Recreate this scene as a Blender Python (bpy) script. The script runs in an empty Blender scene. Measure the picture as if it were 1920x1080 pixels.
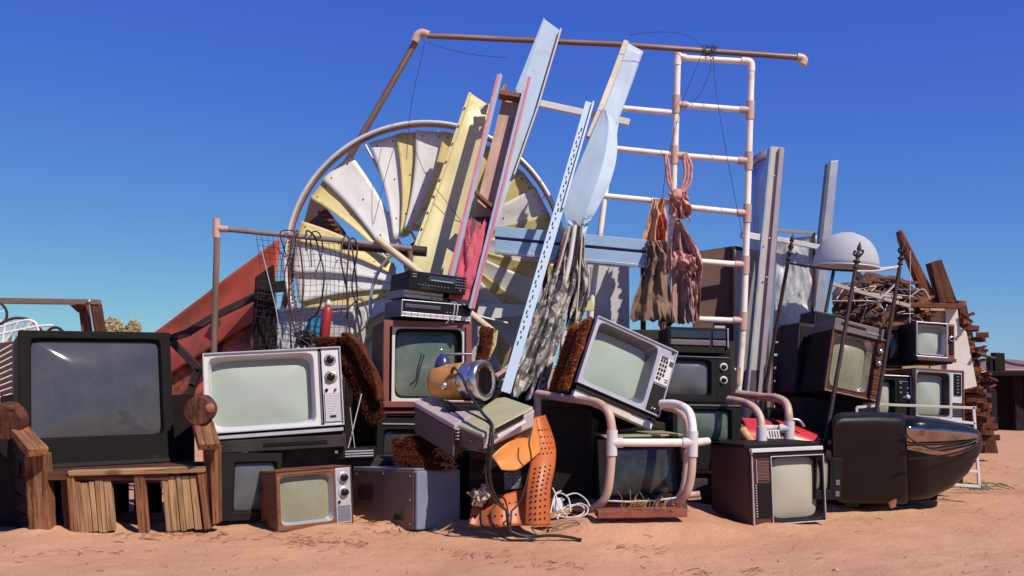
import bpy, math, random
from mathutils import Vector, Matrix, noise
R = math.radians
rnd = random.Random(7)
C = bpy.context.scene.collection
scene = bpy.context.scene

# ---------------------------------------------------------------- camera, sky, sun, exposure
CAMH, FPX = 0.9, 1900.0
PITCH = math.atan(150 / FPX)
cam_d = bpy.data.cameras.new('camera')
cam = bpy.data.objects.new('camera', cam_d)
C.objects.link(cam)
cam_d.sensor_width = 36
cam_d.lens = 36 * FPX / 1920
cam_d.clip_end = 3000
cam.location = (0, 0, CAMH)
cam.rotation_euler = (R(90) + PITCH, 0, 0)
scene.camera = cam

SUN_EL, SUN_AZ = R(47), R(43)          # height, and angle to the right of straight behind the camera
w = bpy.data.worlds.new('World')
scene.world = w
w.use_nodes = True
nt = w.node_tree
for n in list(nt.nodes):
    nt.nodes.remove(n)
sky = nt.nodes.new('ShaderNodeTexSky')
sky.sky_type = 'NISHITA'
sky.sun_disc = False
sky.sun_elevation = SUN_EL
sky.sun_rotation = R(180) - SUN_AZ
sky.altitude = 900
sky.air_density = 1.0
sky.dust_density = 0.1
sky.ozone_density = 4.5
# the sky's own colour as this dry air shows it: deeper blue, evenly so from zenith to horizon
sp_ = nt.nodes.new('ShaderNodeSeparateColor')
hs = nt.nodes.new('ShaderNodeCombineColor')
for ch, pw, ml in (('Red', 1.0, 0.495), ('Green', 1.06, 0.685), ('Blue', 0.2, 5.3)):
    a_ = nt.nodes.new('ShaderNodeMath'); a_.operation = 'POWER'; a_.inputs[1].default_value = pw
    b_ = nt.nodes.new('ShaderNodeMath'); b_.operation = 'MULTIPLY'; b_.inputs[1].default_value = ml
    nt.links.new(sp_.outputs[ch], a_.inputs[0]); nt.links.new(a_.outputs[0], b_.inputs[0]); nt.links.new(b_.outputs[0], hs.inputs[ch])
bg = nt.nodes.new('ShaderNodeBackground')
bg.inputs['Strength'].default_value = 0.079
wo = nt.nodes.new('ShaderNodeOutputWorld')
nt.links.new(sky.outputs[0], sp_.inputs['Color'])
nt.links.new(hs.outputs['Color'], bg.inputs['Color'])
nt.links.new(bg.outputs[0], wo.inputs['Surface'])

sd = bpy.data.lights.new('sun', 'SUN')
sd.energy = 5.0
sd.angle = R(0.55)
sd.color = (1.0, 0.91, 0.77)
sun = bpy.data.objects.new('sun', sd)
C.objects.link(sun)
SDIR = Vector((math.sin(SUN_AZ) * math.cos(SUN_EL), -math.cos(SUN_AZ) * math.cos(SUN_EL), math.sin(SUN_EL)))
sun.rotation_euler = SDIR.to_track_quat('Z', 'Y').to_euler()
sun.location = SDIR * 30

scene.view_settings.view_transform = 'Standard'
scene.view_settings.look = 'None'
scene.view_settings.gamma = 1
scene.view_settings.exposure = 0.08
scene.cycles.max_bounces = 6

# ---------------------------------------------------------------- helpers
CP, SP = math.cos(PITCH), math.sin(PITCH)
def ray(px, py):
    u, v = (px - 960) / FPX, (540 - py) / FPX
    return Vector((u, CP - v * SP, SP + v * CP))
def P(px, py, Y):
    d = ray(px, py)
    return Vector((0, 0, CAMH)) + d * (Y / d.y)
def Yg(py, z=0.0):
    d = ray(960, py)
    return (z - CAMH) / d.z * d.y
def G(px, py):
    return P(px, py, Yg(py))
def S(Y):
    return Y / FPX

class MB:
    def __init__(s):
        s.v, s.f, s.g, s.sm, s.mi = [], [], [], [], []
        s.cur = 0
    def add(s, verts, faces, smooth=False, grain=None):
        o = len(s.v)
        verts = [Vector(x) for x in verts]
        s.v += verts
        if grain is None:
            r = Vector((rnd.uniform(-9, 9), rnd.uniform(-9, 9), rnd.uniform(-9, 9))) if len(verts) < 30 else Vector((0, 0, 0))
            grain = [x + r for x in verts]
        s.g += grain
        for f in faces:
            s.f.append([i + o for i in f])
            s.sm.append(smooth)
            s.mi.append(s.cur)
    def box(s, c, d, M=None, grain_axis=0):
        cx, cy, cz = c
        hx, hy, hz = d[0] / 2, d[1] / 2, d[2] / 2
        loc = [Vector((sx * hx, sy * hy, sz * hz)) for sx in (-1, 1) for sy in (-1, 1) for sz in (-1, 1)]
        off = Vector((rnd.uniform(-9, 9), rnd.uniform(-9, 9), rnd.uniform(-9, 9)))
        if grain_axis == 0: g = [Vector((p.x, p.y, p.z)) + off for p in loc]
        elif grain_axis == 1: g = [Vector((p.y, p.x, p.z)) + off for p in loc]
        else: g = [Vector((p.z, p.y, p.x)) + off for p in loc]
        vs = [p + Vector(c) for p in loc]
        if M is not None: vs = [M @ p for p in vs]
        s.add(vs, [(0, 1, 3, 2), (4, 6, 7, 5), (0, 4, 5, 1), (2, 3, 7, 6), (0, 2, 6, 4), (1, 5, 7, 3)], False, g)
    def beam(s, p0, p1, wd, ht, up=(0, 0, 1), taper=1.0, sub=1, wob=0.0):
        p0, p1 = Vector(p0), Vector(p1)
        ax = (p1 - p0)
        L = ax.length
        ax.normalize()
        upv = Vector(up)
        sd_ = ax.cross(upv)
        if sd_.length < 1e-4: sd_ = ax.cross(Vector((0, 1, 0)))
        sd_.normalize()
        upv = sd_.cross(ax)
        off = Vector((rnd.uniform(-9, 9), rnd.uniform(-9, 9), rnd.uniform(-9, 9)))
        vs, gs, fs = [], [], []
        for k in range(sub + 1):
            t = k / sub
            sc = 1 + (taper - 1) * t
            for a, b in ((-1, -1), (1, -1), (1, 1), (-1, 1)):
                x, y = a * wd / 2 * sc, b * ht / 2 * sc
                if wob:
                    x += rnd.uniform(-wob, wob); y += rnd.uniform(-wob, wob)
                vs.append(p0 + ax * L * t + sd_ * x + upv * y)
                gs.append(Vector((L * t, x, y)) + off)
        for k in range(sub):
            o = k * 4
            for i in range(4):
                j = (i + 1) % 4
                fs.append((o + i, o + j, o + 4 + j, o + 4 + i))
        fs.append((3, 2, 1, 0))
        e = sub * 4
        fs.append((e, e + 1, e + 2, e + 3))
        s.add(vs, fs, False, gs)
    def tube(s, pts, r, seg=10, close=False, caps=True, r1=None):
        pts = [Vector(p) for p in pts]
        n = len(pts)
        vs, gs, fs = [], [], []
        L = 0.0
        off = rnd.uniform(-9, 9)
        prev = None
        for i, p in enumerate(pts):
            if close: t = pts[(i + 1) % n] - pts[i - 1]
            else: t = pts[min(i + 1, n - 1)] - pts[max(i - 1, 0)]
            if t.length < 1e-9: t = Vector((0, 0, 1))
            t.normalize()
            if prev is None:
                a = t.orthogonal().normalized()
            else:
                a = prev - t * prev.dot(t)
                if a.length < 1e-6: a = t.orthogonal()
                a.normalize()
            prev = a
            b = t.cross(a)
            rr = r if r1 is None else r + (r1 - r) * i / max(n - 1, 1)
            if i: L += (p - pts[i - 1]).length
            for k in range(seg):
                an = 2 * math.pi * k / seg
                vs.append(p + a * (rr * math.cos(an)) + b * (rr * math.sin(an)))
                gs.append(Vector((L + off, rr * math.cos(an), rr * math.sin(an) + off)))
        m = n if close else n - 1
        for i in range(m):
            for k in range(seg):
                k2 = (k + 1) % seg
                i2 = (i + 1) % n
                fs.append((i * seg + k, i * seg + k2, i2 * seg + k2, i2 * seg + k))
        s.add(vs, fs, True, gs)
        if caps and not close:
            s.add([vs[k] for k in range(seg)], [tuple(range(seg))[::-1]], False, [gs[k] for k in range(seg)])
            e = (n - 1) * seg
            s.add([vs[e + k] for k in range(seg)], [tuple(range(seg))], False, [gs[e + k] for k in range(seg)])
    def lathe(s, prof, M, seg=24, smooth=True):
        # prof: (radius, height) along local +Z of M
        vs, fs = [], []
        for r, h in prof:
            for k in range(seg):
                a = 2 * math.pi * k / seg
                vs.append(M @ Vector((r * math.cos(a), r * math.sin(a), h)))
        for i in range(len(prof) - 1):
            for k in range(seg):
                k2 = (k + 1) % seg
                fs.append((i * seg + k, i * seg + k2, (i + 1) * seg + k2, (i + 1) * seg + k))
        fs.append(tuple(range(seg))[::-1])
        e = (len(prof) - 1) * seg
        fs.append(tuple(range(e, e + seg)))
        s.add(vs, fs, smooth)
    def prism(s, poly, vec):
        poly = [Vector(p) for p in poly]
        vec = Vector(vec)
        n = len(poly)
        off = Vector((rnd.uniform(-9, 9), rnd.uniform(-9, 9), rnd.uniform(-9, 9)))
        nrm = (poly[1] - poly[0]).cross(poly[2] - poly[0])
        order = list(range(n))
        flip = nrm.dot(vec) > 0
        f0 = order[::-1] if flip else order
        f1 = [i + n for i in (order if flip else order[::-1])]
        sides = []
        for i in range(n):
            j = (i + 1) % n
            q = (i, j, j + n, i + n)
            sides.append(q if flip else q[::-1])
        vs = poly + [p + vec for p in poly]
        # grain along the longest edge
        e = max(((poly[(i + 1) % n] - poly[i]) for i in range(n)), key=lambda q: q.length).normalized()
        b = nrm.normalized() if nrm.length > 1e-9 else Vector((0, 1, 0))
        c = b.cross(e)
        g = [Vector((p.dot(e), p.dot(c), p.dot(b))) + off for p in vs]
        s.add(vs, [tuple(f0), tuple(f1)] + sides, False, g)
    def grid(s, fn, nu, nv, smooth=True, gfn=None):
        vs, gs, fs = [], [], []
        for j in range(nv + 1):
            for i in range(nu + 1):
                p = Vector(fn(i / nu, j / nv))
                vs.append(p)
                gs.append(Vector(gfn(i / nu, j / nv)) if gfn else p)
        for j in range(nv):
            for i in range(nu):
                a = j * (nu + 1) + i
                fs.append((a, a + 1, a + nu + 2, a + nu + 1))
        s.add(vs, fs, smooth, gs)
    def build(s, name, mat, parent=None, local=False, bevel=0, solid=0, sub=0, seg=2):
        me = bpy.data.meshes.new(name)
        vs = s.v
        base = Vector((0, 0, 0))
        if parent is not None and not local:
            inv = WM[parent.name].inverted()
            vs = [inv @ p for p in vs]
        elif parent is None:
            xs = [p.x for p in vs]; ys = [p.y for p in vs]; zs = [p.z for p in vs]
            base = Vector(((min(xs) + max(xs)) / 2, (min(ys) + max(ys)) / 2, min(zs)))
            vs = [p - base for p in vs]
        me.from_pydata([tuple(p) for p in vs], [], s.f)
        at = me.attributes.new('grain', 'FLOAT_VECTOR', 'POINT')
        flat = [c for p in s.g for c in p]
        at.data.foreach_set('vector', flat)
        me.polygons.foreach_set('use_smooth', s.sm)
        mats = mat if isinstance(mat, (list, tuple)) else [mat]
        for m in mats: me.materials.append(m)
        if len(mats) > 1: me.polygons.foreach_set('material_index', s.mi)
        me.update()
        o = bpy.data.objects.new(name, me)
        C.objects.link(o)
        o.location = base
        if parent is not None:
            o.parent = parent
            WM[o.name] = WM[parent.name].copy()
        if solid:
            md = o.modifiers.new('solid', 'SOLIDIFY'); md.thickness = solid; md.offset = 0
        if sub:
            md = o.modifiers.new('sub', 'SUBSURF'); md.levels = sub; md.render_levels = sub
        if bevel:
            md = o.modifiers.new('bevel', 'BEVEL'); md.width = bevel; md.segments = seg; md.limit_method = 'ANGLE'; md.angle_limit = R(35)
        return o

WM = {}
def thing(name, label, cat, loc=(0, 0, 0), M=None, group=None):
    o = bpy.data.objects.new(name, None)
    C.objects.link(o)
    o.empty_display_size = 0.05
    o.matrix_world = M if M is not None else Matrix.Translation(Vector(loc))
    WM[o.name] = (M if M is not None else Matrix.Translation(Vector(loc))).copy()
    o['label'] = label; o['category'] = cat
    if group: o['group'] = group
    return o
def tag(o, label, cat, group=None):
    o['label'] = label; o['category'] = cat
    if group: o['group'] = group
    return o
def setting(o, kind='structure'):
    o['kind'] = kind
    return o
def spline(pts, n=8):
    pts = [Vector(p) for p in pts]
    out = []
    for i in range(len(pts) - 1):
        p0, p1, p2, p3 = pts[max(i - 1, 0)], pts[i], pts[i + 1], pts[min(i + 2, len(pts) - 1)]
        for k in range(n):
            t = k / n
            out.append(0.5 * ((2 * p1) + (p2 - p0) * t + (2 * p0 - 5 * p1 + 4 * p2 - p3) * t * t + (3 * p1 - p0 - 3 * p2 + p3) * t ** 3))
    out.append(pts[-1])
    return out
def PX(lst, Y=None):
    return [P(q[0], q[1], q[2] if len(q) > 2 else Y) for q in lst]
def interp(lst, t):
    n = len(lst) - 1
    x = min(max(t, 0), 1) * n
    i = min(int(x), n - 1)
    return lst[i].lerp(lst[i + 1], x - i)

# ---------------------------------------------------------------- materials
def mat(name, col, rough=0.5, metal=0.0, var=0.12, scale=6.0, bump=0.0, bscale=60.0, dirt=None, damt=0.4, dscale=5.0,
        stretch=(1, 1, 1), spec=0.5, trans=0.0, coat=0.0, rvar=0.12):
    m = bpy.data.materials.new(name)
    m.use_nodes = True
    t = m.node_tree
    N, L = t.nodes, t.links
    b = N['Principled BSDF']
    at = N.new('ShaderNodeAttribute'); at.attribute_name = 'grain'
    mp = N.new('ShaderNodeMapping'); mp.inputs['Scale'].default_value = stretch
    L.new(at.outputs['Vector'], mp.inputs['Vector'])
    nz = N.new('ShaderNodeTexNoise'); nz.inputs['Scale'].default_value = scale; nz.inputs['Detail'].default_value = 6
    nz.inputs['Roughness'].default_value = 0.6
    L.new(mp.outputs[0], nz.inputs['Vector'])
    rp = N.new('ShaderNodeValToRGB')
    rp.color_ramp.elements[0].position = 0.3; rp.color_ramp.elements[1].position = 0.72
    lo = [max(c * (1 - var), 0) for c in col[:3]]; hi = [min(c * (1 + var), 1) for c in col[:3]]
    rp.color_ramp.elements[0].color = (*lo, 1); rp.color_ramp.elements[1].color = (*hi, 1)
    L.new(nz.outputs['Fac'], rp.inputs['Fac'])
    out = rp.outputs['Color']
    if dirt is not None:
        n2 = N.new('ShaderNodeTexNoise'); n2.inputs['Scale'].default_value = dscale; n2.inputs['Detail'].default_value = 9
        n2.inputs['Roughness'].default_value = 0.68
        L.new(mp.outputs[0], n2.inputs['Vector'])
        r2 = N.new('ShaderNodeValToRGB')
        c = 0.5 + (0.5 - damt) * 0.5
        r2.color_ramp.elements[0].position = c - 0.06; r2.color_ramp.elements[1].position = min(c + 0.1, 1)
        L.new(n2.outputs['Fac'], r2.inputs['Fac'])
        mx = N.new('ShaderNodeMix'); mx.data_type = 'RGBA'
        L.new(r2.outputs['Color'], mx.inputs['Factor'])
        L.new(out, mx.inputs['A']); mx.inputs['B'].default_value = (*dirt, 1)
        out = mx.outputs['Result']
    L.new(out, b.inputs['Base Color'])
    mr = N.new('ShaderNodeMapRange')
    mr.inputs['To Min'].default_value = max(rough - rvar, 0.03); mr.inputs['To Max'].default_value = min(rough + rvar, 1)
    L.new(nz.outputs['Fac'], mr.inputs['Value'])
    L.new(mr.outputs[0], b.inputs['Roughness'])
    b.inputs['Metallic'].default_value = metal
    b.inputs['Specular IOR Level'].default_value = spec
    b.inputs['Transmission Weight'].default_value = trans
    b.inputs['Coat Weight'].default_value = coat
    if bump:
        n3 = N.new('ShaderNodeTexNoise'); n3.inputs['Scale'].default_value = bscale; n3.inputs['Detail'].default_value = 5
        L.new(mp.outputs[0], n3.inputs['Vector'])
        bp = N.new('ShaderNodeBump'); bp.inputs['Strength'].default_value = bump; bp.inputs['Distance'].default_value = 0.01
        L.new(n3.outputs['Fac'], bp.inputs['Height'])
        L.new(bp.outputs[0], b.inputs['Normal'])
    return m

def wood(name, c0, c1, c2, rough=0.75, gscale=1.0, crack=0.5, bump=0.6):
    crack *= 0.5
    c0 = tuple(a * .55 + b_ * .45 for a, b_ in zip(c0, c1)); c2 = tuple(a * .7 + b_ * .3 for a, b_ in zip(c2, c1))
    m = bpy.data.materials.new(name)
    m.use_nodes = True
    t = m.node_tree
    N, L = t.nodes, t.links
    b = N['Principled BSDF']
    at = N.new('ShaderNodeAttribute'); at.attribute_name = 'grain'
    mp = N.new('ShaderNodeMapping'); mp.inputs['Scale'].default_value = (1.5 * gscale, 40 * gscale, 40 * gscale)
    L.new(at.outputs['Vector'], mp.inputs['Vector'])
    nz = N.new('ShaderNodeTexNoise'); nz.inputs['Scale'].default_value = 1.6; nz.inputs['Detail'].default_value = 8
    nz.inputs['Roughness'].default_value = 0.62; nz.inputs['Distortion'].default_value = 0.5
    L.new(mp.outputs[0], nz.inputs['Vector'])
    rp = N.new('ShaderNodeValToRGB')
    e = rp.color_ramp.elements
    e[0].position = 0.36; e[0].color = (*c0, 1)
    e[1].position = 0.66; e[1].color = (*c2, 1)
    k = e.new(0.5); k.color = (*c1, 1)
    L.new(nz.outputs['Fac'], rp.inputs['Fac'])
    n2 = N.new('ShaderNodeTexNoise'); n2.inputs['Scale'].default_value = 3.2; n2.inputs['Detail'].default_value = 5
    L.new(at.outputs['Vector'], n2.inputs['Vector'])
    r3 = N.new('ShaderNodeValToRGB')
    r3.color_ramp.elements[0].position = 0.35; r3.color_ramp.elements[0].color = (0.72, 0.70, 0.70, 1)
    r3.color_ramp.elements[1].position = 0.7; r3.color_ramp.elements[1].color = (1.12, 1.08, 1.05, 1)
    L.new(n2.outputs['Fac'], r3.inputs['Fac'])
    mx = N.new('ShaderNodeMix'); mx.data_type = 'RGBA'; mx.blend_type = 'MULTIPLY'; mx.inputs['Factor'].default_value = 1
    L.new(rp.outputs['Color'], mx.inputs['A']); L.new(r3.outputs['Color'], mx.inputs['B'])
    # cracks
    mp2 = N.new('ShaderNodeMapping'); mp2.inputs['Scale'].default_value = (2.2 * gscale, 60 * gscale, 60 * gscale)
    L.new(at.outputs['Vector'], mp2.inputs['Vector'])
    n4 = N.new('ShaderNodeTexNoise'); n4.inputs['Scale'].default_value = 1.0; n4.inputs['Detail'].default_value = 3
    L.new(mp2.outputs[0], n4.inputs['Vector'])
    r4 = N.new('ShaderNodeValToRGB')
    r4.color_ramp.elements[0].position = 0.36; r4.color_ramp.elements[0].color = (1, 1, 1, 1)
    r4.color_ramp.elements[1].position = 0.42; r4.color_ramp.elements[1].color = (0, 0, 0, 1)
    L.new(n4.outputs['Fac'], r4.inputs['Fac'])
    ml = N.new('ShaderNodeMath'); ml.operation = 'MULTIPLY'; ml.inputs[1].default_value = crack
    L.new(r4.outputs['Color'], ml.inputs[0])
    m2 = N.new('ShaderNodeMix'); m2.data_type = 'RGBA'
    L.new(ml.outputs[0], m2.inputs['Factor']); L.new(mx.outputs['Result'], m2.inputs['A'])
    m2.inputs['B'].default_value = (c0[0] * 0.25, c0[1] * 0.22, c0[2] * 0.22, 1)
    # knots
    mp3 = N.new('ShaderNodeMapping'); mp3.inputs['Scale'].default_value = (3.0, 6.5, 6.5)
    L.new(at.outputs['Vector'], mp3.inputs['Vector'])
    vo = N.new('ShaderNodeTexVoronoi'); vo.inputs['Scale'].default_value = 1.0
    L.new(mp3.outputs[0], vo.inputs['Vector'])
    r5 = N.new('ShaderNodeValToRGB')
    r5.color_ramp.elements[0].position = 0.10; r5.color_ramp.elements[0].color = (.85, .85, .85, 1)
    r5.color_ramp.elements[1].position = 0.2; r5.color_ramp.elements[1].color = (0, 0, 0, 1)
    L.new(vo.outputs['Distance'], r5.inputs['Fac'])
    m3 = N.new('ShaderNodeMix'); m3.data_type = 'RGBA'
    L.new(r5.outputs['Color'], m3.inputs['Factor']); L.new(m2.outputs['Result'], m3.inputs['A'])
    m3.inputs['B'].default_value = (c0[0] * 0.4, c0[1] * 0.35, c0[2] * 0.35, 1)
    L.new(m3.outputs['Result'], b.inputs['Base Color'])
    b.inputs['Roughness'].default_value = rough
    b.inputs['Specular IOR Level'].default_value = 0.25
    sb = N.new('ShaderNodeMath'); sb.operation = 'SUBTRACT'
    L.new(nz.outputs['Fac'], sb.inputs[0]); L.new(r4.outputs['Color'], sb.inputs[1])
    bp = N.new('ShaderNodeBump'); bp.inputs['Strength'].default_value = bump; bp.inputs['Distance'].default_value = 0.006
    L.new(sb.outputs[0], bp.inputs['Height']); L.new(bp.outputs[0], b.inputs['Normal'])
    return m

def glass_screen(name, col, rough=0.12, dust=0.25, dustcol=(0.42, 0.36, 0.28)):
    m = bpy.data.materials.new(name)
    m.use_nodes = True
    t = m.node_tree
    N, L = t.nodes, t.links
    b = N['Principled BSDF']
    at = N.new('ShaderNodeAttribute'); at.attribute_name = 'grain'
    nz = N.new('ShaderNodeTexNoise'); nz.inputs['Scale'].default_value = 3.0; nz.inputs['Detail'].default_value = 9; nz.inputs['Roughness'].default_value = 0.7
    L.new(at.outputs['Vector'], nz.inputs['Vector'])
    rp = N.new('ShaderNodeValToRGB')
    rp.color_ramp.elements[0].position = 0.42; rp.color_ramp.elements[0].color = (0, 0, 0, 1)
    rp.color_ramp.elements[1].position = 0.78; rp.color_ramp.elements[1].color = (dust * 1.3, dust * 1.3, dust * 1.3, 1)
    L.new(nz.outputs['Fac'], rp.inputs['Fac'])
    # dry runs and smears down the glass
    mp = N.new('ShaderNodeMapping'); mp.inputs['Scale'].default_value = (26, 1, 2.2)
    L.new(at.outputs['Vector'], mp.inputs['Vector'])
    n2 = N.new('ShaderNodeTexNoise'); n2.inputs['Scale'].default_value = 1.5; n2.inputs['Detail'].default_value = 5
    L.new(mp.outputs[0], n2.inputs['Vector'])
    r2 = N.new('ShaderNodeValToRGB')
    r2.color_ramp.elements[0].position = 0.55; r2.color_ramp.elements[0].color = (0, 0, 0, 1)
    r2.color_ramp.elements[1].position = 0.8; r2.color_ramp.elements[1].color = (dust * .4, dust * .4, dust * .4, 1)
    L.new(n2.outputs['Fac'], r2.inputs['Fac'])
    ad = N.new('ShaderNodeMath'); ad.operation = 'ADD'
    L.new(rp.outputs['Color'], ad.inputs[0]); L.new(r2.outputs['Color'], ad.inputs[1])
    mx = N.new('ShaderNodeMix'); mx.data_type = 'RGBA'
    L.new(ad.outputs[0], mx.inputs['Factor'])
    mx.inputs['A'].default_value = (*col, 1); mx.inputs['B'].default_value = (*dustcol, 1)
    L.new(mx.outputs['Result'], b.inputs['Base Color'])
    mr = N.new('ShaderNodeMapRange'); mr.inputs['To Min'].default_value = rough; mr.inputs['To Max'].default_value = rough + 0.25
    L.new(ad.outputs[0], mr.inputs['Value'])
    L.new(mr.outputs[0], b.inputs['Roughness'])
    return m

black = mat('black_plastic', (0.0085, 0.007, 0.007), 0.6, var=0.3, dirt=(0.045, 0.03, 0.022), damt=0.16, dscale=4, spec=0.22)
black_gloss = mat('black_gloss', (0.007, 0.006, 0.0065), 0.32, var=0.2, dirt=(0.04, 0.028, 0.022), damt=0.12, dscale=5, spec=0.28)
bluegrey = mat('bluegrey_paint', (0.165, 0.185, 0.255), 0.5, var=0.12, dirt=(0.33, 0.27, 0.22), damt=0.16, dscale=7, bump=0.1, bscale=150)
navy_plastic = mat('navy_plastic', (0.05, 0.048, 0.085), 0.5, var=0.2, dirt=(0.12, 0.1, 0.1), damt=0.2)
silver = mat('silver_plastic', (0.47, 0.46, 0.50), 0.34, metal=0.35, var=0.1, dirt=(0.3, 0.23, 0.18), damt=0.14, dscale=9)
silver_dark = mat('dark_silver', (0.17, 0.17, 0.20), 0.4, metal=0.4, var=0.15)
chrome = mat('chrome', (0.66, 0.64, 0.62), 0.22, metal=0.9, var=0.12, dirt=(0.34, 0.24, 0.16), damt=0.4, dscale=8)
white_pl = mat('white_plastic', (0.55, 0.54, 0.55), 0.45, var=0.06, dirt=(0.36, 0.28, 0.22), damt=0.18, dscale=6)
cream_pl = mat('cream_plastic', (0.52, 0.46, 0.36), 0.5, var=0.08, dirt=(0.28, 0.22, 0.15), damt=0.25, dscale=6)
walnut = wood('walnut_veneer', (0.045, 0.018, 0.012), (0.085, 0.035, 0.022), (0.13, 0.058, 0.036), 0.45, 1.2, 0.3, 0.15)
brownwood = wood('brown_veneer', (0.12, 0.045, 0.022), (0.2, 0.08, 0.042), (0.3, 0.14, 0.08), 0.5, 1.2, 0.35, 0.2)
redbrown = mat('red_brown_paint', (0.21, 0.055, 0.04), 0.5, var=0.18, dirt=(0.10, 0.04, 0.03), damt=0.3, dscale=6)
maroon = mat('maroon_side', (0.075, 0.035, 0.034), 0.6, var=0.25, dirt=(0.16, 0.06, 0.045), damt=0.3, dscale=3, bump=0.15)
oldwood = wood('weathered_wood', (0.09, 0.030, 0.014), (0.24, 0.10, 0.046), (0.40, 0.225, 0.118), 0.8, 0.9, 0.85, 0.9)
palewood = wood('pale_wood', (0.19, 0.09, 0.04), (0.37, 0.22, 0.11), (0.52, 0.36, 0.21), 0.8, 0.9, 0.75, 0.8)
darkwood = wood('dark_timber', (0.05, 0.018, 0.011), (0.10, 0.038, 0.022), (0.17, 0.07, 0.04), 0.85, 0.8, 0.8, 0.9)
redwood = wood('red_timber', (0.10, 0.032, 0.018), (0.19, 0.062, 0.034), (0.29, 0.115, 0.065), 0.85, 0.8, 0.8, 0.9)
blackwood = wood('dark_shaded_timber', (0.008, 0.005, 0.005), (0.015, 0.0095, 0.009), (0.026, 0.016, 0.014), 0.85, 0.8, 0.6, 0.8)  # near-black timber; on shed and armchair the colour stands for shade
pvc = mat('pvc_white', (0.80, 0.72, 0.66), 0.38, var=0.08, dirt=(0.52, 0.38, 0.30), damt=0.3, dscale=7)
pvc_fit = mat('pvc_fitting', (0.50, 0.33, 0.27), 0.4, var=0.08, dirt=(0.35, 0.2, 0.15), damt=0.2)
pvc_pale = mat('pvc_pale_fitting', (0.60, 0.55, 0.56), 0.35, var=0.06)
pvc_dirty = mat('pvc_dirty', (0.50, 0.345, 0.275), 0.45, var=0.12, dirt=(0.24, 0.12, 0.08), damt=0.35, dscale=4)
pipe_brown = mat('brown_pipe', (0.20, 0.12, 0.09), 0.45, metal=0.2, var=0.25, dirt=(0.32, 0.22, 0.17), damt=0.3, dscale=6, stretch=(0.4, 6, 6))
pipe_grey = mat('grey_pipe', (0.32, 0.27, 0.25), 0.4, metal=0.4, var=0.2, dirt=(0.2, 0.12, 0.09), damt=0.25, dscale=5)
galv = mat('galvanised_steel', (0.46, 0.47, 0.50), 0.38, metal=0.65, var=0.12, dirt=(0.33, 0.25, 0.2), damt=0.18, dscale=4)
steel_post = mat('painted_post', (0.44, 0.41, 0.38), 0.5, metal=0.0, var=0.08, dirt=(0.2, 0.15, 0.12), damt=0.15, dscale=4)
blue_paint = mat('pale_blue_paint', (0.37, 0.47, 0.59), 0.58, var=0.06, dirt=(0.33, 0.29, 0.26), damt=0.2, dscale=8, rvar=0.1)
blue_beam = mat('sky_blue_paint', (0.28, 0.42, 0.60), 0.42, var=0.07, dirt=(0.20, 0.22, 0.28), damt=0.14, dscale=6)
blue_dark = mat('dark_blue_groove', (0.03, 0.04, 0.09), 0.6)
yellow_paint = mat('faded_yellow_paint', (0.58, 0.52, 0.27), 0.45, var=0.07, dirt=(0.34, 0.20, 0.10), damt=0.12, dscale=4)
blade_y = mat('yellow_blade_paint', (0.58, 0.48, 0.20), 0.5, var=0.08, dirt=(0.38, 0.28, 0.13), damt=0.16, dscale=4)
blade_w = mat('white_blade_paint', (0.62, 0.62, 0.60), 0.5, var=0.07, dirt=(0.42, 0.37, 0.30), damt=0.2, dscale=4)
rim_paint = mat('grey_rim', (0.60, 0.60, 0.59), 0.4, metal=0.2, var=0.1, dirt=(0.35, 0.25, 0.2), damt=0.1)
rim_shade_brown = mat('rim_inside', (0.36, 0.20, 0.13), 0.7, var=0.2, dirt=(0.14, 0.06, 0.04), damt=0.35)  # brown stands for the shade inside the rim
pink_edge = mat('pink_enamel', (0.43, 0.10, 0.13), 0.45, var=0.1, dirt=(0.45, 0.3, 0.28), damt=0.25, dscale=7)
pink_wool = mat('pink_insulation', (0.48, 0.085, 0.125), 0.95, var=0.25, scale=14, dirt=(0.42, 0.24, 0.2), damt=0.2, dscale=6, bump=0.8, bscale=90)
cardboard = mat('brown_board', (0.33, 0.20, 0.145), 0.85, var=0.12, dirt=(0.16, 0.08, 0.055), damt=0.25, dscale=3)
shade_board = mat('shaded_brown_board', (0.125, 0.07, 0.052), 0.8, var=0.12, dirt=(0.08, 0.04, 0.03), damt=0.3, dscale=3)  # darker copy of the brown board, shade put into its colour
rust = mat('rusty_iron', (0.105, 0.042, 0.027), 0.75, metal=0.2, var=0.35, scale=14, dirt=(0.24, 0.09, 0.04), damt=0.35, dscale=9, bump=0.3)
darkiron = mat('dark_iron', (0.045, 0.026, 0.024), 0.6, metal=0.4, var=0.35, scale=14, dirt=(0.13, 0.05, 0.03), damt=0.25, dscale=9)
orange_pl = mat('orange_plastic', (0.56, 0.20, 0.04), 0.45, var=0.14, dirt=(0.30, 0.09, 0.03), damt=0.28, dscale=4)
orange_dark = mat('burnt_orange_plastic', (0.42, 0.10, 0.02), 0.5, var=0.18, dirt=(0.22, 0.06, 0.025), damt=0.3, dscale=4)
red_pl = mat('red_plastic', (0.52, 0.03, 0.035), 0.35, var=0.1, dirt=(0.3, 0.06, 0.05), damt=0.15)
red_sheet = mat('red_sheet_paint', (0.48, 0.082, 0.035), 0.65, var=0.2, scale=3, dirt=(0.26, 0.075, 0.035), damt=0.38, dscale=2.2, bump=0.1)
red_rust = mat('red_rusted_sheet', (0.58, 0.14, 0.045), 0.7, var=0.3, scale=5, dirt=(0.12, 0.03, 0.02), damt=0.5, dscale=6, bump=0.25)
shag_m = mat('brown_shag', (0.21, 0.07, 0.028), 0.95, var=0.5, scale=14, spec=0.05, dirt=(0.06, 0.02, 0.012), damt=0.45, dscale=9)
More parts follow.
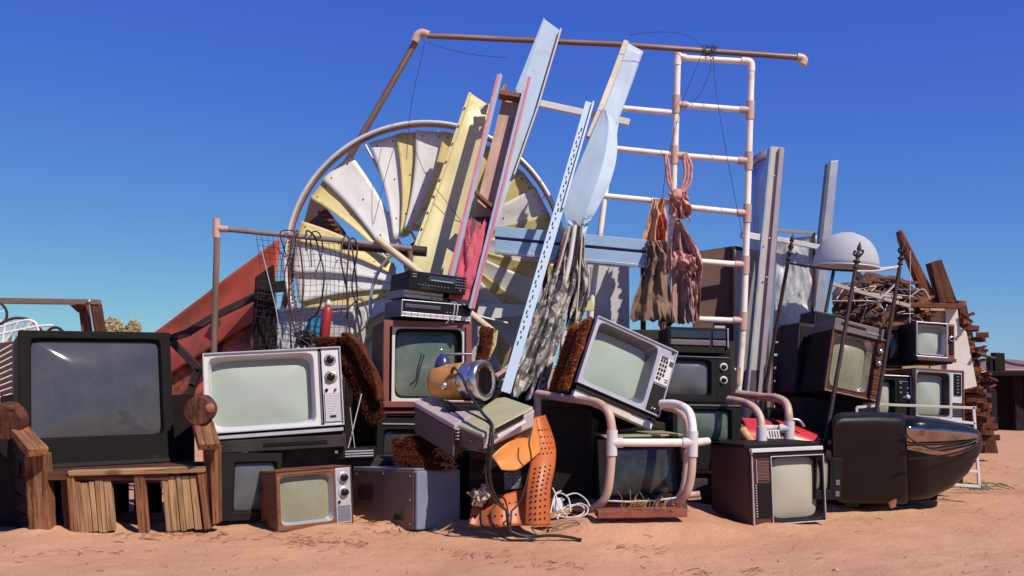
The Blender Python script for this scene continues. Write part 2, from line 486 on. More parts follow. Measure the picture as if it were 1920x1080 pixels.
shag_d = mat('dark_shag', (0.10, 0.028, 0.014), 0.95, var=0.5, scale=25, spec=0.1)
olive = mat('dusty_olive', (0.27, 0.26, 0.13), 0.7, var=0.12, dirt=(0.36, 0.25, 0.15), damt=0.3, dscale=5)
khaki = mat('sunned_beige_plastic', (0.38, 0.36, 0.21), 0.6, var=0.1, dirt=(0.25, 0.21, 0.13), damt=0.3, dscale=6)
mauve_pl = mat('mauve_beige_plastic', (0.36, 0.30, 0.29), 0.5, var=0.1, dirt=(0.2, 0.15, 0.13), damt=0.2)
grille_m = mat('grille_grey', (0.33, 0.32, 0.33), 0.5, var=0.08)
wire_b = mat('black_cable', (0.02, 0.017, 0.017), 0.5, var=0.3)
wire_br = mat('brown_cable', (0.07, 0.035, 0.03), 0.6, var=0.3)
wire_w = mat('white_cable', (0.55, 0.52, 0.5), 0.45, var=0.1)
pinkcloth = mat('pink_cloth', (0.50, 0.25, 0.22), 0.9, var=0.14, scale=9, bump=0.4, bscale=40)
peachcloth = mat('peach_cloth', (0.52, 0.27, 0.155), 0.9, var=0.12, scale=7, bump=0.4, bscale=40)
redcloth = mat('red_cloth', (0.5, 0.06, 0.03), 0.9, var=0.12)
mauvecloth = mat('dusty_rose_cloth', (0.34, 0.19, 0.17), 0.9, var=0.15, scale=6, dirt=(0.2, 0.1, 0.09), damt=0.2, bump=0.5, bscale=30)
browncloth = mat('brown_canvas', (0.22, 0.138, 0.095), 0.9, var=0.2, scale=6, dirt=(0.09, 0.045, 0.035), damt=0.3, bump=0.5, bscale=30)
stone_m = mat('pale_stone', (0.40, 0.27, 0.2), 0.9, var=0.2, bump=0.5, bscale=30)
shrub_m = mat('dry_shrub', (0.36, 0.31, 0.17), 0.9, var=0.35, scale=5)
shrub_d = mat('shrub_wood', (0.12, 0.08, 0.05), 0.9)
straw_m = mat('dry_straw', (0.40, 0.22, 0.10), 0.9, var=0.3, scale=3)
twig_m = mat('dark_twig', (0.30, 0.125, 0.065), 0.9, var=0.3, scale=3)
green_pl = mat('green_stalk', (0.10, 0.14, 0.06), 0.7, var=0.2)
hill_m = mat('hill_rock', (0.20, 0.12, 0.11), 1.0, var=0.15, scale=0.02)
scr_green = glass_screen('phosphor_green', (0.30, 0.375, 0.315), 0.14)
scr_white = glass_screen('phosphor_white', (0.33, 0.385, 0.335), 0.16)
scr_olive = glass_screen('phosphor_olive', (0.205, 0.21, 0.145), 0.15, 0.35)
scr_deep = glass_screen('phosphor_deep', (0.075, 0.115, 0.095), 0.1)
scr_grey = glass_screen('phosphor_slate', (0.075, 0.082, 0.10), 0.13, 0.12)
scr_big = glass_screen('phosphor_slate_clean', (0.052, 0.055, 0.066), 0.05, 0.07)
scr_dark = glass_screen('phosphor_dark', (0.022, 0.026, 0.028), 0.12, 0.12)
scr_taupe = glass_screen('phosphor_taupe', (0.37, 0.355, 0.29), 0.16, 0.25)
win_dark = mat('dark_window', (0.03, 0.035, 0.05), 0.1, var=0.2)
cyan_m = mat('cyan_plastic', (0.04, 0.27, 0.42), 0.4)

def camo():
    m = mat('camouflage_cloth', (0.44, 0.40, 0.37), 0.9, var=0.25, scale=8, dirt=(0.075, 0.07, 0.065), damt=0.46, dscale=11, bump=0.6, bscale=30)
    t = m.node_tree
    N, L = t.nodes, t.links
    b = N['Principled BSDF']
    src = b.inputs['Base Color'].links[0].from_socket
    mp = [n for n in N if n.type == 'MAPPING'][0]
    for sc, pos, col in ((14.0, 0.64, (0.25, 0.13, 0.10)), (10.5, 0.56, (0.19, 0.18, 0.165))):
        ad = N.new('ShaderNodeVectorMath'); ad.operation = 'ADD'; ad.inputs[1].default_value = (sc, 3 * sc, 0)
        L.new(mp.outputs[0], ad.inputs[0])
        nz = N.new('ShaderNodeTexNoise'); nz.inputs['Scale'].default_value = sc; nz.inputs['Detail'].default_value = 3
        L.new(ad.outputs[0], nz.inputs['Vector'])
        rp = N.new('ShaderNodeValToRGB')
        rp.color_ramp.elements[0].position = pos - 0.01; rp.color_ramp.elements[1].position = pos + 0.02
        L.new(nz.outputs['Fac'], rp.inputs['Fac'])
        mx = N.new('ShaderNodeMix'); mx.data_type = 'RGBA'
        L.new(rp.outputs['Color'], mx.inputs['Factor']); L.new(src, mx.inputs['A']); mx.inputs['B'].default_value = (*col, 1)
        src = mx.outputs['Result']
    L.new(src, b.inputs['Base Color'])
    return m
camo_m = camo()
r2_ = [n for n in camo_m.node_tree.nodes if n.type == 'VALTORGB'][1]
r2_.color_ramp.elements[0].position = 0.485; r2_.color_ramp.elements[1].position = 0.515
shag_lit = mat('sunlit_shag', (0.36, 0.115, 0.04), 0.95, var=0.5, scale=14, spec=0.05, dirt=(0.09, 0.03, 0.015), damt=0.4, dscale=12)  # shag brightened in colour where the sun would strike it
shade_black = mat('lifted_shade_black', (0.036, 0.029, 0.029), 0.8, var=0.3, dirt=(0.07, 0.05, 0.042), damt=0.3, dscale=4, spec=0.2)  # black lightened in colour to lift the deep shade
bezel_black = mat('bezel_black', (0.008, 0.0068, 0.007), 0.75, var=0.25, dirt=(0.03, 0.022, 0.017), damt=0.12, dscale=5, spec=0.12, rvar=0.05)

def frosted():
    m = bpy.data.materials.new('frosted_plastic')
    m.use_nodes = True
    b = m.node_tree.nodes['Principled BSDF']
    b.inputs['Base Color'].default_value = (0.60, 0.62, 0.65, 1)
    b.inputs['Transmission Weight'].default_value = 0.45
    b.inputs['IOR'].default_value = 1.15
    b.inputs['Roughness'].default_value = 0.6
    b.inputs['Subsurface Weight'].default_value = 0.4
    b.inputs['Subsurface Radius'].default_value = (0.1, 0.1, 0.1)
    return m
dome_m = frosted()

def crackle():
    m = bpy.data.materials.new('crazed_glass')
    m.use_nodes = True
    t = m.node_tree
    N, L = t.nodes, t.links
    b = N['Principled BSDF']
    at = N.new('ShaderNodeAttribute'); at.attribute_name = 'grain'
    mp = N.new('ShaderNodeMapping'); mp.inputs['Scale'].default_value = (6, 6, 2.2)
    L.new(at.outputs['Vector'], mp.inputs['Vector'])
    nz = N.new('ShaderNodeTexNoise'); nz.inputs['Scale'].default_value = 2.0; nz.inputs['Detail'].default_value = 10; nz.inputs['Roughness'].default_value = 0.75; nz.inputs['Distortion'].default_value = 1.2
    L.new(mp.outputs[0], nz.inputs['Vector'])
    rp = N.new('ShaderNodeValToRGB')
    rp.color_ramp.elements[0].position = 0.36; rp.color_ramp.elements[0].color = (0.30, 0.34, 0.38, 1)
    rp.color_ramp.elements[1].position = 0.66; rp.color_ramp.elements[1].color = (0.72, 0.72, 0.70, 1)
    L.new(nz.outputs['Fac'], rp.inputs['Fac'])
    L.new(rp.outputs['Color'], b.inputs['Base Color'])
    b.inputs['Roughness'].default_value = 0.4
    mr = N.new('ShaderNodeMapRange'); mr.inputs['From Min'].default_value = 0.35; mr.inputs['From Max'].default_value = 0.62
    mr.inputs['To Min'].default_value = 0.65; mr.inputs['To Max'].default_value = 0.96
    L.new(nz.outputs['Fac'], mr.inputs['Value'])
    L.new(mr.outputs[0], b.inputs['Alpha'])
    bp = N.new('ShaderNodeBump'); bp.inputs['Strength'].default_value = 0.7; bp.inputs['Distance'].default_value = 0.01
    L.new(nz.outputs['Fac'], bp.inputs['Height']); L.new(bp.outputs[0], b.inputs['Normal'])
    return m
crackle_m = crackle()

def sand_mat():
    m = bpy.data.materials.new('desert_sand')
    m.use_nodes = True
    t = m.node_tree
    N, L = t.nodes, t.links
    b = N['Principled BSDF']
    at = N.new('ShaderNodeAttribute'); at.attribute_name = 'grain'
    def nzz(scale, det, rough=0.6):
        n = N.new('ShaderNodeTexNoise'); n.inputs['Scale'].default_value = scale; n.inputs['Detail'].default_value = det; n.inputs['Roughness'].default_value = rough
        L.new(at.outputs['Vector'], n.inputs['Vector']); return n
    a = nzz(1.1, 6)
    rp = N.new('ShaderNodeValToRGB')
    rp.color_ramp.elements[0].position = 0.3; rp.color_ramp.elements[0].color = (0.49, 0.262, 0.15, 1)
    rp.color_ramp.elements[1].position = 0.7; rp.color_ramp.elements[1].color = (0.62, 0.35, 0.208, 1)
    L.new(a.outputs['Fac'], rp.inputs['Fac'])
    g = nzz(190, 3)
    r2 = N.new('ShaderNodeValToRGB')
    r2.color_ramp.elements[0].position = 0.3; r2.color_ramp.elements[0].color = (0.72, 0.68, 0.66, 1)
    r2.color_ramp.elements[1].position = 0.7; r2.color_ramp.elements[1].color = (1.12, 1.12, 1.12, 1)
    L.new(g.outputs['Fac'], r2.inputs['Fac'])
    mx = N.new('ShaderNodeMix'); mx.data_type = 'RGBA'; mx.blend_type = 'MULTIPLY'; mx.inputs['Factor'].default_value = 1
    L.new(rp.outputs['Color'], mx.inputs['A']); L.new(r2.outputs['Color'], mx.inputs['B'])
    s2 = nzz(34, 8, 0.75)
    r3 = N.new('ShaderNodeValToRGB')
    r3.color_ramp.elements[0].position = 0.63; r3.color_ramp.elements[0].color = (0, 0, 0, 1)
    r3.color_ramp.elements[1].position = 0.72; r3.color_ramp.elements[1].color = (0.55, 0.55, 0.55, 1)
    L.new(s2.outputs['Fac'], r3.inputs['Fac'])
    m2 = N.new('ShaderNodeMix'); m2.data_type = 'RGBA'
    L.new(r3.outputs['Color'], m2.inputs['Factor']); L.new(mx.outputs['Result'], m2.inputs['A']); m2.inputs['B'].default_value = (0.22, 0.085, 0.05, 1)
    L.new(m2.outputs['Result'], b.inputs['Base Color'])
    b.inputs['Roughness'].default_value = 0.95
    b.inputs['Specular IOR Level'].default_value = 0.1
    f = nzz(22, 8, 0.7)
    bp = N.new('ShaderNodeBump'); bp.inputs['Strength'].default_value = 0.55; bp.inputs['Distance'].default_value = 0.025
    L.new(f.outputs['Fac'], bp.inputs['Height']); L.new(bp.outputs[0], b.inputs['Normal'])
    return m
sand = sand_mat()
# ---------------------------------------------------------------- the setting: ground, far hills
MOUNDS = []      # (x, y, radius, height), heaped sand against the things that stand on it
def mound(px, py, r, h):
    p = G(px, py)
    MOUNDS.append((p.x, p.y, r, h))
for a in ((70, 996, .22, .05), (215, 990, .2, .05), (330, 985, .15, .04), (450, 972, .28, .06), (600, 985, .22, .03), (690, 968, .22, .06),
          (735, 985, .16, .035), (830, 985, .14, .035), (900, 985, .25, .04), (1080, 970, .22, .05), (1200, 966, .3, .03), (1340, 965, .2, .04),
          (1450, 985, .2, .03), (1560, 955, .2, .05), (1660, 950, .2, .03)):
    mound(*a)
def gh(x, y):
    far = max(0.0, 1 - max(y - 14, 0) / 20) * max(0.0, 1 - max(abs(x) - 9, 0) / 10)
    z = 0.035 * noise.noise((x * 0.7, y * 0.7, 3.1)) + 0.018 * noise.noise((x * 2.6, y * 2.6, 7.7)) + 0.006 * noise.noise((x * 8, y * 8, 1.7)) + 0.004 * noise.noise((x * 19, y * 19, 4.7))
    z *= far
    for mx, my, r, h in MOUNDS:
        d2 = ((x - mx) ** 2 + ((y - my) * 1.6) ** 2) / (r * r)
        if d2 < 4: z += h * math.exp(-d2 * 1.3)
    # sand drifted up round the middle of the heap
    def sm(t): t = min(max(t, 0), 1); return t * t * (3 - 2 * t)
    z += 0.08 * sm((x - .12) / .3) * sm((1.35 - x) / .35) * sm((y - 5.42) / .28) * sm((8 - y) / 1.0)
    return z - 0.012
def axis(lo, hi, step, far_lo, far_hi):
    a = []
    x = lo
    while x <= hi + 1e-6:
        a.append(x); x += step
    s, x = step, hi
    while x < far_hi:
        s *= 1.28; x += s; a.append(x)
    s, x = step, lo
    while x > far_lo:
        s *= 1.28; x -= s; a.insert(0, x)
    return a
xs = axis(-3.6, 4.6, 0.024, -1500, 1500)
ys = axis(3.9, 8.0, 0.024, -40, 2500)
mb = MB()
vs = [Vector((x, y, gh(x, y))) for y in ys for x in xs]
nx = len(xs)
fs = [(j * nx + i, j * nx + i + 1, (j + 1) * nx + i + 1, (j + 1) * nx + i) for j in range(len(ys) - 1) for i in range(nx - 1)]
mb.add(vs, fs, True, [v.copy() for v in vs])
def plain(mb, name, m):     # a mesh left at the world's origin
    me = bpy.data.meshes.new(name)
    me.from_pydata([tuple(p) for p in mb.v], [], mb.f)
    at = me.attributes.new('grain', 'FLOAT_VECTOR', 'POINT')
    at.data.foreach_set('vector', [c for p in mb.g for c in p])
    me.polygons.foreach_set('use_smooth', mb.sm)
    me.materials.append(m)
    o = bpy.data.objects.new(name, me); C.objects.link(o)
    return o
setting(plain(mb, 'ground', sand))

mb = MB()
def hill(u, v):
    x = -900 + 1900 * u
    d = 1100 + 260 * v
    h = 13 + 9 * noise.noise((x * 0.006, 2.2, 0)) + 5 * noise.noise((x * 0.02, 5, 0))
    h *= max(0.15, min(1, (x - 150) / 250)) if x > 150 else 0.15
    return (x, d, -1 + h * math.sin(math.pi * min(v * 0.9 + 0.0, 1)))
mb.grid(hill, 160, 10)
setting(plain(mb, 'hills', hill_m))

# loose straw, twigs and pebbles nobody could count
mb = MB()
for i in range(430):
    x, y = rnd.uniform(-3.2, 4.2), 4.1 + 2.9 * rnd.random() ** 1.4
    # cluster
    if noise.noise((x * 1.3, y * 1.9, 9.1)) < -0.05 and rnd.random() < .85: continue
    a = rnd.uniform(-0.9, 0.9) if rnd.random() < .7 else rnd.uniform(0, 3.14)
    l = rnd.uniform(0.008, 0.05)
    z = gh(x, y)
    p = Vector((x, y, z + 0.003))
    q = p + Vector((math.cos(a) * l, math.sin(a) * l, rnd.uniform(0, 0.008)))
    mid = (p + q) / 2 + Vector((rnd.uniform(-.004, .004), rnd.uniform(-.004, .004), rnd.uniform(0, .006)))
    mb.tube([p, mid, q], rnd.uniform(.0007, .0018), 4, caps=False)
for (px, py, n, sp) in ((600, 1018, 60, 60), (370, 1003, 50, 45), (560, 1008, 30, 40), (280, 1005, 30, 40), (1330, 1060, 30, 60), (700, 992, 40, 50), (880, 1030, 25, 40), (1180, 1020, 20, 40), (1800, 880, 70, 120), (1850, 905, 50, 110), (150, 1030, 25, 60), (1020, 1050, 25, 60)):
    for i in range(int(n * .75)):
        q0 = G(px + rnd.gauss(0, sp), min(py + rnd.gauss(0, 5), 1078))
        a = rnd.uniform(-.5, .5) if rnd.random() < .75 else rnd.uniform(0, 3.1)
        l = rnd.uniform(.01, .07)
        p = Vector((q0.x, q0.y, gh(q0.x, q0.y) + .004))
        q = p + Vector((math.cos(a) * l, math.sin(a) * l, 0)); q.z = gh(q.x, q.y) + rnd.uniform(.002, .012)
        mid = (p + q) / 2 + Vector((0, rnd.uniform(-.008, .008), rnd.uniform(0, .008)))
        mb.tube([p, mid, q], rnd.uniform(.001, .0028), 4, caps=False)
o = plain(mb, 'straw_litter', twig_m); setting(o, 'stuff')
mb = MB()
for i in range(420):
    x, y = rnd.uniform(-3.2, 4.6), 4.1 + 3.5 * rnd.random() ** 1.3
    r = rnd.uniform(.003, .011) * (1 if rnd.random() < .93 else 1.7)
    vs = []
    for (sx, sy, sz) in ((1, 0, 0), (0, 1, 0), (-1, 0, 0), (0, -1, 0), (0, 0, .7), (0, 0, -.5)):
        vs.append(Vector((x + sx * r * rnd.uniform(.7, 1.3), y + sy * r * rnd.uniform(.7, 1.3), gh(x, y) + sz * r)))
    mb.add(vs, [(0, 1, 4), (1, 2, 4), (2, 3, 4), (3, 0, 4), (1, 0, 5), (2, 1, 5), (3, 2, 5), (0, 3, 5)], True)
o = plain(mb, 'pebbles', stone_m); setting(o, 'stuff')

# ---------------------------------------------------------------- television kit
def face(TL, TR, BR, BL, Y, yaw, tilt):
    yw, tl = R(yaw), R(tilt)
    n = Vector((math.sin(yw) * math.cos(tl), -math.cos(yw) * math.cos(tl), math.sin(tl)))
    p0 = P(BL[0], BL[1], Y)
    o = Vector((0, 0, CAMH))
    def hit(q):
        d = ray(*q)
        return o + d * ((p0 - o).dot(n) / d.dot(n))
    a, b, c, d = hit(TL), hit(TR), hit(BR), hit(BL)
    X = ((b - a) + (c - d)); X -= n * X.dot(n); X.normalize()
    Yv = -n
    Z = X.cross(Yv)
    cen = (a + b + c + d) / 4
    w_ = ((b - a).dot(X) + (c - d).dot(X)) / 2
    h_ = ((a - d).dot(Z) + (b - c).dot(Z)) / 2
    org = cen - Z * h_ / 2
    M = Matrix((X, Yv, Z)).transposed().to_4x4()
    M.translation = org
    return M, w_, h_

def ringpts(n_side):
    pts = []
    for k in range(n_side):
        t = -1 + 2 * k / n_side
        pts.append((t, 1))
    for k in range(n_side):
        t = 1 - 2 * k / n_side
        pts.append((1, t))
    for k in range(n_side):
        t = 1 - 2 * k / n_side
        pts.append((t, -1))
    for k in range(n_side):
        t = -1 + 2 * k / n_side
        pts.append((-1, t))
    return pts
RP = ringpts(14)
def super_r(qx, qy, n):
    return 1.0 / ((abs(qx) ** n + abs(qy) ** n) ** (1.0 / n))

def crt(root, w_, h_, sec, opn, m_bez, m_scr, recess=0.04, inset=0.018, n=9, bulge=0.022, out=0.0, m_wall=None, sec_back=0.03):
    """front plate of the picture section with a hooded opening, and the bulged picture tube behind it (local coordinates)"""
    X = lambda u: -w_ / 2 + u * w_
    Z = lambda v: v * h_
    sx0, sx1, sz0, sz1 = X(sec[0]), X(sec[1]), Z(sec[2]), Z(sec[3])
    ox0, ox1, oz0, oz1 = X(opn[0]), X(opn[1]), Z(opn[2]), Z(opn[3])
    cx, cz, a, b = (ox0 + ox1) / 2, (oz0 + oz1) / 2, (ox1 - ox0) / 2, (oz1 - oz0) / 2
    L0 = [Vector(((sx0 + sx1) / 2 + q[0] * (sx1 - sx0) / 2, out, (sz0 + sz1) / 2 + q[1] * (sz1 - sz0) / 2)) for q in RP]
    Lb = [p + Vector((0, sec_back - out, 0)) for p in L0]
    def loop(a_, b_, y, nn):
        r = []
        for q in RP:
            s_ = super_r(q[0], q[1], nn)
            r.append(Vector((cx + q[0] * s_ * a_, y, cz + q[1] * s_ * b_)))
        return r
    N = len(RP)
    m = MB()
    def strip(A, B, smooth=False):
        m.add(A + B, [(i, (i + 1) % N, N + (i + 1) % N, N + i) for i in range(N)], smooth, [p.copy() for p in A + B])
    m.cur = 0
    strip(L0, Lb)
    L1 = loop(a, b, out, n * 1.6)
    strip(L1, L0)
    L1b = loop(a - 0.004, b - 0.004, out + 0.004, n * 1.6)
    strip(L1b, L1)
    m.cur = 1 if m_wall else 0
    L2 = loop(a - inset, b - inset, recess, n)
    strip(L2, L1b)
    bz = m.build('bezel', [m_bez, m_wall] if m_wall else m_bez, root, True)
    m = MB()
    vs, fs = [Vector((cx, recess - bulge + .003, cz))], []
    K = 12
    for k in range(1, K + 1):
        rho = k / K
        for q in RP:
            s_ = super_r(q[0], q[1], 2 + (n - 2) * rho ** 1.5)
            vs.append(Vector((cx + q[0] * s_ * (a - inset + .004) * rho, recess + .003 - bulge * (1 - rho ** 2), cz + q[1] * s_ * (b - inset + .004) * rho)))
    for i in range(N):
        fs.append((0, 1 + (i + 1) % N, 1 + i))
    for k in range(K - 1):
        o = 1 + k * N
        for i in range(N):
            fs.append((o + i, o + (i + 1) % N, o + N + (i + 1) % N, o + N + i))
    rr = Vector((rnd.uniform(-5, 5), 0, rnd.uniform(-5, 5)))
    m.add(vs, fs, True, [p + rr for p in vs])
    m.build('screen', m_scr, root, True)
    return bz

def shell(root, secs, m_, name='cabinet', bevel=0.012, solidfront=True):
    m = MB()
    loops = []
    for (y, x0, x1, z0, z1) in secs:
        loops.append([Vector((x0, y, z0)), Vector((x1, y, z0)), Vector((x1, y, z1)), Vector((x0, y, z1))])
    vs = [p for l in loops for p in l]
    fs = []
    for k in range(len(loops) - 1):
        o = k * 4
        for i in range(4):
            j = (i + 1) % 4
            fs.append((o + i, o + 4 + i, o + 4 + j, o + j))
    if secs[0][0] < .028: fs.append((0, 1, 2, 3))
    e = 4 * (len(loops) - 1)
    fs.append((e + 3, e + 2, e + 1, e))
    off = Vector((rnd.uniform(-9, 9), rnd.uniform(-9, 9), rnd.uniform(-9, 9)))
    m.add(vs, fs, False, [Vector((p.y, p.x, p.z)) + off for p in vs])
    return m.build(name, m_, root, True, bevel)

def box_secs(w_, h_, d, y0=0.03, back=None):
    s_ = [(y0, -w_ / 2, w_ / 2, 0, h_)]
    if back is None:
        s_.append((d, -w_ / 2, w_ / 2, 0, h_))
    else:
        yb, f = back
        s_.append((yb, -w_ / 2, w_ / 2, 0, h_))
        s_.append((d, -w_ / 2 * f, w_ / 2 * f, h_ * (1 - f) * .3, h_ * (f + (1 - f) * .4)))
    return s_

NY = Matrix.Rotation(R(90), 4, 'X')     # local +Z of a lathe towards -Y (out of the face)
def knob(root, x, z, r, y=0.0, m_=None, ring=None, d=0.022, name='knob', grip=True):
    mb_ = MB()
    M = Matrix.Translation((x, y, z)) @ NY
    mb_.cur = 0
    if ring:
        mb_.lathe([(r, -.002), (r, .004), (r * .93, .006), (r * .6, .006)], M, 28)
        mb_.cur = 1
        mb_.lathe([(r * .62, .004), (r * .6, d), (r * .5, d + .003)], M, 24)
    else:
        mb_.lathe([(r, -.002), (r * .97, d * .5), (r * .7, d * .6), (r * .66, d), (r * .55, d + .002)], M, 28)
    if grip:
        mb_.box((x, y - d - .004, z), (r * 1.1, .01, r * .28))
    return mb_.build(name, [ring, m_] if ring else m_, root, True)
def panel_box(root, x0, x1, z0, z1, m_, name='control_panel', y=0.0, d=0.03, bevel=.003):
    mb_ = MB()
    mb_.box(((x0 + x1) / 2, y + d / 2, (z0 + z1) / 2), (x1 - x0, d, z1 - z0))
    return mb_.build(name, m_, root, True, bevel)
def slats(root, x0, x1, z0, z1, nslat, m_, y=-.001, name='speaker_grille', d=.005, fill=.55, vertical=False, parent=None):
    mb_ = MB()
    for k in range(nslat):
        t = (k + .5) / nslat
        if vertical:
            mb_.box((x0 + (x1 - x0) * t, y, (z0 + z1) / 2), ((x1 - x0) / nslat * fill, d, z1 - z0))
        else:
            mb_.box(((x0 + x1) / 2, y, z0 + (z1 - z0) * t), (x1 - x0, d, (z1 - z0) / nslat * fill))
    return mb_.build(name, m_, parent or root, True)
def trim_rect(root, x0, x1, z0, z1, t, m_, y=-.003, d=.008, name='trim'):
    mb_ = MB()
    mb_.box(((x0 + x1) / 2, y, z1 - t / 2), (x1 - x0, d, t))
    mb_.box(((x0 + x1) / 2, y, z0 + t / 2), (x1 - x0, d, t))
    mb_.box((x0 + t / 2, y, (z0 + z1) / 2), (t, d, z1 - z0 - 2 * t))
    mb_.box((x1 - t / 2, y, (z0 + z1) / 2), (t, d, z1 - z0 - 2 * t))
    return mb_.build(name, m_, root, True, .0015)
def buttons(root, pts, sx, sz, m_, y=-.002, d=.006, name='button'):
    for x, z in pts:
        mb_ = MB()
        mb_.box((x, y, z), (sx, d, sz))
        mb_.build(name, m_, root, True, .0008)

def shag(mb_, fn, n, ln, wd, lift=1.0):
    """many short tufts standing on the surface fn(u,v)->(point, normal)"""
    for i in range(n):
        p, nr = fn(rnd.random(), rnd.random())
        p = Vector(p); nr = Vector(nr).normalized()
        l = ln * rnd.uniform(.5, 1.3)
        d = (nr * lift + Vector((rnd.uniform(-.7, .7), rnd.uniform(-.7, .7), rnd.uniform(-1.0, .35)))).normalized()
        s_ = d.orthogonal().normalized()
        s_.rotate(Matrix.Rotation(rnd.uniform(0, 6.28), 3, d))
        q = p + d * l
        c = Vector((rnd.uniform(-9, 9), rnd.uniform(-9, 9), 0)) * .05 + p
        mb_.add([p - s_ * wd, p + s_ * wd, q + s_ * wd * .4 + Vector((0, 0, -l * .25)), q - s_ * wd * .4 + Vector((0, 0, -l * .25))], [(0, 1, 2, 3)], False, [c] * 4)

def cloth(mb_, Lp, Rp, nu=22, nv=30, amp=0.02, nf=4.0, sag=0.0, rag=0.0, seed=0.0, bulge=0.0, fine=0.0, power=1.0, crumple=0.0):
    Lp, Rp = spline(Lp, 6) if len(Lp) > 2 else Lp, spline(Rp, 6) if len(Rp) > 2 else Rp
    def fn(u, v):
        vv = v
        if rag: vv = v * (1 - rag * abs(noise.noise((u * 6 + seed, seed, 1.3))) * v)
        a, b = interp(Lp, vv), interp(Rp, vv)
        p = a.lerp(b, u)
        f = amp * math.sin(u * nf * 6.283 + 1.6 * noise.noise((v * 2, seed, 0.3)) * 2) * (0.35 + 0.65 * v ** power)
        f += amp * 1.2 * noise.noise((u * 3 + seed, v * 3, seed))
        if fine: f += fine * noise.noise((u * 11 + seed, v * 5, seed + 4)) + fine * .45 * abs(noise.noise((u * 19 + seed, v * 9, seed + 2)))
        p.y += f - bulge * math.sin(math.pi * u) * math.sin(math.pi * v)
        if crumple:
            p.x += crumple * noise.noise((u * 4 + seed, v * 5, 8.8))
            p.z += crumple * noise.noise((u * 4 + seed, v * 5, 2.8))
        p.z -= sag * math.sin(math.pi * u) * v
        return p
    mb_.grid(fn, nu, nv)
# ---------------------------------------------------------------- televisions
TVG = 'discarded television sets'
BIG_YAW, BIG_TILT = 34.3, 13
# large black set enthroned in the timber armchair
M, W, H = face((17, 618), (311, 624), (336, 870), (56, 887), 5.82, BIG_YAW, BIG_TILT)
t = thing('television', 'huge black television with slate grey glass, sun glinting in it, seated in the timber armchair', 'television', M=M, group=TVG)
shell(t, [(.05, -W/2, W/2, 0, H), (.2, -W/2, W/2, 0, H), (.26, -W/2*.93, W/2*.93, .03, H*.96), (.58, -W/2*.5, W/2*.5, .1, H*.72)], black, bevel=.02)
crt(t, W, H, (0, 1, 0.0, 1), (.065, .935, .225, .95), bezel_black, scr_big, .035, .012, 24, .05, sec_back=.05)
mb = MB(); mb.box((0, -.004, H*.035), (W*.94, .012, H*.03)); mb.build('base_strip', black, t, True, .004)
mb = MB(); mb.box((W*.0, .0015, H*.13), (W*.5, .004, H*.06)); mb.build('control_flap', bezel_black, t, True, .002)

# white and silver portable with two dials
M, W, H = face((378, 662), (636, 651), (648, 808), (386, 829), 5.92, 14, 8)
t = thing('television', 'white and silver television with two channel dials, standing on flat black boxes', 'television', M=M, group=TVG)
shell(t, box_secs(W, H, .42, .03, (.2, .75)), black, bevel=.01)
crt(t, W, H, (.01, .83, .085, .985), (.03, .80, .115, .955), white_pl, scr_white, .085, .022, 9, .045, m_wall=white_pl, sec_back=.04)
trim_rect(t, -W/2, W/2, .078*H, H, .008, silver, -.006, .016)
mb = MB(); mb.box((0, .012, H*.035), (W*.985, .02, H*.045)); mb.build('base_strip', silver, t, True, .003)
mb = MB(); mb.box((0, .03, H*.01), (W*.97, .03, H*.04)); mb.build('plinth', black, t, True, .003)
panel_box(t, W*.355, W*.488, H*.09, H*.98, white_pl)
mb = MB(); mb.box((W*.3385, .0, H*.53), (W*.012, .012, H*.84)); mb.build('trim', silver_dark, t, True, .002)
x = W*.42
o = knob(t, x, H*.85, .036, -.001, black_gloss, silver_dark, .02, 'channel_dial')
mb = MB()
for k in range(14):
    a = k / 14 * 6.283
    mb.box((x + .029*math.cos(a), -.009, H*.85 + .029*math.sin(a)), (.0055, .004, .0055))
mb.build('dial_number', white_pl, o, True)
o['label'] = 'black dial ringed with small white numbers'
knob(t, x, H*.645, .038, -.001, black_gloss, mat('gold_ring', (.32, .27, .14), .35, .5), .026, 'channel_dial')['label'] = 'black dial on a gold ring'
knob(t, x - .03, H*.495, .010, -.001, black, None, .012, 'control_knob', False)
knob(t, x + .022, H*.495, .008, -.001, mat('red_button', (.25, .05, .05), .4), None, .014, 'control_knob', False)
g = panel_box(t, W*.362, W*.480, H*.115, H*.455, silver_dark, 'speaker_grille', -.004, .006, .002)
slats(t, W*.365, W*.477, H*.125, H*.45, 17, white_pl, -.006, 'grille_slat', .004, .6, False, g)
slats(t, W*.365, W*.477, H*.125, H*.45, 13, white_pl, -.0075, 'grille_slat', .004, .5, True, g)
mb = MB(); mb.box((x, -.011, H*.185), (.035, .004, .012)); mb.build('badge', black, g, True)

# small brown set in the sand
M, W, H = face((521, 886), (662, 869), (658, 985), (514, 996), Yg(996), 31, 4)
t = thing('television', 'small brown wood grain television half sunk in the sand with two metal knobs', 'television', M=M, group=TVG)
shell(t, box_secs(W, H, .40, .03), brownwood, bevel=.012)
crt(t, W, H, (.0, .775, .0, 1), (.05, .765, .075, .93), brownwood, scr_olive, .055, .017, 7, .025, m_wall=silver)
panel_box(t, W*.282, W*.492, H*.03, H*.97, silver, d=.028)
trim_rect(t, -W/2, W/2, 0, H, .006, walnut, -.002, .01)
x = W*.39
knob(t, x, H*.80, .034, 0, black_gloss, silver, .024, 'channel_knob')
knob(t, x, H*.55, .034, 0, black_gloss, silver, .024, 'channel_knob')
knob(t, x - .03, H*.39, .008, 0, black, None, .014, 'control_knob', False)
slats(t, W*.3, W*.47, H*.06, H*.33, 11, silver_dark, -.001, 'speaker_grille', .004, .5)

